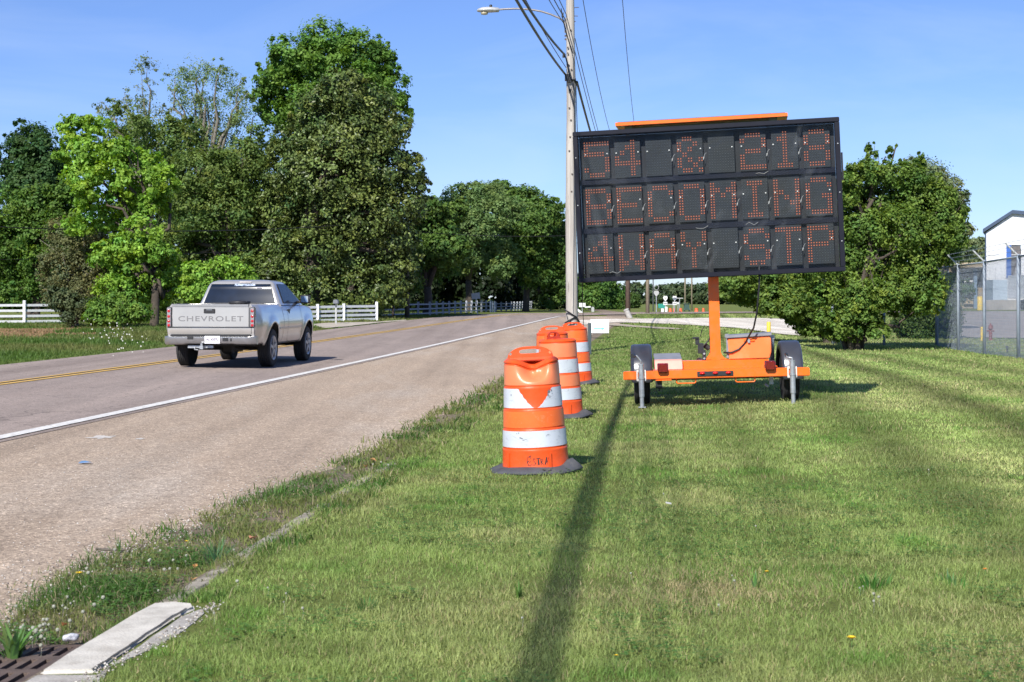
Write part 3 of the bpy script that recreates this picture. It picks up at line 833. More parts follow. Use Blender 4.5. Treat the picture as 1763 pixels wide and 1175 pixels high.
# right side
tree('crape_tree', 'big spreading multi-stemmed tree on the lawn right of the sign board', 'tree',
     [(1502, 262, 9, 16), (1540, 262, 8, 15), (1585, 282, 10, 14), (1472, 300, 14, 18), (1500, 300, 26, 22), (1540, 300, 28, 24), (1580, 312, 26, 20), (1460, 330, 24, 28), (1515, 345, 44, 34), (1575, 350, 44, 34),
      (1622, 345, 26, 26), (1638, 375, 26, 26), (1610, 390, 40, 30), (1550, 400, 50, 36), (1490, 395, 46, 36), (1440, 380, 30, 36), (1648, 410, 20, 22), (1625, 435, 34, 24), (1570, 455, 48, 34), (1510, 455, 48, 36), (1455, 450, 40, 34),
      (1405, 470, 40, 28), (1590, 495, 42, 28), (1535, 510, 40, 26), (1480, 505, 40, 28), (1425, 510, 34, 22), (1570, 530, 34, 20), (1500, 545, 26, 16), (1605, 525, 24, 18), (1385, 430, 40, 30), (1455, 560, 30, 20), (1492, 568, 20, 14), (1425, 548, 24, 16), (1480, 535, 40, 22), (1440, 572, 22, 18), (1470, 575, 30, 14), (1512, 572, 20, 12),
      (1490, 282, 8, 12), (1525, 285, 8, 14), (1560, 290, 10, 12), (1612, 310, 12, 10), (1455, 305, 8, 14)],
     44, 0.110, ((0.024, 0.058, 0.010), (0.145, 0.215, 0.042)), 2550, 40, (1472, 597), 0.13, 'trees on the right lawn', depth=0.8, seed=71, thick=0.55, spread=0.30, limb_n=22, spike=0.60, extra_trunks=6, trunk_split=0.12)
tree('crape_tree', 'lower drooping tree reaching over the gravel drive behind the trailer', 'tree',
     [(1245, 490, 22, 14), (1275, 485, 30, 18), (1315, 480, 34, 20), (1355, 478, 34, 22), (1290, 508, 34, 16), (1335, 510, 36, 20), (1380, 505, 36, 24), (1365, 530, 30, 18), (1325, 530, 22, 12), (1405, 530, 32, 22), (1440, 540, 26, 26), (1405, 562, 28, 14), (1440, 575, 24, 12), (1375, 552, 20, 10), (1395, 568, 22, 10),
      (1255, 505, 20, 12)],
     50, 0.125, ((0.030, 0.062, 0.012), (0.135, 0.200, 0.040)), 1500, 38, (1425, 585), 0.14, 'trees on the right lawn', depth=0.9, seed=72, thick=0.6, spread=0.30, limb_n=8, extra_trunks=2, trunk_split=0.15)
tree('willow_tree', 'grey-green wispy tree showing behind the right side of the big lawn tree', 'tree',
     [(1600, 300, 30, 22), (1630, 325, 28, 26), (1650, 355, 18, 26), (1612, 345, 36, 36), (1662, 395, 14, 14), (1655, 425, 22, 14), (1640, 440, 30, 20), (1570, 285, 20, 14)],
     66, 0.14, G_GREY, 420, 34, (1610, 570), 0.2, 'trees on the right lawn', depth=0.8, seed=73, spread=0.36, shell=(0.2, 1), bark=M_BARK_GREY)
tree('broadleaf_tree', 'small hazy tree left of the white metal building', 'tree',
     [(1672, 425, 16, 14), (1684, 440, 14, 18), (1690, 420, 8, 10), (1676, 455, 18, 14)],
     185, 0.35, G_GREY, 160, 34, (1680, 535), 0.3, 'trees on the right lawn', depth=0.8, seed=74)
tree('hedge', 'dark shaded hedge behind the corner of the chain link fence', 'hedge',
     [(1585, 540, 28, 36), (1615, 530, 26, 44), (1635, 545, 18, 36), (1560, 560, 22, 22), (1600, 575, 40, 14), (1628, 490, 18, 20), (1645, 515, 10, 20), (1620, 578, 30, 14)],
     55, 0.12, G_DARK, 700, 38, (1605, 588), 0.07, None, depth=0.6, seed=75)

# far wood
def far_wood(name, label, spec, Y, colors, leaf, n_c, seed):
    rng = np.random.default_rng(seed)
    cen, rad = [], []
    for (px, py, rx, ry) in spec:
        c = P(px, py, Y); k = Y / FPX; dj = rng.uniform(-8, 8); s = (Y + dj) / Y
        cen.append((c.x * s, Y + dj, CAM_H + (c.z - CAM_H) * s)); rad.append((rx * k, rx * k, ry * k))
        cen.append((c.x * s, Y + dj, 2.0)); rad.append((rx * k, rx * k, max(2.0, (c.z - 1) * .7)))
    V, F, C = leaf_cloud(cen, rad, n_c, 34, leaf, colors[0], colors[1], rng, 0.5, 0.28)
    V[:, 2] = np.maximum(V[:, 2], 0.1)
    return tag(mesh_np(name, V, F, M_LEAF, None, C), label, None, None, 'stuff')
far_wood('far_wood', 'distant line of trees across the fields',
         [(1095, 522, 14, 12), (1112, 526, 14, 10), (1130, 520, 18, 12), (1148, 514, 18, 12), (1166, 505, 18, 14), (1182, 508, 20, 12), (1200, 508, 22, 14), (1222, 504, 20, 12), (1245, 500, 24, 16), (1275, 500, 26, 18), (1310, 505, 26, 20), (1350, 505, 30, 24), (1085, 530, 14, 8), (1400, 505, 30, 24), (1450, 505, 40, 24), (1500, 505, 40, 24)],
         270, ((0.045, 0.075, 0.035), (0.100, 0.145, 0.065)), 0.6, 1100, 81)
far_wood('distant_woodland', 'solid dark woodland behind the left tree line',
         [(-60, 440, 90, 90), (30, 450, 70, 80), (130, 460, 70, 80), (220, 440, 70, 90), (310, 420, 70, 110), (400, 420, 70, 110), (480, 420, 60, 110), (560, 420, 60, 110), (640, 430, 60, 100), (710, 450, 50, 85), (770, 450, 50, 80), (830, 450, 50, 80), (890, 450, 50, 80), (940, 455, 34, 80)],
         154, ((0.008, 0.017, 0.005), (0.024, 0.042, 0.012)), 0.55, 2800, 82)  # leaf colours darkened to stand for shade under the canopy
tag(tree('broadleaf_tree', 'background trees seen through the fence mesh beside the tan shed', 'tree',
     [(1560, 505, 30, 30), (1600, 500, 30, 30), (1635, 505, 24, 26), (1660, 500, 16, 20)], 160, 0.35, G_MID, 300, 36, (1600, 538), 0.3, None, depth=0.8, seed=76), None, None)

# ================================================================== grass
M_GRASS = leaf_mat('grass_blades', 0.55, 0.45, 0.30)
DRUMS = [(0.17, 12.42), (0.555, 18.0), (0.58, 21.6), (1.03, 24.8)]
def blades(n, xy, h, wd, lean, col, rng, colvar=0.22, tipcol=None):
    """n blades at xy: each is a bent blade of two quads"""
    x, y = xy
    z = gz(x, y)
    a = rng.uniform(0, 2 * np.pi, n)
    dx, dy = np.cos(a), np.sin(a)
    la = rng.normal(0, 1, n) * lean[0]; lb = rng.normal(0, 1, n) * lean[0] + lean[1]
    p0 = np.stack([x, y, z - 0.01], -1)
    side = np.stack([-dy, dx, dx * 0], -1) * (wd / 2)[:, None]
    mid = p0 + np.stack([la * h * 0.30, lb * h * 0.30, h * 0.6], -1)
    tip = p0 + np.stack([la * h * 0.95, lb * h * 0.95, h * (1.0 - 0.25 * np.minimum(la ** 2 + lb ** 2, 1.5))], -1)
    V = np.stack([p0 - side, p0 + side, mid + side * 0.75, mid - side * 0.75, tip], 1).reshape(-1, 3)
    b = np.arange(n) * 5
    F = np.concatenate([np.stack([b, b + 1, b + 2], -1), np.stack([b, b + 2, b + 3], -1), np.stack([b + 3, b + 2, b + 4], -1)])
    C = col * rng.uniform(1 - colvar, 1 + colvar, (n, 1))
    C = np.repeat(C, 5, axis=0)
    return V, F, C

def rand_in_view(n, y0, y1, rng, margin=0.6, x_lo=-0.36, x_hi=0.36):
    # uniform over the ground between two distances, within the wedge the camera could see (and a step to the side)
    y = np.sqrt(rng.uniform(y0 ** 2, y1 ** 2, n))
    x = rng.uniform(0, 1, n) * ((x_hi * y + margin) - (x_lo * y - margin)) + (x_lo * y - margin)
    return x, y

def drive_mask(x, y):
    """True where the gravel, paving or road lies"""
    px = CX + FPX * x / y; py = HY + FPX * (CAM_H - gz(x, y)) / y
    m = np.zeros(len(x), bool)
    for poly in (drive, lot, rut, gr2):
        inside = np.zeros(len(x), bool); n_ = len(poly)
        for k in range(n_):
            x1, y1 = poly[k]; x2, y2 = poly[(k + 1) % n_]
            c = ((y1 > py) != (y2 > py)) & (px < (x2 - x1) * (py - y1) / (y2 - y1 + 1e-9) + x1)
            inside ^= c
        m |= inside
    return m

def stripe(u):
    """mowing passes: +1 dark, -1 pale"""
    q = 0
    for c, w_, a in ((0.72, .14, .55), (1.30, .22, -.5), (2.0, .26, .85), (2.78, .28, -1.0), (3.62, .26, 1.1), (4.25, .22, -.7), (4.95, .22, .7), (5.6, .25, -.5), (6.3, .25, .6), (7.0, .3, -.4)):
        q = q + a * np.exp(-((u - c) / w_) ** 2)
    return q

def lawn_color(x, y, rng):
    n = len(x)
    u = x - KU * np.minimum(y, 110)
    green = np.array([0.265, 0.365, 0.105]); yellow = np.array([0.38, 0.405, 0.165]); straw = np.array([0.44, 0.38, 0.20]); lush = np.array([0.150, 0.290, 0.058])
    a = vnoise(x, y, 1.3) * 0.5 + vnoise(x + 50, y * 1.0, 0.45) * 0.3 + vnoise(x, y, 3.5) * 0.2
    b = vnoise(x + 77, y + 31, 0.9) * 0.55 + vnoise(x + 7, y + 3, 0.28) * 0.45
    t1 = (0.12 + 0.62 * sstep((a - 0.36) / 0.34))[:, None]
    c = green * (1 - t1) + yellow * t1
    t2 = (sstep((b - 0.60) / 0.15) * 0.75)[:, None]
    c = c * (1 - t2) + lush * t2
    fine = vnoise(x + 3, y + 9, 0.13) * 0.55 + vnoise(x + 31, y + 19, 0.33) * 0.45
    c = c * (0.74 + 0.52 * fine)[:, None]
    # single straw blades, more of them on dry ground
    dry = 0.055 + 0.10 * sstep((a - 0.52) / 0.2) + 0.62 * np.exp(-(((x - 0.85) / 0.55) ** 2 + ((y - 7.35) / 0.6) ** 2)) * (0.5 + vnoise(x, y, 0.2)) + 0.4 * np.exp(-(((x - 2.2) / 0.5) ** 2 + ((y - 5.9) / 0.4) ** 2))
    st = (rng.uniform(0, 1, n) < dry)[:, None]
    c = np.where(st, straw * rng.uniform(0.7, 1.2, (n, 1)), c)
    s = stripe(u + (vnoise(x, y, 3.0) - 0.5) * 0.18) * sstep((y - 5.5) / 6) * (0.75 + 0.3 * vnoise(x, y, 2.0))
    c = c * (1 - 0.50 * s)[:, None] + np.array([0.02, 0.018, 0.012]) * np.maximum(-s, 0)[:, None]
    # lusher, deeper green beyond the trailer
    f = (sstep((y - 26) / 8) * 0.35 * sstep((2.6 - u) / 2))[:, None]
    c = c * (1 - f) + np.array([0.09, 0.17, 0.03]) * f
    return c, s

def lawn():
    rng = np.random.default_rng(5)
    VV, FF, CC = [], [], []; base = 0
    # (y0, y1, density per m2, height, width)
    bands = [(5.0, 6.6, 13500, .033, .0032), (6.6, 8.6, 10500, .033, .0037), (8.6, 11.5, 6600, .034, .0047), (11.5, 15.5, 3600, .035, .0063), (15.5, 21.5, 1900, .036, .0088),
             (21.5, 30, 800, .040, .014), (30, 42, 420, .044, .020), (42, 62, 190, .055, .030), (62, 112, 55, .07, .05)]
    for (y0, y1, dens, hh, ww) in bands:
        xl = -0.22 if y1 < 16 else -0.12
        area = ((0.36 - xl) * (y0 + y1) / 2 + 1.2) * (y1 - y0)
        n = int(area * dens)
        x, y = rand_in_view(n, y0, y1, rng, 0.6, xl, 0.36)
        u = x - KU * np.minimum(y, 110)
        edge = -2.19 - 0.04 * np.clip((y - 7) / 4, 0, 1) + (vnoise(x * 2, y, 0.35) - 0.5) * 0.10 - 0.10 * sstep((y - 8.6) / 2.5)
        if y0 >= 26: edge = U_SHOULDER + 0.9 + 0 * u
        slab_m = (y < 7.02) & (u < -1.955 - 0.08 * sstep((6.3 - y) / 0.5) + (vnoise(x, y, 0.12) - 0.5) * 0.12)
        keep = (u > edge) & ~slab_m
        for (dx, dy) in DRUMS: keep &= ((x - dx) ** 2 + (y - dy) ** 2) > 0.325 ** 2
        if y0 > 38: keep &= ~drive_mask(x, y)
        if y1 > 60: keep &= (y < 108) & (u > -5.5)
        # thinner on worn spots
        thin = vnoise(x + 13, y + 5, 0.5) * 0.6 + vnoise(x, y, 0.16) * 0.4
        keep &= rng.uniform(0, 1, n) < np.clip(0.05 + thin * 1.75, 0, 1)
        x, y, u = x[keep], y[keep], u[keep]; n = len(x)
        c, s = lawn_color(x, y, rng)
        tuft = vnoise(x, y, 0.22) * 0.5 + vnoise(x + 5, y, 0.10) * 0.5
        h = hh * rng.uniform(0.5, 1.35, n) * (0.45 + 1.25 * tuft) * (1 + 0.2 * s)
        wd = ww * rng.uniform(0.6, 1.3, n)
        V, F, C = blades(n, (x, y), h, wd, (0.50, 0.0), c, rng)
        V[:, 1] += 0
        VV.append(V); FF.append(F + base); CC.append(C); base += len(V)
    # the lawn goes on to the right of the picture and behind it
    for (y0, y1, dens, hh, ww) in [(2.5, 9, 1500, .036, .007), (9, 20, 600, .038, .012), (20, 45, 200, .045, .022)]:
        n = int((0.30 * (y0 + y1) / 2 + 3.5) * (y1 - y0) * dens)
        y = rng.uniform(y0, y1, n); x = rng.uniform(0, 1, n) * (0.30 * y + 3.5) + 0.36 * y + 0.55
        c, s = lawn_color(x, y, rng); h = hh * rng.uniform(0.55, 1.35, n)
        V, F, C = blades(n, (x, y), h, ww * rng.uniform(0.6, 1.3, n), (0.50, 0.0), c, rng)
        VV.append(V); FF.append(F + base); CC.append(C); base += len(V)
    tag(mesh_np('lawn_grass', np.concatenate(VV), np.concatenate(FF), M_GRASS, None, np.concatenate(CC)), 'short mown lawn grass with straw coloured patches', None, None, 'stuff')
lawn()

def weed_strip():
    """clover, weeds and longer grass between the shoulder and the sunken kerb, spilling over to the lawn edge"""
    rng = np.random.default_rng(8)
    VV, FF, CC = [], [], []; base = 0
    for (y0, y1, dens, hh, ww) in [(5.0, 8.5, 7000, .050, .0045), (8.5, 13, 3600, .055, .0065), (13, 20, 1700, .06, .010), (20, 34, 800, .06, .016)]:
        area = 1.5 * (y1 - y0); n = int(area * dens)
        y = rng.uniform(y0, y1, n); u = rng.uniform(-3.3, -2.0, n); x = u + KU * y
        sh = np.interp(y, EDGE_Y, EDGE_O); a = vnoise(x * 1.3, y * 0.8, 0.35) * 0.6 + vnoise(x, y, 0.12) * 0.4
        hold = np.interp(u - sh, [-3.10, -2.95, -2.83, -2.40, -2.28, -1.95], [0.0, 0.10, 0.70, 0.85, 0.6, 0.5])
        keep = (rng.uniform(0, 1, n) < hold * sstep((a - 0.22) / 0.25)) & ~((y < 6.5) & (u > -2.80) & (u < -2.28)) & ~((y < 7.02) & (u > -2.30))
        x, y, u = x[keep], y[keep], u[keep]; n = len(x)
        lush = np.array([0.070, 0.155, 0.028]); pale = np.array([0.19, 0.225, 0.07]); straw = np.array([0.34, 0.29, 0.17])
        t = sstep((vnoise(x, y, 0.5) - 0.35) / 0.3)[:, None]
        c = lush * (1 - t) + pale * t
        c = np.where((rng.uniform(0, 1, n) < 0.15)[:, None], straw, c)
        h = hh * rng.uniform(0.4, 1.5, n) * (0.6 + vnoise(x, y, 0.3))
        V, F, C = blades(n, (x, y), h, ww * rng.uniform(0.6, 1.4, n), (0.75, 0), c, rng)
        VV.append(V); FF.append(F + base); CC.append(C); base += len(V)
    tag(mesh_np('verge_weeds', np.concatenate(VV), np.concatenate(FF), M_GRASS, None, np.concatenate(CC)), 'ragged weeds and longer grass between shoulder and kerb', None, None, 'stuff')
    # clover leaves: small flat three-leaf discs
    n = 5200
    y = np.concatenate([rng.uniform(5.0, 9.0, n * 2 // 3), rng.uniform(5.2, 14, n - n * 2 // 3)]); u = rng.normal(-2.66, 0.14, n); x = u + KU * y
    extra = 26000
    x2, y2 = rand_in_view(extra, 5.2, 13, rng, 0.3, -0.16, 0.34)
    k2 = (vnoise(x2, y2, 0.6) > 0.55) & ((x2 - KU * y2) > -1.8)
    x = np.concatenate([x, x2[k2]]); y = np.concatenate([y, y2[k2]])
    u = x - KU * y
    keep = (vnoise(x * 1.2, y, 0.3) > 0.36) & ~((y < 6.48) & (u > -2.82) & (u < -2.25)) & ~((y < 7.02) & (u > -2.32) & (u < -1.95)) & ((u < -2.29) | (u > -2.17))
    x, y = x[keep], y[keep]; n = len(x)
    z = gz(x, y) + rng.uniform(0.012, 0.05, n)
    VV, FF, CC = [], [], []
    for q in range(3):
        a = rng.uniform(0, 6.28, n) * 0 + q * 2.09 + rng.uniform(0, 6.28, n)[0] + x * 40
        r = 0.0075
        d = np.stack([np.cos(a), np.sin(a), np.full(n, 0.1)], -1); e = np.stack([-np.sin(a), np.cos(a), a * 0 + 0.1], -1)
        c0 = np.stack([x, y, z], -1)
        V = np.stack([c0, c0 + d * r + e * r * .8, c0 + d * r * 2.0, c0 + d * r - e * r * .8], 1).reshape(-1, 3)
        F = np.arange(4 * n).reshape(-1, 4)
        VV.append(V); FF.append(F + q * 4 * n); CC.append(np.repeat(np.array([0.10, 0.21, 0.045]) * rng.uniform(0.7, 1.5, (n, 1)), 4, 0))
    tag(mesh_np('clover_leaves', np.concatenate(VV), np.concatenate(FF), M_GRASS, None, np.concatenate(CC)), 'low clover leaves in the weedy kerb strip and lawn', None, None, 'stuff')
weed_strip()

def left_verge():
    rng = np.random.default_rng(9)
    VV, FF, CC = [], [], []; base = 0
    for (y0, y1, dens, hh, ww) in [(30, 44, 260, .13, .022), (44, 60, 190, .15, .030), (60, 82, 110, .16, .042), (82, 130, 40, .16, .06)]:
        n = int(26 * (y1 - y0) * dens)
        y = rng.uniform(y0, y1, n); u = rng.uniform(-40, U_LEFT - 0.02, n); x = u + KU * y
        keep = (x > -0.37 * y - 1) & (~drive_mask(x, y)) & (u < U_LEFT - 0.12 * rng.uniform(0, 1, n))
        x, y, u = x[keep], y[keep], u[keep]; n = len(x)
        green = np.array([0.085, 0.155, 0.030]); pale = np.array([0.17, 0.19, 0.06]); brown = np.array([0.40, 0.27, 0.15])
        t = sstep((vnoise(x, y, 3.0) - 0.3) / 0.4)[:, None]
        c = green * (1 - t) + pale * t
        bp = ((x + 18.8) / 4.6) ** 2 + ((y - 56) / 16) ** 2 + (vnoise(x, y, 1.5) - 0.5) * 1.6
        isb = bp < 1.0
        c = np.where((isb & (rng.uniform(0, 1, n) < 0.8))[:, None], brown * rng.uniform(0.7, 1.1, (n, 1)), c)
        near = sstep((U_LEFT - u) / 2.2)
        h = hh * rng.uniform(0.5, 1.4, n) * (0.35 + 0.65 * near) * np.where(isb, 0.45, 1) * (0.6 + 0.8 * vnoise(x, y, 1.2))
        V, F, C = blades(n, (x, y), h, ww * rng.uniform(0.6, 1.4, n), (0.45, 0), c, rng)
        VV.append(V); FF.append(F + base); CC.append(C); base += len(V)
    tag(mesh_np('verge_grass', np.concatenate(VV), np.concatenate(FF), M_GRASS, None, np.concatenate(CC)), 'long rough grass on the far side of the road', None, None, 'stuff')
    # white wildflowers
    n = 60
    c0 = G(205, 572)
    y = rng.normal(48, 5.5, n); x = (rng.normal(200, 28, n) + (y - 48) * -2 - CX) / FPX * y
    n2 = 60
    z = gz(x, y) + rng.uniform(0.1, 0.42, n) * sstep((y - 38) / 14)
    s = rng.uniform(0.012, 0.024, n)
    V = []
    for k in range(n):
        for a in range(6):
            V.append((x[k] + s[k] * math.cos(a * 1.047), y[k] + rng.uniform(-.01, .01), z[k] + s[k] * math.sin(a * 1.047) + 0.02))
    F = np.arange(6 * n).reshape(-1, 6)
    o = mesh_np('wildflowers', np.array(V), F, simple('white_petals', (0.5, 0.5, 0.46), 0.8, var=0.1))
    tag(o, 'patch of white wildflowers on the far verge', None, None, 'stuff')
left_verge()

# clover heads: round white flowers scattered near the grate
def clover_heads():
    rng = np.random.default_rng(14)
    sp = []
    for (px, py, k, sx, sy) in [(62, 1085, 26, 22, 12), (130, 1040, 11, 36, 18), (215, 985, 9, 50, 25), (300, 970, 6, 40, 15), (420, 1040, 5, 50, 25), (1150, 1010, 4, 120, 30), (1500, 1015, 5, 50, 14), (650, 780, 6, 60, 30), (700, 1000, 4, 180, 80), (1250, 900, 3, 250, 60)]:
        for _ in range(k):
            sp.append((px + rng.normal() * sx, py + rng.normal() * sy))
    m = MB()
    for (px, py) in sp:
        if px < 0 or py > 1172 or (px < 130 and py > 1118): continue
        c = G(px, py, 0.04)
        u = c.x - KU * c.y
        if -2.36 < u < -1.95 and c.y < 7.05: continue
        if u < -3.1: continue
        r = (0.008 if u < -2 else 0.0055) * rng.uniform(0.7, 1.25)
        z = c.z + 0.055 * rng.uniform(0.6, 1.1)
        m.lathe([(0.001, z - r), (r * .8, z - r * .5), (r, z + .1 * r), (r * .7, z + r * .8), (0.001, z + r)], 7, (c.x, c.y, 0), caps=False)
        m.tube([(c.x, c.y, c.z), (c.x + 0.004, c.y, z - r)], 0.0008, 3, cap=False)
    tag(m.build('clover_flowers', simple('clover_white', (0.46, 0.47, 0.38), 0.9, var=0.25, scale=90, bump=1.0, bscale=500), smooth=True), 'small round white clover flowers scattered in the grass', None, None, 'stuff')
clover_heads()

# loose grit on the shoulder and in the gutter
def grit():
    rng = np.random.default_rng(15)
    n = 5200
    y = rng.uniform(5.0, 16, n) ** 1.0; y = 5 + (y - 5) * rng.uniform(0.3, 1, n)
    u = np.where(rng.uniform(0, 1, n) < 0.5, rng.normal(-3.02, 0.16, n), rng.uniform(-6.2, -2.85, n)); 
    k = n // 16
    u[:k] = rng.normal(-1.975, 0.02, k); y[:k] = rng.uniform(5.3, 6.9, k); u[:k] -= 0.06 * sstep((6.2 - y[:k]) / 0.5)
    x = u + KU * y; z = gz(x, y) + 0.012
    z[:k] += rng.uniform(0.0, 0.03, k)
    s = rng.uniform(0.0025, 0.008, n); s[k:][rng.uniform(0, 1, n - k) < 0.015] *= 1.7
    d = np.array([[1, 0, 0], [-.5, .9, 0], [-.6, -.8, .1], [0, 0, .8], [0, .1, -.5]])
    d = d[None] * rng.uniform(0.7, 1.3, (n, 5, 1)); an = rng.uniform(0, 6.28, n)
    ca, sa = np.cos(an)[:, None], np.sin(an)[:, None]
    dx = d[..., 0] * ca - d[..., 1] * sa; dy = d[..., 0] * sa + d[..., 1] * ca
    V = np.stack([x[:, None] + dx * s[:, None], y[:, None] + dy * s[:, None], z[:, None] + d[..., 2] * s[:, None]], -1).reshape(-1, 3)
    b = np.arange(n) * 5
    F = np.concatenate([np.stack([b + i, b + j, b + k_], -1) for i, j, k_ in ((0, 1, 3), (1, 2, 3), (2, 0, 3), (1, 0, 4), (2, 1, 4), (0, 2, 4))])
    tones = np.array([[.55, .52, .48], [.40, .34, .27], [.22, .19, .17], [.42, .40, .37]])
    C = np.repeat(tones[rng.integers(0, 4, n)], 5, 0)
    m, nn, l, p = mat_new('stone_grit'); at = nn.new('ShaderNodeAttribute'); at.attribute_name = 'Col'; l.new(at.outputs['Color'], p.inputs['Base Color']); p.inputs['Roughness'].default_value = 0.9
    tag(mesh_np('loose_grit', V, F, m, None, C), 'loose stone grit along the pavement edge and slab', None, None, 'stuff')
grit()
# ================================================================== channelizing drums
M_ORANGE_PL = simple('drum_plastic', (0.74, 0.080, 0.012), 0.42, var=0.10, scale=7, bump=0.15, bscale=40, spec=0.4, dirt=(0.30, 0.10, 0.04), dirt_scale=7, dirt_amt=0.35)
def sheeting(name, col, dirt, amt, scale=7.0, rough=0.35):
    """retroreflective band: fine honeycomb grain, scuffs and scratches"""
    m, n, l, p = mat_new(name)
    tc = n.new('ShaderNodeTexCoord')
    mp = n.new('ShaderNodeMapping'); mp.inputs['Scale'].default_value = (1, 1, 2.6); l.new(tc.outputs['Object'], mp.inputs['Vector'])
    nz = n.new('ShaderNodeTexNoise'); nz.inputs['Scale'].default_value = scale; nz.inputs['Detail'].default_value = 10; nz.inputs['Roughness'].default_value = 0.78; nz.inputs['Distortion'].default_value = 1.2
    l.new(mp.outputs[0], nz.inputs['Vector'])
    r = ramp(n, [(0.0, (1, 1, 1)), (0.565, (1, 1, 1)), (0.60, (0.55,) * 3), (0.64, (1, 1, 1)), (0.70, (0.25,) * 3), (0.73, (0.9,) * 3), (1, (0.8,) * 3)])
    l.new(nz.outputs['Fac'], r.inputs['Fac'])
    n2 = n.new('ShaderNodeTexNoise'); n2.inputs['Scale'].default_value = 4; n2.inputs['Detail'].default_value = 6; l.new(tc.outputs['Object'], n2.inputs['Vector'])
    rb = ramp(n, [(0.3, tuple(c * 0.86 for c in col)), (0.55, col), (0.75, tuple(min(1, c * 1.1) for c in col))]); l.new(n2.outputs['Fac'], rb.inputs['Fac'])
    mx = n.new('ShaderNodeMix'); mx.data_type = 'RGBA'; mx.inputs['A'].default_value = (*dirt, 1)
    mth = n.new('ShaderNodeMath'); mth.operation = 'MULTIPLY_ADD'; mth.inputs[1].default_value = amt; mth.inputs[2].default_value = 1 - amt
    l.new(r.outputs['Color'], mth.inputs[0]); l.new(mth.outputs[0], mx.inputs['Factor']); l.new(rb.outputs['Color'], mx.inputs['B'])
    l.new(mx.outputs['Result'], p.inputs['Base Color'])
    p.inputs['Roughness'].default_value = rough; p.inputs['Specular IOR Level'].default_value = 0.5
    vo = n.new('ShaderNodeTexVoronoi'); vo.inputs['Scale'].default_value = 180; l.new(tc.outputs['Object'], vo.inputs['Vector'])
    b = n.new('ShaderNodeBump'); b.inputs['Strength'].default_value = 0.15; b.inputs['Distance'].default_value = 0.003; l.new(vo.outputs['Distance'], b.inputs['Height']); l.new(b.outputs['Normal'], p.inputs['Normal'])
    return m
M_WHITE_SH = sheeting('white_sheeting', (0.52, 0.56, 0.62), (0.17, 0.18, 0.19), 0.9, 8.0)
M_WHITE_SH2 = sheeting('white_sheeting_scuffed', (0.48, 0.52, 0.56), (0.13, 0.13, 0.14), 1.0, 9.0)
M_ORANGE_SH = sheeting('orange_sheeting', (0.76, 0.140, 0.025), (0.72, 0.38, 0.24), 0.6)
M_ORANGE_FADED = sheeting('orange_sheeting_faded', (0.72, 0.205, 0.085), (0.46, 0.22, 0.11), 0.8, 6.0)
M_RUBBER = simple('rubber_base', (0.055, 0.058, 0.068), 0.75, var=0.2, scale=10, bump=0.4, bscale=150, dirt=(0.12, 0.115, 0.10), dirt_scale=8, dirt_amt=0.5)
M_MARKER = simple('black_marker', (0.03, 0.02, 0.02), 0.7)

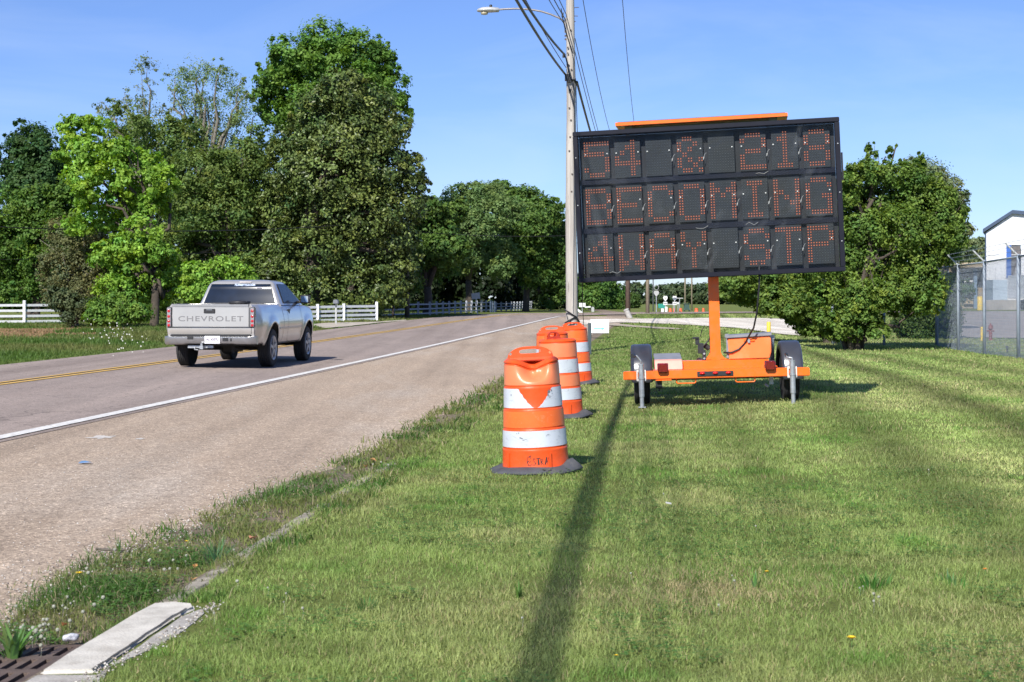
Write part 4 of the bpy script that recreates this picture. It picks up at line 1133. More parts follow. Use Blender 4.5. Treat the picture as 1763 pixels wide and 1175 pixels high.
SECT = [(0.015, 0.172, 0.263, 0.256, None), (0.182, 0.325, 0.252, 0.246, 'w'), (0.335, 0.478, 0.241, 0.235, 'o'), (0.488, 0.655, 0.230, 0.224, 'w'), (0.665, 0.838, 0.219, 0.213, 'o')]
def drum(label, x, y, yaw, tilt, handle_yaw, dented=False, worn=False, faded_top=False, base_yaw=0.3, seed=0):
    root = empty('traffic_drum', (x, y, g1(x, y) + 0.02), (R(tilt[0]), R(tilt[1]), 0))
    tag(root, label, 'traffic drum', 'orange and white drums along the shoulder')
    def dent(p):
        vx, vy, vz = p
        if not dented: return p
        if vz > 0.66 and vy < 0.05:
            k = math.exp(-((vx - 0.012) / 0.095) ** 2) * float(sstep((vz - 0.68) / 0.15)) * float(sstep((0.93 - vz) / 0.05)) * float(sstep((0.03 - vy) / 0.10))
            vy += 0.135 * k; vz -= 0.055 * k
            # creases
            k2 = math.exp(-((vx - 0.09 - (0.80 - vz) * -0.25) / 0.022) ** 2) * float(sstep((vz - 0.69) / 0.06)) * float(sstep((0.86 - vz) / 0.03))
            k3 = math.exp(-((vx - 0.02 + (0.80 - vz) * -0.5) / 0.018) ** 2) * float(sstep((vz - 0.69) / 0.06)) * float(sstep((0.86 - vz) / 0.03))
            if vy < 0: vy += 0.022 * k2 - 0.018 * k3
        return (vx, vy, vz)
    N = 96 if dented else 56
    body = MB(); prof = []
    for (z0, z1, r0, r1, kind) in SECT:
        prof += [(r0, z0), (r0 + 0.003, z0 + 0.006)]
        for t in np.linspace(0.1, 0.9, 9 if z0 > 0.6 else 3): prof.append((r0 + (r1 - r0) * t, z0 + (z1 - z0) * t))
        prof += [(r1 + 0.002, z1 - 0.004), (r1, z1), (r1 - 0.004, z1 + 0.004)]
    prof += [(0.216, 0.846), (0.217, 0.856), (0.205, 0.868), (0.190, 0.878), (0.15, 0.880), (0.09, 0.879), (0.04, 0.878), (0.004, 0.878)]
    body.lathe(prof, N)
    body.v = [dent(p) for p in body.v]
    # raised vertical ribs on the bottom ring
    for a in (-52, 25, 150):
        a = R(a - 90 + 0)
        body.box((0.262 * math.cos(a), 0.262 * math.sin(a), 0.085), (0.022, 0.014, 0.12), (0, 0, a))
    body.build('body', M_ORANGE_PL, root, smooth=True, autosmooth=40)
    for i, (z0, z1, r0, r1, kind) in enumerate(SECT):
        if not kind: continue
        m = MB(); rows = 14; vs = []; fs = []
        torn = dented and i == 3                            # the torn tongue of bare plastic under the dent
        for q in range(rows + 1):
            t = q / rows; z = z0 + 0.008 + (z1 - z0 - 0.016) * t; r = r0 + (r1 - r0) * t + 0.0035
            aL, aR = 0.0, 2 * math.pi
            if torn:
                hwid = 0.012 + 0.120 * t ** 0.72
                aL = -math.pi / 2 + math.asin(min(.95, (0.018 + hwid + 0.003 * math.sin(q * 2.3)) / r))
                aR = 1.5 * math.pi - math.asin(min(.95, (hwid - 0.018 + 0.003 * math.sin(q * 1.7 + 1)) / r))
            for k in range(N):
                a = aL + (aR - aL) * k / ((N - 1) if torn else N)
                vs.append(dent((r * math.cos(a), r * math.sin(a), z)))
        for q in range(rows):
            for k in range(N - 1 if torn else N):
                k2 = (k + 1) % N
                fs.append((q * N + k, q * N + k2, (q + 1) * N + k2, (q + 1) * N + k))
        m.add(vs, fs)
        mt = (M_WHITE_SH2 if worn else M_WHITE_SH) if kind == 'w' else (M_ORANGE_FADED if (worn or (dented and i == 4)) else M_ORANGE_SH)
        m.build('white_band' if kind == 'w' else 'orange_band', mt, root, smooth=True)
    # handle: flat upright plate with a long grip hole and a small bolt hole at each end
    outer = []
    hw = 0.190
    for t in np.linspace(0, 1, 25):
        xx = hw - 2 * hw * t
        z = 0.868 + 0.098 * (1 - abs(xx / hw) ** 3.6) ** 0.6 * (0.86 + 0.14 * (1 - (xx / hw) ** 2))
        outer.append((xx, z))
    bm = bmesh.new()
    def loop(pts): 
        v_ = [bm.verts.new((a, 0, b)) for a, b in pts]
        return [bm.edges.new((v_[k], v_[(k + 1) % len(v_)])) for k in range(len(v_))]
    loop([(hw, 0.855)] + outer[1:-1] + [(-hw, 0.855)])
    hole = []
    for k in range(24):
        a = 2 * math.pi * k / 24
        hole.append((0.088 * (abs(math.cos(a)) ** 0.5) * (1 if math.cos(a) > 0 else -1), 0.928 + 0.018 * (abs(math.sin(a)) ** 0.6) * (1 if math.sin(a) > 0 else -1) + 0.003 * math.cos(a * 1)))
    loop(hole)
    for sx in (-1, 1):
        loop([(sx * 0.158 + 0.012 * math.cos(2 * math.pi * k / 12), 0.912 + 0.012 * math.sin(2 * math.pi * k / 12)) for k in range(12)])
    bmesh.ops.triangle_fill(bm, use_beauty=True, edges=bm.edges[:])
    r_ = bmesh.ops.extrude_face_region(bm, geom=bm.faces[:])
    vv = [e for e in r_['geom'] if isinstance(e, bmesh.types.BMVert)]
    for q in vv: q.co.y += 0.034
    for q in bm.verts: q.co.y -= 0.017
    bmesh.ops.recalc_face_normals(bm, faces=bm.faces)
    es = [e for e in bm.edges if len(e.link_faces) == 2 and e.calc_face_angle(0) > R(50)]
    bmesh.ops.bevel(bm, geom=es, offset=0.004, segments=2, affect='EDGES', clamp_overlap=True)
    me = bpy.data.meshes.new('handle'); bm.to_mesh(me); bm.free(); me.materials.append(M_ORANGE_PL)
    h = bpy.data.objects.new('handle', me); COL.objects.link(h); h.parent = root; h.rotation_euler = (R(-4), 0, R(handle_yaw))
    m = MB(); m.box((0, 0, 0.868), (0.40, 0.085, 0.03), (0, 0, R(handle_yaw)), taper=0.85)
    m.build('handle_foot', M_ORANGE_PL, root, bevel=0.008)
    # rubber base ring: many-sided, sagging, with one lifted lip
    m = MB(); prof = [(0.18, 0.0), (0.262, 0.036), (0.30, 0.034), (0.36, 0.016), (0.385, 0.002), (0.388, -0.012), (0.2, -0.02)]
    m.lathe(prof, 48, caps=False)
    vs = []
    for (vx, vy, vz) in m.v:
        a = math.atan2(vy, vx); rr = math.hypot(vx, vy)
        oct_ = 1.0 / max(math.cos(((a + base_yaw) % (math.pi / 4)) - math.pi / 8), 0.9) * math.cos(math.pi / 8) if rr > 0.3 else 1
        lift = 0
        if rr > 0.255:
            lift = 0.050 * math.exp(-((a - R(-20)) / 0.26) ** 2) * math.exp(-((rr - 0.30) / 0.06) ** 2) * (1 if dented else 0.6)
            lift += 0.006 * math.sin(3 * a + seed)
        vs.append((vx * oct_, vy * oct_, vz + lift))
    m.v = vs
    m.build('rubber_base', M_RUBBER, root, smooth=True)
    return root, dent

d1, _ = drum('nearest orange and white drum with dented top, torn white band and black scrawl', 0.19, 12.42, 0, (0.5, -2.6), 4, dented=True, seed=1)
drum('second drum from the camera, scuffed and faded, its handle turned edge on', 0.555, 18.0, 0, (0, -2.3), 62, worn=True, base_yaw=0.1, seed=2)
drum('third drum, mostly hidden behind the second, only its top left showing', 0.575, 21.6, 0, (0, -1.5), 2, base_yaw=0.5, seed=3)
drum('farthest drum, cleaner bands, standing beside the thin dark marker post', 1.015, 24.8, 0, (0, -3.0), 8, base_yaw=0.2, seed=4)

# scrawl on the nearest drum
def scrawl():
    strokes = [
        [(-0.052, .118), (-0.062, .135), (-0.078, .125), (-0.082, .095), (-0.072, .068), (-0.056, .062), (-0.048, .075)],
        [(-0.060, .130), (-0.050, .142)],
        [(-0.018, .112), (-0.028, .118), (-0.036, .106), (-0.024, .092), (-0.014, .080), (-0.026, .066), (-0.040, .070)],
        [(-0.010, .116), (0.022, .120)], [(0.004, .118), (0.003, .066)], [(0.008, .112), (0.012, .068)],
        [(0.026, .066), (0.026, .112), (0.040, .110), (0.042, .098), (0.028, .090), (0.046, .066)],
        [(0.056, .064), (0.070, .126), (0.078, .066)], [(0.060, .088), (0.078, .086)], [(0.062, .070), (0.074, .122)],
        [(0.110, .120), (0.096, .126), (0.084, .112), (0.080, .090)],
        [(-0.078, .090), (-0.070, .100), (-0.062, .088), (-0.054, .098)],
    ]
    m = MB()
    for s in strokes:
        vs = []
        for i, (x, z) in enumerate(s):
            a = s[max(i - 1, 0)]; b = s[min(i + 1, len(s) - 1)]
            tx, tz = b[0] - a[0], b[1] - a[1]; L = math.hypot(tx, tz) or 1
            nx, nz_ = -tz / L, tx / L; w_ = 0.0026 + 0.0012 * math.sin(i * 2.1)
            for sg in (-1, 1):
                xx = x + 0.012 + nx * w_ * sg; zz = z + nz_ * w_ * sg - 0.012
                r = 0.263 - 0.007 * zz / 0.172 + 0.0022
                vs.append((xx, -math.sqrt(max(r * r - xx * xx, 0)), zz))
        m.add(vs, [(2 * k, 2 * k + 1, 2 * k + 3, 2 * k + 2) for k in range(len(s) - 1)])
    m.build('scrawl', M_MARKER, d1)
    # scuffs: torn flecks at the edge of the tear, and scratches on the bands
    m = MB(); rr = random.Random(5)
    def fleck(x, z, sx, sz, rb):
        pts = [(x + sx * math.cos(q) * rr.uniform(.5, 1), z + sz * math.sin(q) * rr.uniform(.5, 1)) for q in np.linspace(0, 5.6, 8)]
        vs = [(a, -math.sqrt(max(rb * rb - a * a, 0)), b) for a, b in pts]
        m.add(vs, [tuple(range(8))])
    for (x, z, sx, sz) in [(0.125, .617, .012, .016), (0.145, .625, .007, .010), (0.118, .590, .006, .022), (0.132, .575, .004, .018), (-0.17, .60, .005, .008), (0.150, .600, .004, .006), (-0.15, .545, .003, .003)]:
        fleck(x, z, sx, sz, 0.2325)
    for (x, z, sx, sz) in [(-0.115, .268, .012, .005), (-0.10, .262, .010, .006), (-0.09, .250, .014, .003), (-0.07, .254, .018, .0018), (-0.06, .243, .012, .0018), (0.04, .222, .016, .002), (0.052, .219, .009, .002), (0.105, .283, .014, .003), (0.09, .276, .005, .003), (-0.125, .305, .003, .008), (-0.14, .30, .003, .006)]:
        fleck(x, z, sx, sz, 0.2535)
    m.build('scuff_marks', simple('scuff_grey', (0.16, 0.17, 0.18), 0.7, var=0.4, scale=60), d1)
scrawl()

# ================================================================== message board trailer
M_TR_ORANGE = simple('trailer_orange', (0.86, 0.145, 0.008), 0.38, var=0.05, scale=3, spec=0.45, coat=0.1, dirt=(0.45, 0.17, 0.06), dirt_scale=9, dirt_amt=0.45)
M_TR_FADED = simple('trailer_box_orange', (0.86, 0.185, 0.040), 0.5, var=0.06, scale=3, dirt=(0.75, 0.30, 0.16), dirt_scale=3, dirt_amt=0.35)
M_PINK = simple('battery_lid_pink', (0.80, 0.33, 0.26), 0.45, var=0.05)
M_LID_GREY = simple('lid_grey', (0.20, 0.21, 0.24), 0.55, var=0.15)
M_BLACK = simple('black_plastic', (0.022, 0.023, 0.026), 0.45, var=0.2)
M_FENDER = simple('fender_plastic', (0.040, 0.043, 0.055), 0.28, var=0.1, bump=0.05, spec=0.6)
M_TYRE = simple('tyre_rubber', (0.020, 0.020, 0.021), 0.85, var=0.25, bump=0.3, bscale=90)
M_STEEL = simple('galvanised', (0.42, 0.44, 0.46), 0.42, metal=0.6, var=0.15, scale=20, dirt=(0.30, 0.29, 0.27), dirt_scale=12, dirt_amt=0.4)
M_RED_LENS = simple('red_lens', (0.14, 0.005, 0.008), 0.12, var=0.25, scale=60, spec=0.8, coat=0.6)
M_RUST_RED = simple('frame_dark_paint', (0.62, 0.13, 0.012), 0.6, var=0.2)  # frame tone darker than the trailer orange
M_CABLE = simple('cable_black', (0.012, 0.012, 0.014), 0.5, var=0.1)
M_CABLE_RED = simple('wire_red', (0.35, 0.03, 0.03), 0.5)

TX, TY = 2.54, 19.45
tr = empty('message_board_trailer', (TX, TY, 0.03), (0, R(-1.55), R(-3.5)))
tag(tr, 'orange wheeled trailer carrying a large black electronic message board on a mast', 'sign trailer')
m = MB(); m.box((0, 0, 0.40), (2.29, 0.10, 0.105)); m.build('rear_crossbar', M_TR_ORANGE, tr, bevel=0.008)
m = MB()
m.box((-0.02, 0.30, 0.445), (1.50, 0.46, 0.010)); m.box((0.06, 0.47, 0.50), (1.26, 0.22, 0.10))
m.box((0.06, 0.345, 0.462), (1.30, 0.03, 0.035))
m.prism([(0.66, 0.452), (0.66, 0.55), (0.80, 0.452)], 0.30, 0.56, 'y'); m.prism([(-0.66, 0.452), (-0.60, 0.55), (-0.55, 0.55), (-0.55, 0.452)], 0.32, 0.55, 'y')
m.build('deck', M_TR_ORANGE, tr, bevel=0.006)
m = MB()
for sx in (-1, 1): m.box((sx * 0.66 + 0.0, 1.05, 0.43), (0.07, 1.85, 0.10))
m.box((0, 1.98, 0.43), (1.39, 0.08, 0.10)); m.box((0, 1.2, 0.43), (1.25, 0.08, 0.098))
m.tube([(0.0, 2.02, 0.42), (0.0, 3.6, 0.42)], 0.045, 6)
m.build('frame', M_RUST_RED, tr, bevel=0.004)
m = MB(); m.tube([(-0.92, 0.72, 0.325), (0.99, 0.72, 0.325)], 0.035, 10); m.build('axle', M_BLACK, tr)
# mast with flared foot
m = MB()
m.box((0.03, 0.47, 1.35), (0.128, 0.128, 1.62))
for sx in (-1, 1):
    pts = []
    for k in range(9):
        a = R(90) * k / 8
        pts.append((0.03 + sx * (0.063 + 0.12 * (1 - math.sin(a))), 0.552 + 0.12 * (1 - math.cos(a))))
    pts.append((0.03 + sx * 0.058, 0.672)); pts.append((0.03 + sx * 0.058, 0.552))
    m.prism(pts, 0.405, 0.418, 'y'); m.prism(pts, 0.522, 0.535, 'y')
m.box((0.03, 0.47, 0.556), (0.30, 0.13, 0.012))
m.build('mast', M_TR_ORANGE, tr, bevel=0.005)
m = MB(); m.box((0.03, 0.47, 1.72), (0.19, 0.19, 0.10)); m.box((0.03, 0.45, 1.83), (0.26, 0.24, 0.06)); m.build('mast_collar', M_BLACK, tr, bevel=0.01)
# wheels and fenders
for sx, xc in ((-1, -0.905), (1, 0.985)):
    t = MB(); prof = [(0.19, -0.09), (0.27, -0.10), (0.315, -0.095), (0.328, -0.07)]
    for k in range(5):
        zc = -0.06 + k * 0.03
        prof += [(0.330, zc - 0.010), (0.330, zc + 0.008), (0.321, zc + 0.011), (0.321, zc + 0.018)]
    prof += [(0.328, 0.085), (0.31, 0.097), (0.27, 0.10), (0.19, 0.09)]
    t.lathe(prof, 40, (xc, 0.72, 0.325), 'x')
    w_ = t.build('wheel', M_TYRE, tr, smooth=True, autosmooth=30)
    t = MB(); t.lathe([(0.02, -0.05), (0.08, -0.055), (0.10, -0.02), (0.18, -0.04), (0.192, -0.075), (0.20, -0.08), (0.20, 0.08), (0.192, 0.075), (0.18, 0.04), (0.1, 0.02), (0.08, 0.055), (0.02, 0.05)], 28, (xc, 0.72, 0.325), 'x')
    t.build('rim', M_STEEL, w_, smooth=True, autosmooth=30)
    f_ = MB(); vs = []; nn = 26
    for k in range(nn + 1):
        a = R(-6) + R(192) * k / nn
        rr = 0.425 + (0.02 if k in (0, nn) else 0)
        for (dx, dr) in ((-0.132, -0.10), (-0.134, -0.035), (-0.120, -0.008), (-0.095, 0.0), (0.095, 0.0), (0.120, -0.008), (0.134, -0.035), (0.132, -0.10)):
            vs.append((xc + dx, 0.72 - (rr + dr) * math.cos(a), 0.34 + (rr + dr) * math.sin(a)))
    # skirt line: flatten the ends
    for k in range(nn):
        pass
    fs = [(k * 8 + j, k * 8 + j + 1, (k + 1) * 8 + j + 1, (k + 1) * 8 + j) for k in range(nn) for j in range(7)]
    f_.add(vs, fs)
    fo = f_.build('fender', M_FENDER, tr, smooth=True)
    so_ = fo.modifiers.new('s', 'SOLIDIFY'); so_.thickness = 0.008; so_.offset = -1
# jacks
for sx, xc in ((-1, -0.925), (1, 0.93)):
    m = MB()
    m.tube([(xc, -0.10, 0.02 if sx < 0 else 0.005), (xc, -0.10, 0.15)], 0.026, 14)
    m.tube([(xc, -0.10, 0.14), (xc, -0.10, 0.535)], 0.033, 16)
    m.tube([(xc, -0.10, 0.36), (xc, -0.10, 0.39)], 0.040, 16); m.tube([(xc, -0.10, 0.53), (xc, -0.10, 0.545)], 0.036, 16)
    m.box((xc, -0.10, 0.012), (0.09, 0.09, 0.012))
    jack = m.build('jack', M_STEEL, tr, smooth=True, autosmooth=30)
    m = MB()
    for z_ in (0.345, 0.455): m.box((xc, -0.062, z_), (0.115, 0.014, 0.03))
    m.box((xc - 0.05, -0.06, 0.40), (0.018, 0.02, 0.13)); m.box((xc + 0.05, -0.06, 0.40), (0.018, 0.02, 0.13))
    m.build('jack_bracket', simple('bracket_white', (0.62, 0.60, 0.57), 0.6), jack, bevel=0.003)
    m = MB()
    if sx < 0:
        m.tube([(xc, -0.10, 0.54), (xc - 0.005, -0.10, 0.59), (xc - 0.05, -0.11, 0.645), (xc - 0.095, -0.12, 0.66)], 0.011, 8)
        m.build('crank', M_STEEL, jack, smooth=True)
        m = MB(); m.tube([(xc - 0.085, -0.13, 0.650), (xc - 0.105, -0.20, 0.650)], 0.027, 12); m.build('crank_knob', M_BLACK, jack, smooth=True, autosmooth=40)
    else:
        m.tube([(xc, -0.10, 0.54), (xc, -0.10, 0.575), (xc - 0.055, -0.09, 0.582), (xc - 0.06, 0.02, 0.60)], 0.011, 8)
        m.build('crank', M_STEEL, jack, smooth=True)
        m = MB(); m.tube([(xc - 0.055, -0.02, 0.60), (xc - 0.055, 0.05, 0.62)], 0.02, 10); m.build('crank_knob', M_BLACK, jack)
# lamps
for xc in (-0.655, 0.665):
    m = MB()
    m.box((xc, -0.075, 0.485), (0.125, 0.07, 0.118))
    l_ = m.build('tail_lamp', M_RED_LENS, tr, bevel=0.014, bseg=3, smooth=True, autosmooth=50)
    m = MB(); m.box((xc, -0.028, 0.485), (0.135, 0.03, 0.122)); m.build('lamp_housing', M_BLACK, l_, bevel=0.006)
m = MB(); m.box((-0.012, -0.056, 0.402), (0.445, 0.014, 0.060)); idb = m.build('marker_light_bar', M_BLACK, tr, bevel=0.004)
for k in (-1, 0, 1):
    m = MB(); m.box((-0.012 + k * 0.16, -0.074, 0.410), (0.062, 0.026, 0.032)); m.build('marker_light', simple('marker_red', (0.75, 0.02, 0.015), 0.2, spec=0.7), idb, bevel=0.01, smooth=True)
for xc in (-0.37, 0.36):
    m = MB(); m.tube([(xc - 0.118, 0.0, 0.352), (xc - 0.118, 0.0, 0.300), (xc - 0.105, 0, 0.288), (xc + 0.105, 0, 0.288), (xc + 0.118, 0, 0.30), (xc + 0.118, 0, 0.352)], 0.0085, 8)
    m.build('stake_loop', M_TR_ORANGE, tr, smooth=True)
m = MB(); m.box((-0.65, 0.02, 0.336), (0.20, 0.14, 0.014)); m.build('step_plate', M_TR_ORANGE, tr, bevel=0.003)
m = MB(); m.box((-0.70, 0.30, 0.27), (0.08, 0.05, 0.09)); m.tube([(-0.74, 0.3, 0.23), (-0.64, 0.3, 0.22)], 0.014, 6); m.tube([(-0.69, 0.3, 0.25), (-0.70, 0.3, 0.18)], 0.010, 6); m.build('spring_shackle', M_BLACK, tr)
m = MB(); m.box((0.70, 0.22, 0.29), (0.05, 0.06, 0.10)); m.tube([(0.62, 0.2, 0.24), (0.66, 0.18, 0.21)], 0.018, 8); m.build('hitch_shackle', M_STEEL, tr)
# battery tray lid
m = MB(); m.prism([(0.20, 0.452), (0.28, 0.56), (0.34, 0.575), (0.75, 0.575), (0.75, 0.452)], -0.745, -0.40, 'x'); bt = m.build('battery_box', M_PINK, tr, bevel=0.006)
m = MB(); m.box((-0.5725, 0.60, 0.605), (0.345, 0.52, 0.008), (R(6), 0, 0)); m.build('battery_box_lid', M_LID_GREY, bt, bevel=0.002)
# winch bracket left of the mast
m = MB(); m.box((-0.115, 0.40, 0.61), (0.045, 0.02, 0.15)); m.box((-0.15, 0.50, 0.70), (0.07, 0.12, 0.13)); m.box((-0.19, 0.52, 0.795), (0.05, 0.05, 0.10)); m.box((-0.215, 0.50, 0.835), (0.07, 0.05, 0.022))
m.tube([(-0.10, 0.5, 0.74), (-0.04, 0.5, 0.69)], 0.035, 8)
wn = m.build('winch', M_BLACK, tr, bevel=0.005)
m = MB()
for z_ in (0.575, 0.635): m.tube([(-0.115, 0.375, z_), (-0.115, 0.395, z_)], 0.013, 10)
m.build('bolts', M_STEEL, wn)
m = MB(); m.tube([(-0.15, 0.5, 0.85), (-0.13, 0.5, 0.93), (-0.09, 0.5, 0.99)], 0.006, 6); m.tube([(-0.13, 0.45, 0.72), (-0.05, 0.45, 0.80), (0.0, 0.44, 0.9)], 0.010, 6); m.build('winch_cable', M_CABLE, wn)
# control box with black lid
m = MB(); m.prism([(0.165, 0.555), (0.150, 0.82), (0.675, 0.845), (0.690, 0.80), (0.690, 0.64), (0.665, 0.560)], 0.42, 0.92, 'y')
cbx = m.build('control_box', M_TR_FADED, tr, bevel=0.008, rot=(0, 0, R(-5)))
m = MB(); m.prism([(0.135, 0.822), (0.135, 0.858), (0.70, 0.882), (0.70, 0.843)], 0.395, 0.95, 'y'); m.box((0.145, 0.66, 0.72), (0.03, 0.46, 0.30)); m.box((0.14, 0.50, 0.85), (0.05, 0.1, 0.05))
m.build('control_box_lid', M_LID_GREY, cbx, bevel=0.006)
m = MB(); m.box((0.42, 0.412, 0.790), (0.135, 0.014, 0.030)); m.build('latch_strap', M_TR_ORANGE, cbx, bevel=0.003)
m = MB(); m.box((0.415, 0.400, 0.785), (0.03, 0.025, 0.055)); m.build('padlock', M_STEEL, cbx, bevel=0.005)
m = MB(); m.tube([(0.79, 0.95, 0.45), (0.79, 0.95, 0.80)], 0.035, 10); m.box((0.79, 0.95, 0.81), (0.08, 0.06, 0.05)); m.build('tongue_jack', M_STEEL, tr)
# hanging cables
m = MB()
m.tube([(0.58, 0.12, 1.78), (0.575, 0.12, 1.5), (0.54, 0.14, 1.15), (0.50, 0.22, 0.95), (0.44, 0.34, 0.83), (0.40, 0.385, 0.755), (0.32, 0.38, 0.68), (0.23, 0.38, 0.645), (0.13, 0.40, 0.64)], 0.011, 8)
m.build('power_cable', M_CABLE, tr, smooth=True)
m = MB(); pts = []
for k in range(15):
    a = 2 * math.pi * k / 14
    pts.append((-0.19 + 0.065 * math.cos(a), 0.30, 1.70 + 0.095 * math.sin(a)))
m.tube(pts, 0.011, 8, cap=False); m.tube([(-0.13, 0.3, 1.72), (-0.05, 0.32, 1.78), (0.03, 0.4, 1.80)], 0.011, 8); m.tube([(-0.14, 0.3, 1.70), (-0.12, 0.3, 1.66)], 0.02, 8)
m.tube([(0.10, 0.42, 1.66), (0.22, 0.38, 1.64), (0.33, 0.34, 1.68), (0.40, 0.3, 1.76)], 0.012, 8)
m.box((-0.07, 0.30, 1.745), (0.06, 0.05, 0.05))
m.build('cable_loop', M_CABLE, tr, smooth=False)

# ---- the message board
BW, BH, BD = 3.30, 1.90, 0.20
bd = empty('message_board', (-0.035, 0.16, 2.550), (0, R(-0.85), R(-5.0)))
bd.parent = tr
M_BOARD = simple('board_black_paint', (0.009, 0.010, 0.018), 0.45, var=0.12, spec=0.22)
M_BOARD_IN = simple('board_inner', (0.006, 0.007, 0.009), 0.6, var=0.25, scale=4)
M_PLATE = simple('led_plate', (0.013, 0.017, 0.020), 0.7, var=0.2, scale=6, bump=0.2, bscale=150)
m = MB(); fw = 0.058
m.box((0, 0, BH / 2 - fw / 2), (BW, BD, fw)); m.box((0, 0, -BH / 2 + fw / 2), (BW, BD, fw))
m.box((-BW / 2 + fw / 2, 0, 0), (fw, BD - 0.004, BH - 2 * fw - 0.002)); m.box((BW / 2 - fw / 2, 0, 0), (fw, BD - 0.004, BH - 2 * fw - 0.002))
m.build('frame', M_BOARD, bd, bevel=0.006)
m = MB(); m.box((0, BD / 2 - 0.012, 0), (BW - 2 * fw - 0.004, 0.014, BH - 2 * fw - 0.004)); m.build('back_panel', M_BOARD_IN, bd)
m = MB()
for z_ in (0.31, -0.31): m.box((0, 0.045, z_ + 0.005), (BW - 2 * fw - 0.01, 0.03, 0.065))
m.build('cross_rail', M_BOARD, bd)
GLYPH = {
 '5': ["11111", "10000", "11110", "00001", "00001", "10001", "01110"], '4': ["00010", "00110", "01010", "10010", "11111", "00010", "00010"],
 '&': ["01100", "10010", "10100", "01000", "10101", "10010", "01101"], '2': ["01110", "10001", "00001", "01110", "10000", "10000", "11111"],
 '1': ["00100", "01100", "00100", "00100", "00100", "00100", "01110"], '8': ["01110", "10001", "10001", "01110", "10001", "10001", "01110"],
 'B': ["11110", "10001", "10001", "11110", "10001", "10001", "11110"], 'E': ["11111", "10000", "10000", "11110", "10000", "10000", "11111"],
 'C': ["01110", "10001", "10000", "10000", "10000", "10001", "01110"], 'O': ["01110", "10001", "10001", "10001", "10001", "10001", "01110"],
 'M': ["10001", "11011", "10101", "10001", "10001", "10001", "10001"], 'I': ["01110", "00100", "00100", "00100", "00100", "00100", "01110"],
 'N': ["10001", "10001", "11001", "10101", "10011", "10001", "10001"], 'G': ["01110", "10001", "10000", "10011", "10001", "10001", "01111"],
 'W': ["10001", "10001", "10001", "10101", "10101", "11011", "10001"], 'A': ["01110", "10001", "10001", "11111", "10001", "10001", "10001"],
 'Y': ["10001", "10001", "01010", "00100", "00100", "00100", "00100"], 'S': ["01110", "10001", "10000", "01110", "00001", "10001", "01110"],
 'T': ["11111", "00100", "00100", "00100", "00100", "00100", "00100"], 'P': ["11110", "10001", "10001", "11110", "10000", "10000", "10000"], ' ': ["00000"] * 7}
def led_mat():
    m_, n, l, p = mat_new('amber_led')
    p.inputs['Base Color'].default_value = (0.30, 0.05, 0.015, 1); p.inputs['Roughness'].default_value = 0.3
    p.inputs['Emission Color'].default_value = (1.0, 0.33, 0.15, 1); p.inputs['Emission Strength'].default_value = 0.62
    return m_
M_LED = led_mat(); M_SCREW = simple('bright_screw', (0.75, 0.75, 0.72), 0.3, var=0.05)
M_LED_OFF = simple('led_unlit', (0.12, 0.14, 0.15), 0.5, var=0.3, scale=40, spec=0.6)
M_LED_GLOW = simple('led_painted_glow', (0.040, 0.008, 0.007), 0.6)  # dim red glow round the lit dots, put into a flat colour
MSG = ["54 & 218", "BECOMING", "4WAY STP"]
CW, RH = 0.391, 0.597
rngb = random.Random(2)
for r_i, line in enumerate(MSG):
    for c_i, ch in enumerate(line):
        cx_ = (c_i - 3.5) * CW; cz = (1 - r_i) * RH + 0.0
        m = MB(); m.box((cx_, 0.03, cz), (0.325, 0.035, 0.50))
        plate = m.build('character_module', M_PLATE, bd, bevel=0.004)
        on, off, rim = MB(), MB(), MB()  # rim collects the painted glow squares behind lit dots
        g = GLYPH[ch]
        px_, pz_ = 0.0330, 0.0330
        for row in range(7):
            for col in range(5):
                for a in (0, 1):
                    for b in (0, 1):
                        x_ = cx_ + (col * 2 + a - 4.5) * px_; z_ = cz - (row * 2 + b - 6.5) * pz_
                        lit = g[row][col] == '1'
                        t = on if lit else off
                        r0 = 0.0064 if lit else 0.0050
                        pts = [(x_ + r0 * math.cos(q * 1.0472), z_ + r0 * math.sin(q * 1.0472)) for q in range(6)]
                        vs = [(p_[0], 0.009, p_[1]) for p_ in pts] + [(x_, 0.002, z_)]
                        t.add(vs, [(q, (q + 1) % 6, 6) for q in range(6)])
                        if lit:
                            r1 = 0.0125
                            rim.add([(x_ - r1, 0.0112, z_ - r1), (x_ + r1, 0.0112, z_ - r1), (x_ + r1, 0.0112, z_ + r1), (x_ - r1, 0.0112, z_ + r1)], [(0, 1, 2, 3)])  # square painted as glow, behind lit dots only
        if on.v: on.build('lit_dots', M_LED, plate); rim.build('painted_dot_glow', M_LED_GLOW, plate)
        off.build('unlit_dots', M_LED_OFF, plate)
        # fixing screws that catch the light, and a loose ribbon connector
        m = MB()
        for sx in (-0.14, 0.135):
            m.lathe([(0.011, 0.0), (0.009, -0.006), (0.001, -0.010)], 8, (cx_ + sx, 0.010, cz + 0.065), 'y')
        m.build('screws', M_SCREW, plate, smooth=True)
        if rngb.random() < 0.75 and c_i < 7:
            m = MB(); x0 = cx_ + 0.17
            m.tube([(x0 + 0.035, 0.02, cz + 0.01), (x0 + 0.02, -0.005, cz + 0.0), (x0 + 0.008, -0.01, cz - 0.03), (x0 + 0.002, 0.0, cz - 0.06)], 0.0018, 5)
            m.tube([(x0 + 0.004, -0.012, cz - 0.04), (x0 - 0.004, -0.012, cz - 0.075)], [0.008, 0.004], 6)
            m.build('connector', simple('connector_white', (0.6, 0.6, 0.58), 0.4), plate)
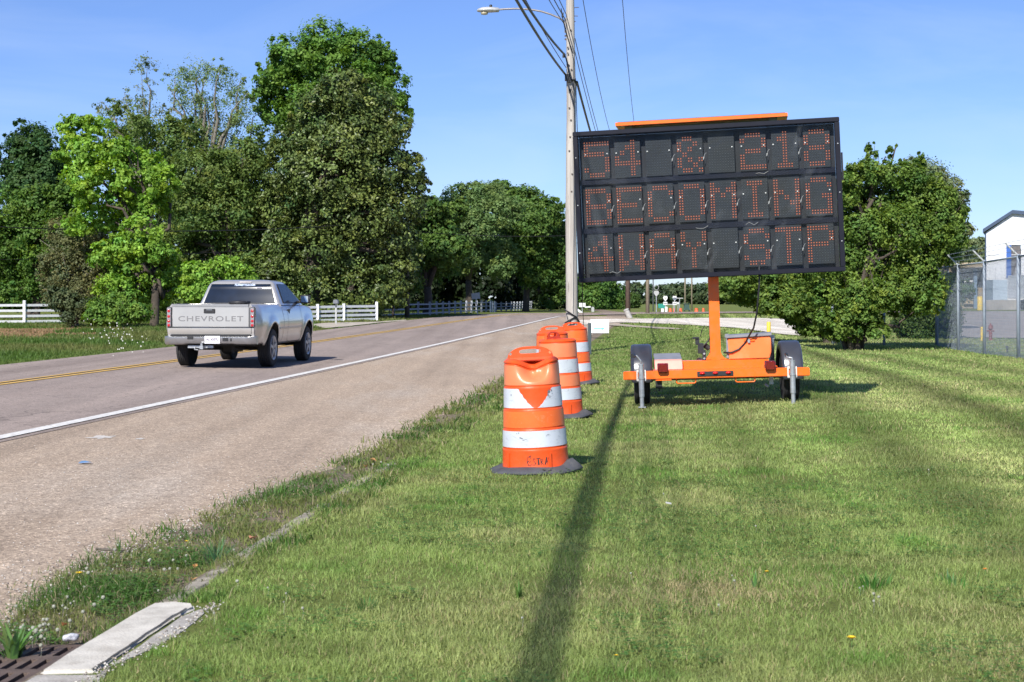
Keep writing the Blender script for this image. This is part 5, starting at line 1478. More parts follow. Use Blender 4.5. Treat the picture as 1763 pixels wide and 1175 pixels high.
# stray wires and bright clips inside
m = MB(); rr = random.Random(9)
for k in range(4):
    x0 = rr.uniform(-1.5, 1.4); z0 = rr.choice([0.31, -0.31, -0.86]) + rr.uniform(-.03, .02)
    m.tube([(x0, 0.01, z0), (x0 + 0.04, -0.02, z0 - 0.02 + rr.uniform(0, .05)), (x0 + 0.10, -0.01, z0 - 0.01), (x0 + 0.15, 0.015, z0 + 0.02)], 0.003, 5)
m.build('loose_wires', simple('wire_grey', (0.40, 0.40, 0.38), 0.4), bd)
m = MB(); m.tube([(1.60, 0.0, -0.50), (1.63, -0.02, -0.60), (1.62, 0.0, -0.75)], 0.004, 5); m.build('red_wire', M_CABLE_RED, bd)
m = MB()
for sx in (-1, 1):
    for z_ in (0.62, 0.02, -0.58): m.lathe([(0.011, 0.0), (0.009, -0.006), (0.001, -0.009)], 8, (sx * (BW / 2 - 0.03), -BD / 2, z_), 'y')
m.build('frame_screws', M_STEEL, bd, smooth=True)
# clear cover: a thin, slightly warped sheet
def cover_mat():
    m_, n, l, p = mat_new('clear_cover')
    n.remove(p)
    tr_ = n.new('ShaderNodeBsdfTransparent'); tr_.inputs[0].default_value = (0.86, 0.88, 0.90, 1)
    gl = n.new('ShaderNodeBsdfGlossy'); gl.inputs['Roughness'].default_value = 0.06
    fr = n.new('ShaderNodeFresnel'); fr.inputs['IOR'].default_value = 1.28
    tc = n.new('ShaderNodeTexCoord')
    nz = n.new('ShaderNodeTexNoise'); nz.inputs['Scale'].default_value = 2.0; nz.inputs['Detail'].default_value = 2; nz.inputs['Distortion'].default_value = 1.5
    l.new(tc.outputs['Object'], nz.inputs['Vector'])
    b = n.new('ShaderNodeBump'); b.inputs['Strength'].default_value = 0.14; b.inputs['Distance'].default_value = 0.04
    l.new(nz.outputs['Fac'], b.inputs['Height']); l.new(b.outputs['Normal'], gl.inputs['Normal']); l.new(b.outputs['Normal'], fr.inputs['Normal'])
    mx = n.new('ShaderNodeMixShader'); l.new(fr.outputs[0], mx.inputs[0]); l.new(tr_.outputs[0], mx.inputs[1]); l.new(gl.outputs[0], mx.inputs[2])
    # dust film
    df = n.new('ShaderNodeBsdfDiffuse'); df.inputs[0].default_value = (0.35, 0.38, 0.42, 1)
    n3 = n.new('ShaderNodeTexNoise'); n3.inputs['Scale'].default_value = 1.3; n3.inputs['Detail'].default_value = 8; n3.inputs['Distortion'].default_value = 2.2; l.new(tc.outputs['Object'], n3.inputs['Vector'])
    r3 = ramp(n, [(0.42, (0.0,) * 3), (0.60, (0.012,) * 3), (0.72, (0.07,) * 3)]); l.new(n3.outputs['Fac'], r3.inputs['Fac'])
    m2 = n.new('ShaderNodeMixShader'); l.new(r3.outputs['Color'], m2.inputs[0]); l.new(mx.outputs[0], m2.inputs[1]); l.new(df.outputs[0], m2.inputs[2])
    l.new(m2.outputs[0], n['Material Output'].inputs['Surface'])
    return m_
m = MB(); gx, gz_ = 40, 24; vs = []
hx, hz = BW / 2 - fw - 0.002, BH / 2 - fw - 0.002
for j in range(gz_ + 1):
    for i in range(gx + 1):
        x_ = -hx + 2 * hx * i / gx; z_ = -hz + 2 * hz * j / gz_
        vs.append((x_, -BD / 2 + 0.022 + 0.010 * math.sin(x_ * 2.3 + z_) * math.cos(z_ * 2.9 + x_), z_))
m.add(vs, [(j * (gx + 1) + i, j * (gx + 1) + i + 1, (j + 1) * (gx + 1) + i + 1, (j + 1) * (gx + 1) + i) for j in range(gz_) for i in range(gx)])
m.build('clear_cover', cover_mat(), bd, smooth=True)
m = MB(); m.box((0.05, 0.17, 0), (0.16, 0.10, 1.6)); m.box((0, 0.14, -0.45), (2.6, 0.06, 0.08)); m.box((0, 0.14, 0.45), (2.6, 0.06, 0.08))
m.build('board_mount', M_TR_ORANGE, bd, bevel=0.005)
# solar panel tray on top
m = MB(); m.box((-0.04, 0.50, BH / 2 + 0.070), (2.14, 1.10, 0.045)); sp_ = m.build('solar_panel', M_TR_ORANGE, bd, bevel=0.004)
m = MB(); m.box((-0.04, 0.50, BH / 2 + 0.096), (2.08, 1.04, 0.008)); m.build('solar_cells', simple('solar_cells', (0.01, 0.015, 0.05), 0.15, var=0.3, scale=20), sp_)
m = MB(); m.box((-0.95, 0.26, BH / 2 + 0.023), (0.10, 0.45, 0.045)); m.box((0.85, 0.26, BH / 2 + 0.023), (0.10, 0.45, 0.045)); m.box((-0.04, 0.15, BH / 2 + 0.022), (1.7, 0.05, 0.04))
m.build('panel_support', simple('support_olive', (0.16, 0.18, 0.08), 0.6), sp_)
m = MB()
m.box((BW / 2 + 0.02, 0.03, 0.35), (0.02, 0.04, 0.34)); m.build('side_latch', M_BLACK, bd)

# the board is fixed to the mast: hand its pieces to the trailer as parts
bpy.context.view_layer.update()
mb_ = Matrix.Translation(bd.location) @ bd.rotation_euler.to_matrix().to_4x4()
for c in kids(bd):
    ml = c.matrix_basis.copy()
    c.parent = tr
    c.matrix_parent_inverse = Matrix.Identity(4)
    c.matrix_basis = mb_ @ ml
bpy.data.objects.remove(bd)
# ================================================================== pickup truck
def paint_mat():
    m, n, l, p = mat_new('truck_paint')
    tc = n.new('ShaderNodeTexCoord')
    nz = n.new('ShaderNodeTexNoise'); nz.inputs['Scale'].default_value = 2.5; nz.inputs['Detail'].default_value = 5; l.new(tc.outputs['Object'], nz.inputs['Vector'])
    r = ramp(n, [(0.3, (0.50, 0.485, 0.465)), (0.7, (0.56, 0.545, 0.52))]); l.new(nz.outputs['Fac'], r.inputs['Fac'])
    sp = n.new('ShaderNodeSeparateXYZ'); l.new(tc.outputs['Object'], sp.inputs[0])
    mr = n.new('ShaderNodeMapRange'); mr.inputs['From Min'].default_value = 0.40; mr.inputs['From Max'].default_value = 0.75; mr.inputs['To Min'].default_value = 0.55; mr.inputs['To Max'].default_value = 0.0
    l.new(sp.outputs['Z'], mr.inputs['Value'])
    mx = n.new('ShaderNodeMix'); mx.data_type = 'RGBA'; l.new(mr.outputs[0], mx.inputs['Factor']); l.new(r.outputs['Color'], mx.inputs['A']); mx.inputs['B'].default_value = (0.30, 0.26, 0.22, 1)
    l.new(mx.outputs['Result'], p.inputs['Base Color'])
    p.inputs['Metallic'].default_value = 0.55; p.inputs['Roughness'].default_value = 0.28; p.inputs['Coat Weight'].default_value = 0.6; p.inputs['Coat Roughness'].default_value = 0.06
    return m
M_PAINT = paint_mat()
M_GLASS = simple('tinted_glass', (0.006, 0.013, 0.030), 0.14, var=0.3, scale=3, spec=0.07)
M_TRIM = simple('truck_trim_black', (0.018, 0.018, 0.020), 0.5, var=0.2)
M_TRIM_GREY = simple('tailgate_cap_grey', (0.16, 0.165, 0.175), 0.5, var=0.1)
M_BUMPER = simple('bumper_metal', (0.36, 0.365, 0.38), 0.30, metal=0.75, var=0.1, dirt=(0.3, 0.28, 0.26), dirt_scale=5, dirt_amt=0.35)
M_UNDER = simple('underbody', (0.02, 0.018, 0.016), 0.9, var=0.3)

AX1, AX2, WR = 1.16, 4.18, 0.378
TX_, TY_ = -5.61, 29.2
ROADZ = g1(TX_ + 0.3, TY_ + 2.5) + 0.014
tk = empty('pickup_truck', (TX_, TY_, ROADZ), (0, 0, -math.atan(KU)))
tk.scale = (0.965, 0.965, 0.965)
tag(tk, 'silver two door pickup truck driving away in the right lane', 'pickup truck')
BEDL = 2.02; LEN = 5.18

def hw(y, z):
    """half width of the body side"""
    base = 0.905 + 0.045 * math.exp(-((z - 0.86) / 0.20) ** 2) - 0.05 * float(sstep((0.62 - z) / 0.25)) - 0.03 * float(sstep((z - 1.05) / 0.22))
    rear = float(sstep((0.42 - y) / 0.42)); base -= 0.065 * rear ** 1.5
    front = float(sstep((y - 4.55) / 0.62)); base -= 0.16 * front ** 1.6
    for ax in (AX1, AX2):
        d = math.hypot(y - ax, (z - WR) * 1.0)
        base += 0.028 * math.exp(-((d - 0.52) / 0.10) ** 2)
    return base
def top_z(y):
    if y < 2.04: return 1.245
    if y < 3.75: return 1.235
    t = (y - 3.75) / (LEN - 3.75)
    return 1.225 - 0.06 * t - 0.16 * t ** 4
def bot_z(y):
    b = 0.44 if y > 0.55 else 0.47
    for ax in (AX1, AX2):
        d = y - ax
        if abs(d) < 0.475: b = max(b, WR + 0.04 + math.sqrt(max(0.475 ** 2 - d * d, 0)) * 0.98)
    return b
def side(sx, ya, yb, zt=None, zb=None, inset=0.0, ny=120, nz_=18):
    ysx = list(np.linspace(ya, yb, ny))
    for ax in (AX1, AX2):
        for d in (-0.475, 0.475): ysx += [ax + d - 0.001, ax + d + 0.001] if ya < ax + d < yb else []
    ysx = sorted(ysx); vs = []
    for y in ysx:
        b = bot_z(y) if zb is None else max(zb, bot_z(y)); t = top_z(y) if zt is None else zt
        for k in range(nz_ + 1):
            z = b + (t - b) * k / nz_
            x = hw(y, z) - inset
            if k >= nz_ - 1: x -= 0.014 * (k - nz_ + 2)
            vs.append((sx * x, y, z))
    n_ = nz_ + 1
    fs = [(i * n_ + k, i * n_ + k + 1, (i + 1) * n_ + k + 1, (i + 1) * n_ + k) for i in range(len(ysx) - 1) for k in range(nz_)]
    return vs, fs
# --- body shell
b = MB()
for sx in (-1, 1):
    b.add(*side(sx, 0.03, 2.015)); b.add(*side(sx, 2.03, LEN))
    # bedside rail top and inner wall
    b.add([(sx * (hw(y, 1.245) - 0.028), y, 1.246) for y in (0.03, 2.01)] + [(sx * 0.78, y, 1.246) for y in (2.01, 0.03)], [(0, 1, 2, 3)])
    b.add([(sx * 0.78, 0.03, 1.246), (sx * 0.78, 2.01, 1.246), (sx * 0.78, 2.01, 0.75), (sx * 0.78, 0.03, 0.75)], [(0, 1, 2, 3)])
    # rear corner post faces
    b.add([(sx * 0.765, 0.03, 0.66), (sx * (hw(.03, .66)), 0.03, 0.66), (sx * hw(.03, .9), 0.03, 0.9), (sx * (hw(.03, 1.2)), 0.03, 1.2), (sx * (hw(.03, 1.24) - .03), 0.03, 1.246), (sx * 0.765, 0.03, 1.246)], [(0, 1, 2, 3, 4, 5)])
b.add([(-0.78, 0.05, 0.76), (0.78, 0.05, 0.76), (0.78, 2.0, 0.76), (-0.78, 2.0, 0.76)], [(0, 1, 2, 3)])       # bed floor
b.add([(-0.88, 2.0, 0.5), (0.88, 2.0, 0.5), (0.88, 2.0, 1.24), (-0.88, 2.0, 1.24)], [(0, 1, 2, 3)])
b.add([(-0.86, 2.035, 0.5), (0.86, 2.035, 0.5), (0.84, 2.035, 1.25), (-0.84, 2.035, 1.25)], [(0, 1, 2, 3)])
# roll pan above the bumper
b.prism([(0.0, 0.665), (-0.018, 0.70), (-0.018, 0.79), (0.04, 0.80), (0.04, 0.665)], -0.80, 0.80, 'x')
for sx in (-1, 1): b.prism([(0.03, 0.60), (0.0, 0.70), (0.0, 0.79), (0.10, 0.79), (0.10, 0.60)], sx * 0.805, sx * 0.852, 'x')
# hood and front
hoodY = np.linspace(3.72, LEN, 16); vs = []
for y in hoodY:
    for k in range(13):
        t = -1 + 2 * k / 12; w_ = hw(y, top_z(y)) - 0.014
        vs.append((t * w_, y, top_z(y) + 0.045 * (1 - t ** 4) * (1 - ((y - 3.72) / (LEN - 3.72)) ** 6)))
b.add(vs, [(i * 13 + k, i * 13 + k + 1, (i + 1) * 13 + k + 1, (i + 1) * 13 + k) for i in range(15) for k in range(12)])
b.add([(-0.80, LEN, 0.45), (0.80, LEN, 0.45), (0.80, LEN, 1.02), (-0.80, LEN, 1.02)], [(0, 1, 2, 3)])
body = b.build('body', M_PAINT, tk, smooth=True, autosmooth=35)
sol = body.modifiers.new('s', 'SOLIDIFY'); sol.thickness = 0.010; sol.offset = -1
# --- cab shell: rings of rounded rectangles going up
LV = [(1.225, 0.865, 2.045, 4.02), (1.27, 0.842, 2.06, 3.98), (1.44, 0.775, 2.115, 3.66), (1.60, 0.712, 2.165, 3.36), (1.665, 0.680, 2.20, 3.20), (1.705, 0.640, 2.24, 3.10), (1.735, 0.56, 2.34, 2.96), (1.748, 0.40, 2.48, 2.85)]
def cab_ring(z, w_, y0, y1, cr=0.075):
    pts = []
    for (cx_, cy_, a0) in ((w_ - cr, y0 + cr, -90), (w_ - cr, y1 - cr, 0), (-w_ + cr, y1 - cr, 90), (-w_ + cr, y0 + cr, 180)):
        for k in range(6):
            a = R(a0 + 90 * k / 5); pts.append((cx_ + cr * math.cos(a), cy_ + cr * math.sin(a), z))
    return pts
m = MB(); vs = []
for L in LV: vs += cab_ring(*L)
nr = 24
fs = [(i * nr + k, i * nr + (k + 1) % nr, (i + 1) * nr + (k + 1) % nr, (i + 1) * nr + k) for i in range(len(LV) - 1) for k in range(nr)]
fs.append(tuple((len(LV) - 1) * nr + k for k in range(nr)))
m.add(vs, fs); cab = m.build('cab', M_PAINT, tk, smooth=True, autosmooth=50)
def lerp_lv(z):
    for a, c in zip(LV, LV[1:]):
        if a[0] <= z <= c[0]:
            t = (z - a[0]) / (c[0] - a[0]); return [a[i] + (c[i] - a[i]) * t for i in range(4)]
def pane(name, face, quad, mat=M_GLASS, lift=0.015, par=None, nseg=10):
    """quad on the rear ('r'), front ('f') or side (+1/-1): list of (s, z) corners bottom-left, bottom-right, top-right, top-left"""
    m = MB(); vs = []; N_ = nseg
    for j in range(N_ + 1):
        for i in range(N_ + 1):
            s, t = i / N_, j / N_
            a = [quad[0][q] * (1 - s) * (1 - t) + quad[1][q] * s * (1 - t) + quad[2][q] * s * t + quad[3][q] * (1 - s) * t for q in (0, 1)]
            _, w_, y0, y1 = lerp_lv(a[1])
            if face == 'r': vs.append((a[0], y0 - lift - 0.012 * (1 - (a[0] / w_) ** 2), a[1]))
            elif face == 'f': vs.append((a[0], y1 + lift, a[1]))
            else: vs.append((face * (w_ + lift), a[0], a[1]))
    n_ = N_ + 1
    m.add(vs, [(j * n_ + i, j * n_ + i + 1, (j + 1) * n_ + i + 1, (j + 1) * n_ + i) for j in range(N_) for i in range(N_)])
    return m.build(name, mat, par or tk, smooth=True)
rw = pane('rear_window', 'r', [(-0.745, 1.272), (0.745, 1.272), (0.615, 1.655), (-0.615, 1.655)])
pane('rear_window_surround', 'r', [(-0.760, 1.262), (0.760, 1.262), (0.628, 1.664), (-0.628, 1.664)], M_TRIM, 0.010)
for sx in (-1, 1):
    pane('side_window', sx, [(2.36, 1.275), (3.76, 1.275), (3.12, 1.65), (2.42, 1.65)])
    pane('window_surround', sx, [(2.32, 1.262), (3.84, 1.262), (3.14, 1.662), (2.38, 1.662)], M_TRIM, 0.010)
pane('windscreen', 'f', [(-0.76, 1.27), (0.76, 1.27), (0.60, 1.65), (-0.60, 1.65)])
text_mesh('window_sticker', 'FLAMESTYLE.COM', 0.054, simple('sticker_pale_blue', (0.50, 0.60, 0.80), 0.6), tk, (0.09, 2.150, 1.640), (R(80), 0, 0), sx=0.98, extrude=0.001, bold=0.0022)
m = MB(); m.box((0.40, 2.125, 1.585), (0.10, 0.003, 0.022), (R(-17), 0, 0)); m.build('small_sticker', simple('sticker_grey', (0.28, 0.27, 0.32), 0.6), tk)
m = MB(); m.box((0.09, 2.205, 1.690), (0.26, 0.05, 0.022), (R(-30), 0, 0)); m.build('brake_light', simple('brake_light_pale', (0.55, 0.50, 0.48), 0.3), tk, bevel=0.006)
# seats seen through the back glass
# --- tailgate
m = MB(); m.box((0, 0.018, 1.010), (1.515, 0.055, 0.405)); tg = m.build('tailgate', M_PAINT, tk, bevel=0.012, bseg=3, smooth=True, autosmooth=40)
m = MB(); m.prism([(-0.020, 1.200), (-0.014, 1.236), (0.0, 1.250), (0.07, 1.250), (0.07, 1.2135), (-0.0115, 1.2135)], -0.745, 0.745, 'x'); m.build('tailgate_cap', M_TRIM_GREY, tg, bevel=0.005)
m = MB(); m.box((-0.02, -0.016, 1.118), (0.225, 0.018, 0.088)); th = m.build('tailgate_handle', M_TRIM, tg, bevel=0.012, bseg=3)
m = MB(); m.box((-0.02, -0.028, 1.142), (0.115, 0.012, 0.018)); m.build('handle_lip', M_BUMPER, tg, bevel=0.004)
text_mesh('raised_lettering', 'CHEVROLET', 0.140, simple('stamped_letter_grey', (0.15, 0.15, 0.16), 0.45, metal=0.3), tg, (0.0, -0.0102, 0.966), (R(90), 0, 0), sx=1.50, extrude=0.0008, bold=0.001, space=1.15)
text_mesh('letter_faces', 'CHEVROLET', 0.140, M_PAINT, tg, (0.0, -0.0118, 0.966), (R(90), 0, 0), sx=1.50, extrude=0.0009, bold=-0.0045, space=1.15)
m = MB(); m.box((0, 0.005, 0.8035), (1.60, 0.02, 0.010)); m.box((0, -0.010, 0.652), (1.56, 0.05, 0.036)); m.build('shut_line', M_TRIM, tk)
# --- lights
M_TL_RED = simple('tail_red', (0.40, 0.012, 0.015), 0.12, spec=0.8, coat=0.5)
M_TL_CLR = simple('tail_clear', (0.26, 0.24, 0.26), 0.15, var=0.25, scale=50, spec=0.8, coat=0.5)
for sx in (-1, 1):
    m = MB(); m.box((sx * 0.818, 0.035, 1.000), (0.108, 0.10, 0.400)); hs_ = m.build('tail_light', simple('tail_housing', (0.05, 0.05, 0.055), 0.25), tk, bevel=0.018)
    m = MB(); m.box((sx * 0.822, -0.016, 1.0), (0.074, 0.014, 0.370)); m.build('clear_lens', M_TL_CLR, hs_, bevel=0.006)
    for z_ in (1.120, 1.015, 0.925, 0.845):
        m = MB(); m.lathe([(0.001, -0.030), (0.016, -0.030), (0.027, -0.026), (0.031, -0.018)], 16, (sx * 0.824, 0, z_), 'y', caps=False); m.build('red_lens', M_TL_RED, hs_, smooth=True)
# --- bumper
m = MB(); vs = []
n_ = 25; prof = [(0.04, 0.635), (-0.085, 0.632), (-0.105, 0.620), (-0.108, 0.545), (-0.085, 0.500), (-0.03, 0.480), (0.02, 0.485)]
for k in range(n_):
    x = -0.905 + 1.81 * k / (n_ - 1); e = float(sstep((abs(x) - 0.78) / 0.13))
    drop = 0.022 * float(sstep((abs(x) - 0.45) / 0.1))
    for (py_, pz_) in prof:
        vs.append((x * (1 - 0.0 * e), py_ + 0.085 * e ** 1.5, pz_ + (0 if pz_ > 0.56 else -drop * 0.4)))
np_ = len(prof)
fs = [(i * np_ + k, i * np_ + k + 1, (i + 1) * np_ + k + 1, (i + 1) * np_ + k) for i in range(n_ - 1) for k in range(np_ - 1)]
fs += [tuple(range(np_)), tuple((n_ - 1) * np_ + k for k in range(np_))]
m.add(vs, fs); bp = m.build('rear_bumper', M_BUMPER, tk, smooth=True, autosmooth=40)
m = MB(); m.box((0, -0.035, 0.6375), (1.5, 0.11, 0.008)); m.box((-0.37, -0.112, 0.60), (0.12, 0.01, 0.05)); m.box((0.32, -0.112, 0.575), (0.11, 0.012, 0.06)); m.box((0.43, -0.112, 0.57), (0.03, 0.012, 0.055)); m.build('bumper_step_pads', M_TRIM, bp, bevel=0.004)
m = MB(); m.box((0.065, -0.118, 0.567), (0.305, 0.008, 0.150)); pl = m.build('licence_plate', simple('plate_white', (0.60, 0.60, 0.62), 0.5), bp, bevel=0.003)
text_mesh('plate_characters', 'AL 4207L', 0.060, simple('plate_ink', (0.10, 0.07, 0.12), 0.6), bp, (0.065, -0.1228, 0.572), (R(90), 0, 0), sx=1.0, extrude=0.0006, bold=0.0008)
# --- underside
m = MB(); m.box((0, 2.6, 0.50), (1.45, 4.7, 0.10)); m.box((-0.35, 2.6, 0.44), (0.08, 4.6, 0.10)); m.box((0.35, 2.6, 0.44), (0.08, 4.6, 0.10)); m.box((0, 0.35, 0.50), (1.5, 0.5, 0.12))
m.tube([(-0.7, AX1, WR), (0.7, AX1, WR)], 0.05, 10); m.lathe([(0.02, -0.12), (0.12, -0.08), (0.14, 0), (0.12, 0.08), (0.02, 0.12)], 14, (0.0, AX1, WR), 'y'); m.tube([(-0.7, AX2, WR), (0.7, AX2, WR)], 0.04, 8)
m.box((0.38, 0.22, 0.37), (0.05, 0.05, 0.12)); m.tube([(0.40, 0.3, 0.38), (0.40, 2.6, 0.38)], 0.035, 8); m.box((0.22, 0.8, 0.38), (0.30, 0.35, 0.12))
m.build('underbody', M_UNDER, tk)
m = MB(); m.box((-0.20, 0.02, 0.43), (0.50, 0.06, 0.05)); m.box((-0.14, -0.05, 0.42), (0.065, 0.22, 0.065)); m.tube([(-0.14, -0.13, 0.42), (-0.14, -0.13, 0.50)], 0.024, 10); m.tube([(-0.3, -0.02, 0.43), (-0.3, -0.06, 0.38), (-0.22, -0.08, 0.37)], 0.012, 6)
m.build('tow_hitch', M_STEEL, tk)
m = MB()
for sx in (-1, 1):                                                                                # wheel-arch liners
    for ax in (AX1, AX2):
        vs = []
        for k in range(17):
            a = R(180) * k / 16
            for x_ in (sx * 0.60, sx * 0.925):
                vs.append((x_, ax - 0.462 * math.cos(a), WR + 0.03 + 0.462 * math.sin(a)))
        m.add(vs, [(2 * k, 2 * k + 1, 2 * k + 3, 2 * k + 2) for k in range(16)])
m.build('arch_liner', M_UNDER, tk)
# --- wheels
for sx in (-1, 1):
    for ax in (AX1, AX2):
        xc = sx * 0.822
        t = MB(); prof = [(0.215, -0.105), (0.30, -0.128), (0.350, -0.122), (0.371, -0.105)]
        for k in range(5):
            zc = -0.085 + k * 0.040
            prof += [(0.378, zc - 0.010), (0.378, zc + 0.012), (0.368, zc + 0.015), (0.368, zc + 0.024)]
        prof += [(0.371, 0.105), (0.350, 0.122), (0.30, 0.128), (0.215, 0.105)]
        t.lathe(prof, 48, (xc, ax, WR), 'x'); wh = t.build('wheel', M_TYRE, tk, smooth=True, autosmooth=30)
        t = MB(); o_ = sx
        rp = [(0.02, 0.118), (0.055, 0.120), (0.062, 0.105), (0.075, 0.098), (0.20, 0.105), (0.215, 0.122), (0.238, 0.130), (0.245, 0.120), (0.21, -0.10)]
        t.lathe([(r_, o_ * z_) for r_, z_ in rp], 40, (xc, ax, WR), 'x', caps=False)
        for q in range(5):
            a = 2 * math.pi * q / 5 + 0.4
            c_ = Vector((xc + o_ * 0.112, ax + 0.125 * math.cos(a), WR + 0.125 * math.sin(a)))
            t.box(c_, (0.035, 0.17, 0.052), (a, 0, 0))
        t.build('rim', simple('alloy', (0.40, 0.40, 0.41), 0.4, metal=0.35), wh, smooth=True, autosmooth=30)
        t = MB()
        for q in range(5):
            a = 2 * math.pi * (q + .5) / 5 + 0.4
            t.lathe([(0.001, o_ * 0.1065), (0.033, o_ * 0.1065)], 10, (xc, ax + 0.145 * math.cos(a), WR + 0.145 * math.sin(a)), 'x', caps=False)
        t.build('rim_openings', M_UNDER, wh)
# --- doors, mirrors, handles
for sx in (-1, 1):
    m = MB()
    def crease(pts, w_=0.006):
        vs = []
        for i, (y, z) in enumerate(pts):
            a = pts[max(i - 1, 0)]; c_ = pts[min(i + 1, len(pts) - 1)]; ty, tz = c_[0] - a[0], c_[1] - a[1]; L = math.hypot(ty, tz)
            for s_ in (-1, 1):
                yy = y - tz / L * w_ * s_; zz = z + ty / L * w_ * s_
                vs.append((sx * (hw(yy, zz) + 0.0035), yy, zz))
        m.add(vs, [(2 * k, 2 * k + 1, 2 * k + 3, 2 * k + 2) for k in range(len(pts) - 1)])
    crease([(2.40, z) for z in np.linspace(1.21, 0.62, 14)] + [(2.44, 0.54), (2.52, 0.485), (2.66, 0.465)] + [(y, 0.463) for y in np.linspace(2.8, 3.52, 8)] + [(3.60, 0.50)] + [(3.61, z) for z in np.linspace(0.56, 1.21, 12)])
    m.build('door_seam', M_TRIM, tk)
    m = MB(); ys_ = [y for y in np.linspace(1.68, 3.66, 24)]; vs = []
    for y in ys_:
        for z_ in (0.735, 0.775): vs.append((sx * (hw(y, z_) + 0.012), y, z_))
    m.add(vs, [(2 * k, 2 * k + 1, 2 * k + 3, 2 * k + 2) for k in range(len(ys_) - 1)]); mo = m.build('side_moulding', M_BUMPER, tk)
    s2 = mo.modifiers.new('s', 'SOLIDIFY'); s2.thickness = 0.012
    m = MB(); m.box((sx * (hw(2.55, 1.13) + 0.012), 2.56, 1.120), (0.024, 0.19, 0.036)); m.box((sx * (hw(2.55, 1.1) + 0.006), 2.56, 1.085), (0.02, 0.06, 0.09)); m.build('door_handle', M_TRIM, tk, bevel=0.008)
    m = MB(); m.box((sx * 1.055, 3.44, 1.345), (0.205, 0.10, 0.185)); m.tube([(sx * 0.83, 3.52, 1.27), (sx * 1.0, 3.47, 1.30)], 0.035, 8); mr_ = m.build('door_mirror', M_TRIM, tk, bevel=0.03, bseg=4, smooth=True)
    m = MB(); m.box((sx * 1.055, 3.386, 1.345), (0.150, 0.004, 0.130)); m.build('mirror_glass', simple('mirror_glass', (0.6, 0.65, 0.72), 0.05, metal=1.0, var=0.02), mr_)
m = MB(); m.lathe([(0.08, 0.0), (0.085, 0.03), (0.19, 0.10), (0.235, 0.16), (0.2, 0.18), (0.05, 0.19)], 24, (0.12, 1.62, 1.13)); m.build('spare_tub', M_TRIM, tk, smooth=True)
# ================================================================== utility poles, wires, street lamp
def wood_mat(name, c1, c2):
    m, n, l, p = mat_new(name)
    tc = n.new('ShaderNodeTexCoord'); mp = n.new('ShaderNodeMapping'); mp.inputs['Scale'].default_value = (14, 14, 0.5); l.new(tc.outputs['Object'], mp.inputs['Vector'])
    nz = n.new('ShaderNodeTexNoise'); nz.inputs['Scale'].default_value = 1.5; nz.inputs['Detail'].default_value = 9; nz.inputs['Roughness'].default_value = 0.65; l.new(mp.outputs[0], nz.inputs['Vector'])
    r = ramp(n, [(0.3, c1), (0.62, c2)]); l.new(nz.outputs['Fac'], r.inputs['Fac'])
    wv = n.new('ShaderNodeTexNoise'); wv.inputs['Scale'].default_value = 3.0; wv.inputs['Detail'].default_value = 3; l.new(mp.outputs[0], wv.inputs['Vector'])
    cr = ramp(n, [(0.64, (1, 1, 1)), (0.68, (0.35, 0.32, 0.30))]); l.new(wv.outputs['Fac'], cr.inputs['Fac'])
    mx = n.new('ShaderNodeMix'); mx.data_type = 'RGBA'; mx.blend_type = 'MULTIPLY'; mx.inputs['Factor'].default_value = 1; l.new(r.outputs['Color'], mx.inputs['A']); l.new(cr.outputs['Color'], mx.inputs['B'])
    l.new(mx.outputs['Result'], p.inputs['Base Color']); p.inputs['Roughness'].default_value = 0.9
    b = n.new('ShaderNodeBump'); b.inputs['Strength'].default_value = 0.6; b.inputs['Distance'].default_value = 0.02; l.new(nz.outputs['Fac'], b.inputs['Height']); l.new(b.outputs['Normal'], p.inputs['Normal'])
    return m
M_POLE = wood_mat('weathered_pole', (0.27, 0.245, 0.22), (0.44, 0.41, 0.375))
M_POLE_BROWN = wood_mat('brown_pole', (0.10, 0.065, 0.055), (0.18, 0.125, 0.10))
M_POLE_TAN = wood_mat('tan_pole', (0.24, 0.20, 0.14), (0.38, 0.32, 0.24))

PX, PY = 1.447, 38.0
pz = g1(PX, PY)
pole = empty('utility_pole', (PX, PY, pz)); tag(pole, 'tall weathered grey utility pole nearest the camera, carrying the street lamp', 'utility pole')
m = MB(); pts, rs = [], []
for k in range(24):
    z = -0.2 + 11.2 * k / 23; pts.append((-0.028 * z / 8 + 0.008 * math.sin(z * 1.3), 0, z)); rs.append(0.152 - 0.0062 * z + 0.003 * math.sin(z * 4.1))
m.tube(pts, rs, 22); m.build('shaft', M_POLE, pole, smooth=True)
def relP(px, py, dy=0.0): 
    p_ = P(px, py, PY + dy); return (p_.x - PX, p_.y - PY, p_.z - pz)
m = MB()
m.box(relP(976, 134, -0.14), (0.10, 0.10, 0.16)); m.box(relP(980, 138, -0.15), (0.09, 0.08, 0.12)); m.box(relP(970.5, 97, -0.12), (0.06, 0.07, 0.07)); m.box(relP(968.5, 26, -0.1), (0.05, 0.08, 0.10)); m.box(relP(981, 156, -0.13), (0.055, 0.03, 0.075))
m.tube([relP(982, 138, -0.15), relP(990, 137.5, -0.12), relP(991.5, 142, -0.05), relP(991, 155, 0.1)], 0.022, 8)
m.tube([relP(966, 15, -.1), relP(968, 28, -.1), relP(974, 55, -.12), relP(984, 85, -.12), relP(988, 98, -.05)], 0.014, 6)
m.tube([relP(972, 92, -.1), relP(976, 108, -.13), relP(981, 136, -.15)], 0.014, 6)
m.build('cable_clamps', M_BLACK, pole)
m = MB()
for (a, b_) in (((989, 13.5), (997, 13)), ((989, 28), (995, 28)), ((989, 37.5), (991.5, 37))): m.tube([relP(a[0], a[1]), relP(b_[0], b_[1])], 0.009, 6)
for yy in (52, 82, 92, 112, 120, 128, 186, 207, 236, 260, 300, 330): m.box(relP(982 + random.uniform(-5, 5), yy, -0.125), (0.035, 0.03, 0.03))
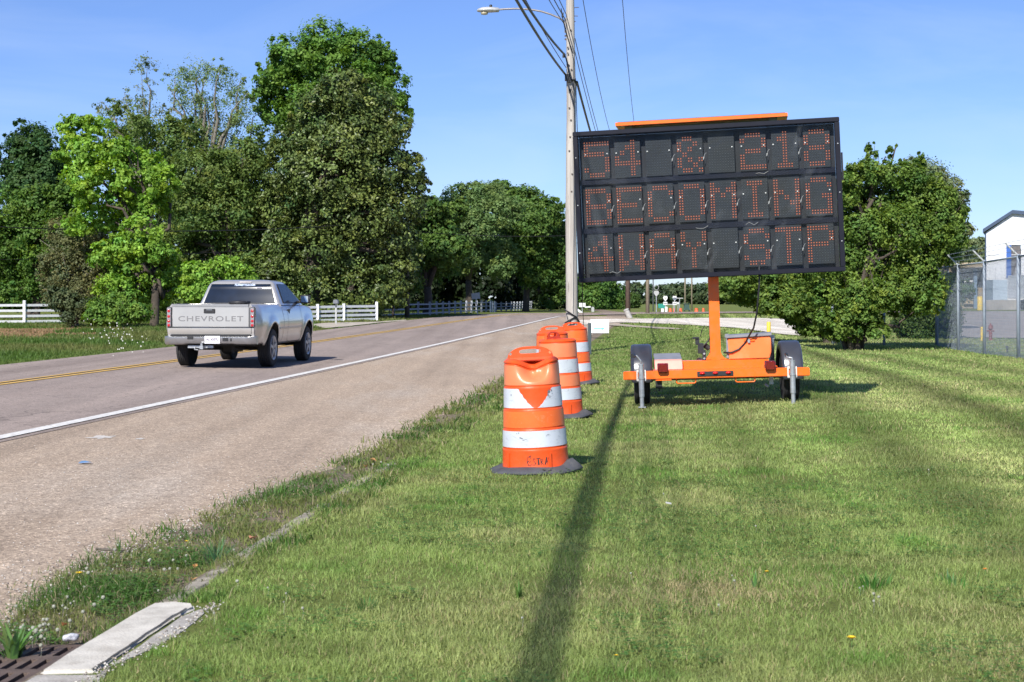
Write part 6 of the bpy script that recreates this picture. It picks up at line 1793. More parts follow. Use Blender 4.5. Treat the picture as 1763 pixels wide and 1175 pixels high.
for yy in (40, 48, 54, 62, 68): m.box(relP(973.5, yy, -0.02), (0.04, 0.03, 0.04))
m.build('bolts', simple('rusty_bolt', (0.09, 0.07, 0.06), 0.8), pole)
m = MB(); rg = []
for (px_, py_, dy_) in [(972, 533, -.16), (976, 536, -.17), (984, 541, -.18), (992, 546, -.14), (996, 552, -0.05), (994, 556, .1), (975, 557, .15), (973, 556.5, -.16), (980, 552, -.18), (989, 547, -.16), (995, 549, -.08), (995.5, 556, -.02), (986, 556, -.2), (974, 557, -.2)]: rg.append(relP(px_, py_, dy_))
m.tube(rg, 0.018, 7); m.tube([relP(975, 540, -.17), relP(978, 552, -.18), relP(981, 556, -.18)], 0.008, 5)
m.tube([(q[0] + 0.02, q[1] - 0.03, q[2] - 0.03) for q in rg[3:9]], 0.016, 7)
m.build('wrapped_cable', M_CABLE, pole, smooth=True)
m = MB(); m.tube([relP(987, 540, -0.14), relP(988, 400, -.135), relP(988.5, 230, -.13), relP(987, 100, -.11)], 0.010, 6); m.build('ground_wire', simple('ground_wire_grey', (0.10, 0.10, 0.11), 0.6), pole)
# street lamp on the pole
lamp = empty('street_lamp', (PX - 0.16, PY, P(972, 40, PY).z)); tag(lamp, 'grey cobra head street lamp on a curved arm from the near pole', 'street lamp')
lz = lamp.location.z
def relL(px, py, dy=0.0):
    p_ = P(px, py, PY); return (p_.x - lamp.location.x, dy, p_.z - lz)
m = MB(); arm = [relL(973, 46), relL(971, 37), relL(962, 31), relL(948, 25), relL(932, 20), relL(915, 17), relL(890, 15.2), relL(870, 16), relL(858, 17)]
m.tube(arm, [0.022] * 9, 10); m.box(relL(973, 42), (0.03, 0.12, 0.28)); m.box(relL(973, 54), (0.03, 0.06, 0.08)); m.build('arm', simple('arm_metal', (0.28, 0.26, 0.25), 0.5, metal=0.5), lamp, smooth=True, autosmooth=40)
m = MB(); c_ = relL(840, 18); vs = []; secs = [(-19, 0.012, 0.02, -3.5), (-17, 0.045, 0.08, -2), (-10, 0.070, 0.13, 0), (0, 0.080, 0.14, 0.5), (8, 0.075, 0.11, 0.5), (12, 0.068, 0.09, 0.5), (18.5, 0.062, 0.075, 0), (19.5, 0.03, 0.05, 0)]
k_ = PY / FPX
for (dx, hh_, ww_, dz) in secs:
    for q in range(14):
        a = 2 * math.pi * q / 14; s_ = math.sin(a)
        vs.append((c_[0] + dx * k_, ww_ * math.cos(a), c_[2] + hh_ * (s_ if s_ > 0 else s_ * 0.75) + dz * 0.004))
m.add(vs, [(i * 14 + q, i * 14 + (q + 1) % 14, (i + 1) * 14 + (q + 1) % 14, (i + 1) * 14 + q) for i in range(len(secs) - 1) for q in range(14)] + [tuple(range(14)), tuple((len(secs) - 1) * 14 + q for q in range(14))])
hd = m.build('lamp_head', simple('lamp_grey', (0.46, 0.47, 0.47), 0.45, metal=0.3), lamp, smooth=True)
m = MB(); m.lathe([(0.05, 0), (0.09, -0.03), (0.08, -0.065), (0.03, -0.075)], 16, (c_[0] - 6 * k_, 0, c_[2] - 0.035)); m.build('lens', simple('lamp_lens', (0.40, 0.36, 0.25), 0.2, var=0.3), hd, smooth=True)
m = MB(); m.lathe([(0.035, 0), (0.035, 0.05), (0.02, 0.06)], 12, (c_[0] + 5 * k_, 0, c_[2] + 0.075)); m.build('photocell', M_BLACK, hd, smooth=True)

def wire(name, label, pts, r, group=None, cat='cable', mat=None):
    m = MB(); m.tube(pts, r, 6, cap=False)
    o = m.build(name, mat or M_CABLE, smooth=True)
    return tag(o, label, cat, group)
def sagged(p0, p1, sag, n_=28):
    p0, p1 = Vector(p0), Vector(p1); out = []
    for k in range(n_ + 1):
        t = k / n_; q = p0.lerp(p1, t); q.z -= sag * 4 * t * (1 - t); out.append(q)
    return out
def line_at(y, off=0.0): return -2.3 + off + KU * y
GW = 'overhead wires along the pole line'
z1 = 6.76; z2 = 7.24
wire('overhead_cable', 'lower thick black cable coming overhead to the near pole from the left', sagged((line_at(-18, .30), -18, z1), (PX - 0.16, PY - 0.15, z1), 1.04), 0.027, GW)
wire('overhead_cable', 'upper thick black cable coming overhead to the near pole from the left', sagged((line_at(-18, .08), -18, z2), (PX - 0.17, PY - 0.1, z2), 1.32), 0.026, GW)
wire('overhead_wire', 'thin wire crossing behind the lamp arm to the near pole', sagged((line_at(-18, -0.4), -18, 8.1), (PX - 0.14, PY, 6.95), 0.9), 0.010, GW)
wire('overhead_wire', 'left of three thin wires reaching the top bracket of the near pole', sagged((line_at(-18, -0.25), -18, 9.6), (PX - 0.18, PY, 8.0), 1.5), 0.011, GW)
wire('overhead_wire', 'middle one of three thin wires reaching the top bracket of the near pole', sagged((line_at(-18, -0.1), -18, 9.7), (PX - 0.16, PY, 8.12), 1.4), 0.013, GW)
wire('overhead_wire', 'right one of three thin wires reaching the top bracket of the near pole', sagged((line_at(-18, 0.0), -18, 9.9), (PX - 0.14, PY, 8.25), 1.2), 0.011, GW)
wire('overhead_wire', 'inner thin wire running from the near pole down behind the sign board', sagged((PX + 0.05, PY, 7.45), (line_at(96), 96, 7.3), 1.1), 0.010, GW)
wire('overhead_wire', 'outer thin wire running from the near pole down behind the sign board', sagged((PX + 0.08, PY, 7.65), (line_at(96), 96, 7.6), 1.1), 0.010, GW)
wire('overhead_cable', 'thick dark cable leaving the near pole to the right behind the sign board', sagged((PX + 0.13, PY + 0.12, 6.62), (line_at(96), 96, 6.5), 1.0), 0.030, GW)
wire('overhead_wire', 'high thin wire just right of the near pole, left of the farther one', sagged((PX + 0.05, PY, 9.95), (line_at(96), 96, 10.2), 2.0), 0.010, GW)
wire('overhead_wire', 'high thin wire farther right, meeting the sky above the orange panel', sagged((PX + 1.02, PY, 11.4), (line_at(96, 0.9), 96, 10.4), 2.2), 0.010, GW)
wire('overhead_wire', 'far thin wires running on beyond the brown pole', sagged((line_at(96), 96, 7.4), (line_at(140), 140, 7.3), 0.9), 0.02, GW)
wire('guy_wire', 'thin steel guy wire just right of the near pole', [(PX + 0.10, PY + 0.1, 6.7), (1.96, 42.6, g1(1.96, 42.6) - 0.05)], 0.009, None, 'guy wire')

def util_pole(label, px, py_base, Y, h, r, mat, crossarm=0.0):
    X = (px - CX) / FPX * Y; z = g1(X, Y)
    root = empty('utility_pole', (X, Y, z)); tag(root, label, 'utility pole', 'utility poles along the road')
    m = MB(); m.tube([(0, 0, -0.2), (0, 0, h * .5), (0, 0, h)], [r, r * .85, r * .7], 12); m.build('shaft', mat, root, smooth=True)
    if crossarm:
        m = MB(); m.box((0.2, -0.1, h - 0.8), (crossarm, 0.09, 0.12)); m.build('crossarm', mat, root)
    return root
util_pole('brown wooden pole under the left part of the sign board', 1081, 545, 94, 11.5, 0.15, M_POLE_BROWN, 2.4)
util_pole('tan wooden pole just right of the brown pole under the sign board', 1115, 541, 112, 11, 0.14, M_POLE_TAN, 2.4)
util_pole('dark slim pole right of the tan pole under the sign board', 1124.5, 541, 128, 10, 0.055, M_LID_GREY)
util_pole('pale slim pole nearest the orange mast under the sign board', 1191, 539, 136, 9, 0.07, M_POLE_TAN)
util_pole('second pale slim pole left of the mast, half hidden by signs', 1179.5, 537, 150, 9.5, 0.09, M_POLE_TAN)
dp = util_pole('dark wooden pole in the shade by the white fence, right of the magnolia', 701, 553, 92, 6.3, 0.15, wood_mat('dark_pole', (0.05, 0.045, 0.04), (0.10, 0.09, 0.08)))
DPX = dp.location.x
wire('overhead_cable', 'dark cable crossing in front of the trees at the left edge', sagged((-32.0, 52, CAM_H + (HY - 344) / FPX * 52 + 0.5), (DPX, 92, 6.0), 1.1), 0.026, None)
wire('overhead_wire', 'thin wire low in front of the trees at the left edge', sagged((-34, 60, 2.95), (DPX, 92, 4.9), 0.6), 0.012, None)
wire('overhead_wire', 'thin wire from the dark pole across the shaded wood toward the near pole', sagged((DPX, 92, 5.3), (line_at(96), 96, 5.4), 0.3), 0.016, None)

# marker post beside the far drum
m = MB(); mx_, my_ = (1015.2 - CX) / FPX * 37.2, 37.2
m.box((0, 0, 0.38), (0.078, 0.02, 0.76)); m.box((0, 0.008, 0.38), (0.03, 0.02, 0.74))
o = m.build('marker_post', simple('post_slate', (0.045, 0.065, 0.075), 0.5), loc=(mx_, my_, g1(mx_, my_)), bevel=0.003); tag(o, 'thin dark slate marker post right of the farthest drum', 'marker post')

# yard sign
ys_x, ys_y = (1032.5 - CX) / FPX * 50.5, 50.5
yz = g1(ys_x, ys_y)
root = empty('yard_sign', (ys_x, ys_y, yz)); tag(root, 'small white yard sign reading RECEIVING with a teal arrow', 'yard sign')
zc = P(0, 562, ys_y).z - yz
m = MB(); m.box((0, 0, zc), (0.595, 0.012, 0.440)); m.build('panel', simple('corrugated_white', (0.80, 0.82, 0.84), 0.6, var=0.04), root)
text_mesh('lettering', 'RECEIVING', 0.098, simple('ink_grey', (0.36, 0.42, 0.46), 0.7), root, (0, -0.0075, zc + 0.105), (R(90), 0, 0), sx=1.02, extrude=0.0005)
m = MB(); m.prism([(-0.19, zc - 0.095), (-0.19, zc - 0.060), (0.06, zc - 0.060), (0.06, zc - 0.025), (0.17, zc - 0.078), (0.06, zc - 0.130), (0.06, zc - 0.095)], -0.0085, -0.0065, 'y'); m.build('arrow', simple('ink_teal', (0.16, 0.46, 0.50), 0.7), root)
m = MB()
for sx in (-0.27, 0.27): m.tube([(sx, 0.01, -0.1), (sx, 0.01, zc + 0.1)], 0.006, 5)
m.tube([(-0.27, 0.01, zc - 0.37), (0.27, 0.01, zc - 0.37)], 0.006, 5); m.tube([(-0.27, 0.01, zc - 0.245), (0.27, 0.01, zc - 0.245)], 0.006, 5)
m.build('wire_frame', M_BLACK, root)

# ================================================================== white board fences
M_FENCE = simple('white_vinyl', (0.72, 0.73, 0.74), 0.55, var=0.08)
def board_fence(label, pts, h, rails, post_w=0.13, rail_h=0.12, step=2.4, tall_end=None, skip=(), mat=None):
    mat = mat or M_FENCE
    """pts: (x, y) corners of the run"""
    root = empty('board_fence', (pts[0][0], pts[0][1], g1(*pts[0]))); tag(root, label, 'fence', 'white board fences across the road')
    ox, oy, oz = root.location
    posts = []
    for a, c in zip(pts, pts[1:]):
        L = math.hypot(c[0] - a[0], c[1] - a[1]); n_ = max(1, round(L / step))
        for k in range(n_): posts.append((a[0] + (c[0] - a[0]) * k / n_, a[1] + (c[1] - a[1]) * k / n_))
    posts.append(pts[-1])
    for k, (x, y) in enumerate(posts):
        z = g1(x, y); m = MB(); hh = h + (0.12 if tall_end and k in tall_end else 0.04)
        m.box((x - ox, y - oy, z - oz + hh / 2 - 0.05), (post_w, post_w, hh + 0.1)); m.box((x - ox, y - oy, z - oz + hh + 0.01), (post_w + 0.03, post_w + 0.03, 0.03), taper=0.5)
        m.build('post', mat, root)
    for r_ in range(rails):
        zr = h * (r_ + 0.75) / rails - 0.03
        m = MB()
        for k in range(len(posts) - 1):
            if (k, r_) in skip: continue
            (x0, y0), (x1, y1) = posts[k], posts[k + 1]; z0, z1_ = g1(x0, y0) - oz + zr, g1(x1, y1) - oz + zr
            d = Vector((x1 - x0, y1 - y0, 0)).normalized(); nn = Vector((-d.y, d.x, 0)) * 0.02
            e0 = d * (post_w * .4)
            a = [Vector((x0 - ox, y0 - oy, z0)) + e0, Vector((x1 - ox, y1 - oy, z1_)) - e0]
            vs = []
            for q in a:
                for s1 in (-1, 1):
                    for s2 in (-1, 1): vs.append(q + nn * s1 + Vector((0, 0, s2 * rail_h / 2)))
            m.add(vs, [(0, 1, 3, 2), (4, 6, 7, 5), (0, 4, 5, 1), (2, 3, 7, 6), (1, 5, 7, 3), (0, 2, 6, 4)])
        if m.v: m.build('rail', mat, root)
    return root
def XY(px, y): return ((px - CX) / FPX * y, y)
board_fence('white four rail fence at the left edge, its end rails overgrown', [XY(-90, 78), XY(42, 80), XY(128, 82)], 1.10, 4, step=4.1, tall_end=(1,), skip=((2, 3), (2, 2)))
board_fence('sunlit white four rail fence beside the truck', [XY(500, 76), XY(592, 79), XY(648.5, 81)], 0.88, 4, step=1.75, tall_end=(3,))
board_fence('long shaded rail fence under the wood', [XY(655, 92), XY(740, 100), XY(845, 124)], 0.86, 3, step=2.3, rail_h=0.085, mat=simple('rail_painted_shade', (0.34, 0.36, 0.40), 0.8, var=0.2))  # grey rail colour holds painted tree shade
board_fence('farthest shaded rail fence beyond the white posts', [XY(854, 127), XY(880, 134), XY(900, 144), XY(915, 156)], 0.72, 3, step=2.6, rail_h=0.08, mat=simple('rail_painted_shade_far', (0.30, 0.32, 0.35), 0.8, var=0.2))  # shade of the wood painted into these rails too
for i, px_ in enumerate((844.3, 848.2, 851.6)):
    y_ = 121.5 + i * .3; x_ = (px_ - CX) / FPX * y_
    m = MB(); m.box((0, 0, 0.40), (0.10, 0.10, 0.86)); m.box((0, 0, 0.84), (0.12, 0.12, 0.03))
    o = m.build('gate_post', M_FENCE, loc=(x_, y_, g1(x_, y_)), bevel=0.01)
    tag(o, ['left one of three bright white gate posts beyond the leaning sign', 'middle one of three bright white gate posts beyond the leaning sign', 'right one of three bright white gate posts beyond the leaning sign'][i], 'post', 'white gate posts at the bend')

# ================================================================== roadside signs and small things
def sign(label, px, py0, py1, pyb, wpx, Y, mat, name='road_sign', lean=0.0, cat='road sign', post_mat=None, group=None, shape=None, extra=None):
    X = (px - CX) / FPX * Y; zb = g1(X, Y); k = Y / FPX
    zt = CAM_H + (HY - py0) * k - zb; zl = CAM_H + (HY - py1) * k - zb; w_ = wpx * k
    root = empty(name, (X, Y, zb), (0, R(lean), 0)); tag(root, label, cat, group)
    m = MB(); m.box((0, 0.03, zt / 2 - 0.1), (0.06, 0.04, zt + 0.1)); m.build('post', post_mat or M_STEEL, root)
    m = MB()
    if shape == 'shield':
        c = (zt + zl) / 2; h_ = (zt - zl) / 2
        m.prism([(0, c - h_), (-w_ * .42, c - h_ * .1), (-w_ * .5, c + h_ * .45), (-w_ * .36, c + h_ * .75), (-w_ * .44, c + h_), (w_ * .44, c + h_), (w_ * .36, c + h_ * .75), (w_ * .5, c + h_ * .45), (w_ * .42, c - h_ * .1)], -0.01, 0.008, 'y')
    else: m.box((0, 0, (zt + zl) / 2), (w_, 0.012, zt - zl))
    m.build('panel', mat, root)
    if extra: extra(root, w_, zt, zl)
    return root
M_SIGNB = simple('sign_back', (0.40, 0.41, 0.40), 0.5, metal=0.2, var=0.12)
M_SIGNW = simple('sign_white', (0.66, 0.67, 0.68), 0.5, var=0.06)
M_INK = simple('sign_black', (0.02, 0.02, 0.02), 0.6)
sign('pale rectangular road sign leaning left beyond the far lane', 822.5, 504.5, 515, 540, 14.5, 108, M_SIGNB, lean=-6, group='small road signs')
sign('small upright square road sign at the far bend, left of the near pole', 946.5, 504.5, 514, 536, 7.5, 128, M_SIGNB, group='small road signs')
def arrow_ex(root, w_, zt, zl):
    m = MB(); m.box((-0.3, -0.012, zt - 0.55), (0.75, 0.01, 0.16), (0, R(38), 0)); m.box((0.42, -0.012, zt - 0.30), (0.42, 0.01, 0.10), (0, R(-4), 0)); m.build('arrow_panel', M_SIGNW, root)
sign('cluster of white sign panels just right of the near pole', 1002.5, 522, 529, 542, 11, 118, M_SIGNW, cat='road sign', extra=arrow_ex, group='small road signs')
m = MB(); x_, y_ = XY(1020.5, 124); m.prism([(-0.10, 0.0), (-0.12, 0.30), (-0.07, 0.40), (0.07, 0.40), (0.12, 0.30), (0.10, 0.0)], -0.1, 0.1, 'y')
tag(m.build('utility_pedestal', M_SIGNB, loc=(x_, y_, g1(x_, y_)), bevel=0.01), 'pale grey utility pedestal across the far road', 'pedestal')
m = MB(); m.lathe([(0.16, -0.1), (0.15, 0.5), (0.17, 0.52), (0.17, 0.56), (0.10, 0.60)], 16)
gx_ = G(1077, 547); tag(m.build('bollard', simple('old_concrete', (0.36, 0.35, 0.33), 0.8, var=0.2), loc=(gx_.x, 90, g1(gx_.x, 90)), rot=(0, R(-24), 0), smooth=True, autosmooth=40), 'leaning grey concrete bollard beside the brown pole', 'bollard')
# shields, arrows and the green sign at the junction
def shield_text(root, w_, zt, zl):
    t = text_mesh('route_number', '18', (zt - zl) * 0.42, M_INK, root, (0, -0.014, (zt + zl) / 2 + 0.02), (R(90), 0, 0), extrude=0.0006)
def plate_below(txt_on):
    def f(root, w_, zt, zl):
        m = MB(); m.box((0, 0, zl - 0.17), (w_ * 0.85, 0.012, 0.24)); m.build('arrow_plate', M_SIGNW, root)
        m = MB(); m.prism([(-.12, zl - .19), (-.12, zl - .15), (.03, zl - .15), (.03, zl - .11), (.12, zl - .17), (.03, zl - .23), (.03, zl - .19)], -0.012, -0.008, 'y'); m.build('arrow', M_INK, root)
        shield_text(root, w_, zt, zl)
    return f
sign('left of the two white route shields standing over the junction', 1145.5, 510, 519, 540, 8, 122, M_SIGNW, 'route_sign', group='route shields at the junction', shape='shield', extra=plate_below(1))
sign('right of the two white route shields standing over the junction', 1161.5, 510, 519, 540, 8, 122, M_SIGNW, 'route_sign', group='route shields at the junction', shape='shield', extra=plate_below(1))
def hang_post(root, w_, zt, zl):
    m = MB(); pts = [(0.42 * w_ * math.cos(a), -0.02, zt + 0.25 + 0.45 * w_ * math.sin(a)) for a in np.linspace(0, 6.28, 20)]; m.tube(pts, 0.02, 5); m.build('ring', M_SIGNB, root)
sign('pale inverted triangular sign back on a tall post near the tan pole', 1130, 501, 511, 540, 9.5, 118, M_SIGNB, shape='shield', group='small road signs', extra=hang_post)
M_GREEN_SIGN = simple('guide_green', (0.02, 0.24, 0.19), 0.5)
sign('small green guide sign left of the route shields', 1139, 523.5, 531, 539, 12, 126, M_GREEN_SIGN, group='small road signs')
sign('lower white panel under the green guide sign', 1140.5, 531.5, 538.5, 541, 4.5, 121, M_SIGNW, group='small road signs')
sign('white panel right of the green guide sign', 1147, 528.5, 538.5, 541, 4.5, 121.5, M_SIGNW, group='small road signs')
sign('small white plate on a thin post right of the right shield', 1167.3, 520.5, 524, 540, 2.6, 124, M_SIGNW, group='small road signs')
def hpole(root, w_, zt, zl): 
    pass
sign('flat wide sign on a T post above the right shield', 1170, 513, 514.5, 540, 12, 130, M_SIGNB, group='small road signs')
m = MB(); x_, y_ = XY(1152, 130)
m.tube([(-0.5, 0, 0), (-0.5, 0, 0.55)], 0.03, 6); m.tube([(0.35, 0, 0), (0.35, 0, 0.55)], 0.03, 6); m.box((0, 0, 0.56), (1.2, 0.04, 0.07)); tag(m.build('barrier', M_SIGNB, loc=(x_, y_, g1(x_, y_))), 'grey low rail barrier behind the route shields', 'barrier')
M_BARREL = simple('far_barrel_orange', (0.62, 0.10, 0.03), 0.6, var=0.2)
lab = ['leftmost low orange work barrel by the far junction', 'second low orange barrel by the far junction', 'third low orange barrel, beside the dark machine', 'low orange barrel just left of the mast', 'low orange barrel touching the mast edge']
for i, (px_, ww_) in enumerate([(1154, 5.5), (1161, 4), (1172, 5), (1199, 6.5), (1211, 4.5)]):
    x_, y_ = XY(px_, 122 + i * 0.7); w_ = ww_ * y_ / FPX
    m = MB(); m.lathe([(w_ * .55, 0), (w_ * .52, 0.08), (w_ * .46, 0.10), (w_ * .44, 0.26), (w_ * .3, 0.30)], 14); tag(m.build('work_barrel', M_BARREL, loc=(x_, y_, g1(x_, y_)), smooth=True, autosmooth=40), lab[i], 'work barrel', 'orange barrels at the junction')
m = MB(); x_, y_ = XY(1182, 128)
m.box((0, 0, 0.35), (0.40, 0.5, 0.45)); m.box((0, 0, 0.62), (0.52, 0.6, 0.05))
for sx in (-.2, .2): m.tube([(sx, 0, 0.1), (sx, 0, 0.6)], 0.03, 6); m.lathe([(0.13, -0.05), (0.13, 0.05)], 12, (sx, -.2, 0.13), 'x')
tag(m.build('work_machine', simple('machine_dark_green', (0.03, 0.07, 0.06), 0.6), loc=(x_, y_, g1(x_, y_)), bevel=0.01), 'small dark green work machine by the far junction', 'machine')
# yellow warning beacons hung over the far junction
for i, (px_, py_) in enumerate([(1058, 522), (1095, 523)]):
    Y_b = 190; c = P(px_, py_, Y_b)
    root = empty('signal_head', c); tag(root, ['left yellow signal head hanging by the brown pole', 'right yellow signal head hanging by the brown pole'][i], 'traffic signal', 'yellow signal heads over the junction')
    m = MB(); m.box((0, 0, 0), (0.34, 0.3, 0.62)); m.box((-.26, 0, 0.05), (0.2, 0.04, 0.16)); m.box((.26, 0, .05), (0.2, 0.04, 0.16)); m.build('housing', simple('signal_yellow', (0.72, 0.42, 0.02), 0.5), root, bevel=0.03)
    m = MB()
    for q in (-0.17, 0.0, 0.17): m.lathe([(0.001, -0.165), (0.07, -0.16)], 12, (0, 0, q), 'y', caps=False)
    m.build('lens', M_INK, root)
    m = MB(); m.tube([(0, 0, 0.3), (0, 0, 4.0)], 0.02, 5); m.build('hanger', M_BLACK, root)
wire('span_wire', 'span wire carrying the yellow signal heads', [(P(1000, 520, 190).x, 190, P(0, 522, 190).z + 4.2), (P(1076, 520, 190).x, 190, P(0, 522, 190).z + 3.9), (P(1240, 520, 190).x, 190, P(0, 522, 190).z + 4.4)], 0.02, None, 'cable')
# lamp on a dark post, left
x_, y_ = XY(676.5, 90); root = empty('post_lamp', (x_, y_, g1(x_, y_))); tag(root, 'dark post topped by a small white lamp by the shaded fence', 'post lamp')
m = MB(); m.box((0, 0, 0.56), (0.12, 0.12, 1.14)); m.build('post', simple('dark_timber', (0.03, 0.022, 0.018), 0.8), root, bevel=0.01)
m = MB(); m.lathe([(0.02, 1.13), (0.07, 1.15), (0.085, 1.21), (0.09, 1.30), (0.05, 1.34), (0.01, 1.36)], 12); m.build('lamp', simple('lamp_white', (0.55, 0.56, 0.58), 0.4), root, smooth=True)
# mailbox shape near the fence, left of the sunlit fence posts
x_, y_ = XY(578.5, 74); root = empty('mailbox', (x_, y_, g1(x_, y_))); tag(root, 'grey mailbox on a post in front of the sunlit fence', 'mailbox')
m = MB(); m.box((0, 0, 0.5), (0.08, 0.08, 1.0)); m.build('post', M_SIGNB, root)
m = MB(); m.prism([(-0.11, 0.98), (-0.11, 1.10), (-0.07, 1.17), (0.07, 1.17), (0.11, 1.10), (0.11, 0.98)], -0.25, 0.25, 'y'); m.build('box', simple('mailbox_grey', (0.22, 0.23, 0.25), 0.4, metal=0.4), root, bevel=0.01)

# ================================================================== right side: chain link fence
M_GALV = simple('galv_pipe', (0.22, 0.26, 0.31), 0.6, metal=0.0, var=0.12)
def FA(y): return 8.17 + 0.0985 * y
def chain_fence():
    posts = [(FA(y), y) for y in (29.6, 33.0, 36.4, 40.3, 43.9, 47.4)]
    back = [(FA(47.4), 47.4), (FA(47.4) - 1.45, 48.0), (FA(47.4) - 2.9, 48.6)]
    root = empty('chain_link_fence', (posts[2][0], posts[2][1], 0)); tag(root, 'tall grey chain link fence with barbed wire arms along the right edge', 'fence')
    ox, oy = posts[2]
    H_ = 2.40
    allp = posts + back[1:]
    for k, (x, y) in enumerate(allp):
        z = g1(x, y); hh = H_ if k < len(posts) else 1.3
        m = MB(); m.tube([(x - ox, y - oy, z - 0.1), (x - ox, y - oy, z + hh)], 0.042 if k != 5 else 0.05, 10); m.tube([(x - ox, y - oy, z + hh), (x - ox, y - oy, z + hh + 0.03)], [0.05, 0.02], 10)
        p_ = m.build('post', M_GALV, root, smooth=True)
        if k < len(posts):
            m = MB(); m.tube([(x - ox, y - oy, z + hh - 0.02), (x - ox - 0.30, y - oy, z + hh + 0.28)], 0.022, 6); m.build('barb_arm', simple('arm_pale', (0.55, 0.56, 0.56), 0.5, metal=0.3), p_)
    def run(ps, H1, nm):
        m = MB()
        for a, c in zip(ps, ps[1:]):
            m.tube([(a[0] - ox, a[1] - oy, g1(*a) + H1 - 0.03), (c[0] - ox, c[1] - oy, g1(*c) + H1 - 0.03)], 0.024, 8)
        m.build('top_rail', M_GALV, root, smooth=True)
        V, F = [], []; nv = 0; r = 0.0029; pitch = 0.072
        for a, c in zip(ps, ps[1:]):
            A = np.array([a[0] - ox, a[1] - oy, g1(*a)]); C = np.array([c[0] - ox, c[1] - oy, g1(*c)])
            L = np.linalg.norm((C - A)[:2]); d = (C - A) / L; hh = H1 - 0.04
            for sg in (1, -1):
                for s in np.arange(-hh, L, pitch):
                    s0, s1 = max(s, 0), min(s + hh, L)
                    if s1 <= s0: continue
                    z0, z1_ = s0 - s, s1 - s
                    if sg < 0: z0, z1_ = hh - z0, hh - z1_
                    p0 = A + d * s0 + np.array([0, 0, z0]); p1 = A + d * s1 + np.array([0, 0, z1_])
                    t = (p1 - p0) / np.linalg.norm(p1 - p0); n1 = np.cross(t, [d[1], -d[0], 0]); n1 /= np.linalg.norm(n1); n2 = np.cross(t, n1)
                    for q in (p0, p1):
                        for an in (0, 2.094, 4.189): V.append(q + (n1 * math.cos(an) + n2 * math.sin(an)) * r + np.array([d[1], -d[0], 0]) * 0.002 * sg)
                    b_ = nv; F += [(b_, b_ + 1, b_ + 4, b_ + 3), (b_ + 1, b_ + 2, b_ + 5, b_ + 4), (b_ + 2, b_, b_ + 3, b_ + 5)]; nv += 6
        mesh_np('chain_mesh', np.array(V), np.array(F), simple('chain_wire', (0.24, 0.28, 0.34), 0.6, var=0.1), root)
    run(posts, H_, 'a'); run(back, 1.3, 'b')
    m = MB()
    for q in (0.33, 0.66, 1.0):
        pts = [(x - ox - 0.30 * q, y - oy, g1(x, y) + H_ + 0.28 * q) for x, y in posts]
        m.tube(pts, 0.004, 4)
        for a, c in zip(pts, pts[1:]):
            for k in range(24):
                p_ = Vector(a).lerp(Vector(c), k / 24); m.tube([p_ + Vector((0, -.01, -.018)), p_ + Vector((0, .01, .018))], 0.002, 3)
    m.build('barbed_wire', M_GALV, root)
chain_fence()

# ================================================================== white metal building and yard things
def corrugated(name, col, axis_scale):
    m, n, l, p = mat_new(name)
    tc = n.new('ShaderNodeTexCoord'); sp = n.new('ShaderNodeSeparateXYZ'); l.new(tc.outputs['Object'], sp.inputs[0])
    a = n.new('ShaderNodeMath'); a.operation = 'MULTIPLY'; a.inputs[1].default_value = axis_scale; l.new(sp.outputs['X'], a.inputs[0])
    s = n.new('ShaderNodeMath'); s.operation = 'SINE'; l.new(a.outputs[0], s.inputs[0])
    b = n.new('ShaderNodeBump'); b.inputs['Strength'].default_value = 0.5; b.inputs['Distance'].default_value = 0.03; l.new(s.outputs[0], b.inputs['Height']); l.new(b.outputs['Normal'], p.inputs['Normal'])
    nz = n.new('ShaderNodeTexNoise'); nz.inputs['Scale'].default_value = 0.5; nz.inputs['Detail'].default_value = 6; l.new(tc.outputs['Object'], nz.inputs['Vector'])
    r = ramp(n, [(0.3, tuple(c * 0.88 for c in col)), (0.7, col)]); l.new(nz.outputs['Fac'], r.inputs['Fac']); l.new(r.outputs['Color'], p.inputs['Base Color']); p.inputs['Roughness'].default_value = 0.5
    return m
BY = 150.0; kb = BY / FPX
def BX(px): return (px - CX) * kb
def BZ(py): return CAM_H + (HY - py) * kb
bz0 = g1(BX(1740), BY)
bl = empty('metal_building', (BX(1697), BY, bz0), (0, 0, R(-18.5))); tag(bl, 'white corrugated metal building with dark blue roof trim at the right edge', 'building')
ox, oz = BX(1697), bz0
M_WALL = corrugated('white_metal_wall', (0.66, 0.67, 0.69), 10.0)
m = MB(); x0 = 0.0; prof = [(0, 0), (0, BZ(401) - oz), (BX(1741) - ox, BZ(369) - oz), (BX(1763) - ox, BZ(371.5) - oz), (BX(1860) - ox, BZ(381) - oz), (BX(1860) - ox, 0)]
# the wall with a door opening is built from strips around it
dl, dr, dt, db = BX(1731) - ox, BX(1755) - ox, BZ(422.5) - oz, BZ(479) - oz
def roof_z(x):
    for (a, c) in zip(prof[1:5], prof[2:5]):
        if a[0] <= x <= c[0]: return a[1] + (c[1] - a[1]) * (x - a[0]) / (c[0] - a[0])
def strip_wall(xa, xb, za, zb=None):
    xs_ = sorted(set([xa, xb] + [p_[0] for p_ in prof[1:5] if xa < p_[0] < xb]))
    top = [(x, (roof_z(x) if zb is None else zb)) for x in reversed(xs_)]
    m.prism([(xa, za), (xb, za)] + top, 0.0, 0.25, 'y')
strip_wall(0, dl, 0); strip_wall(dr, prof[4][0], 0); strip_wall(dl, dr, dt); strip_wall(dl, dr, 0, db)
m.box((0.12, 20.25, (BZ(401) - oz) / 2), (0.25, 39.9, BZ(401) - oz)); m.box((dl + 1.2, 3.0, (BZ(430) - oz) / 2), (6.5, 0.1, BZ(425) - oz))
m.build('wall', M_WALL, bl)
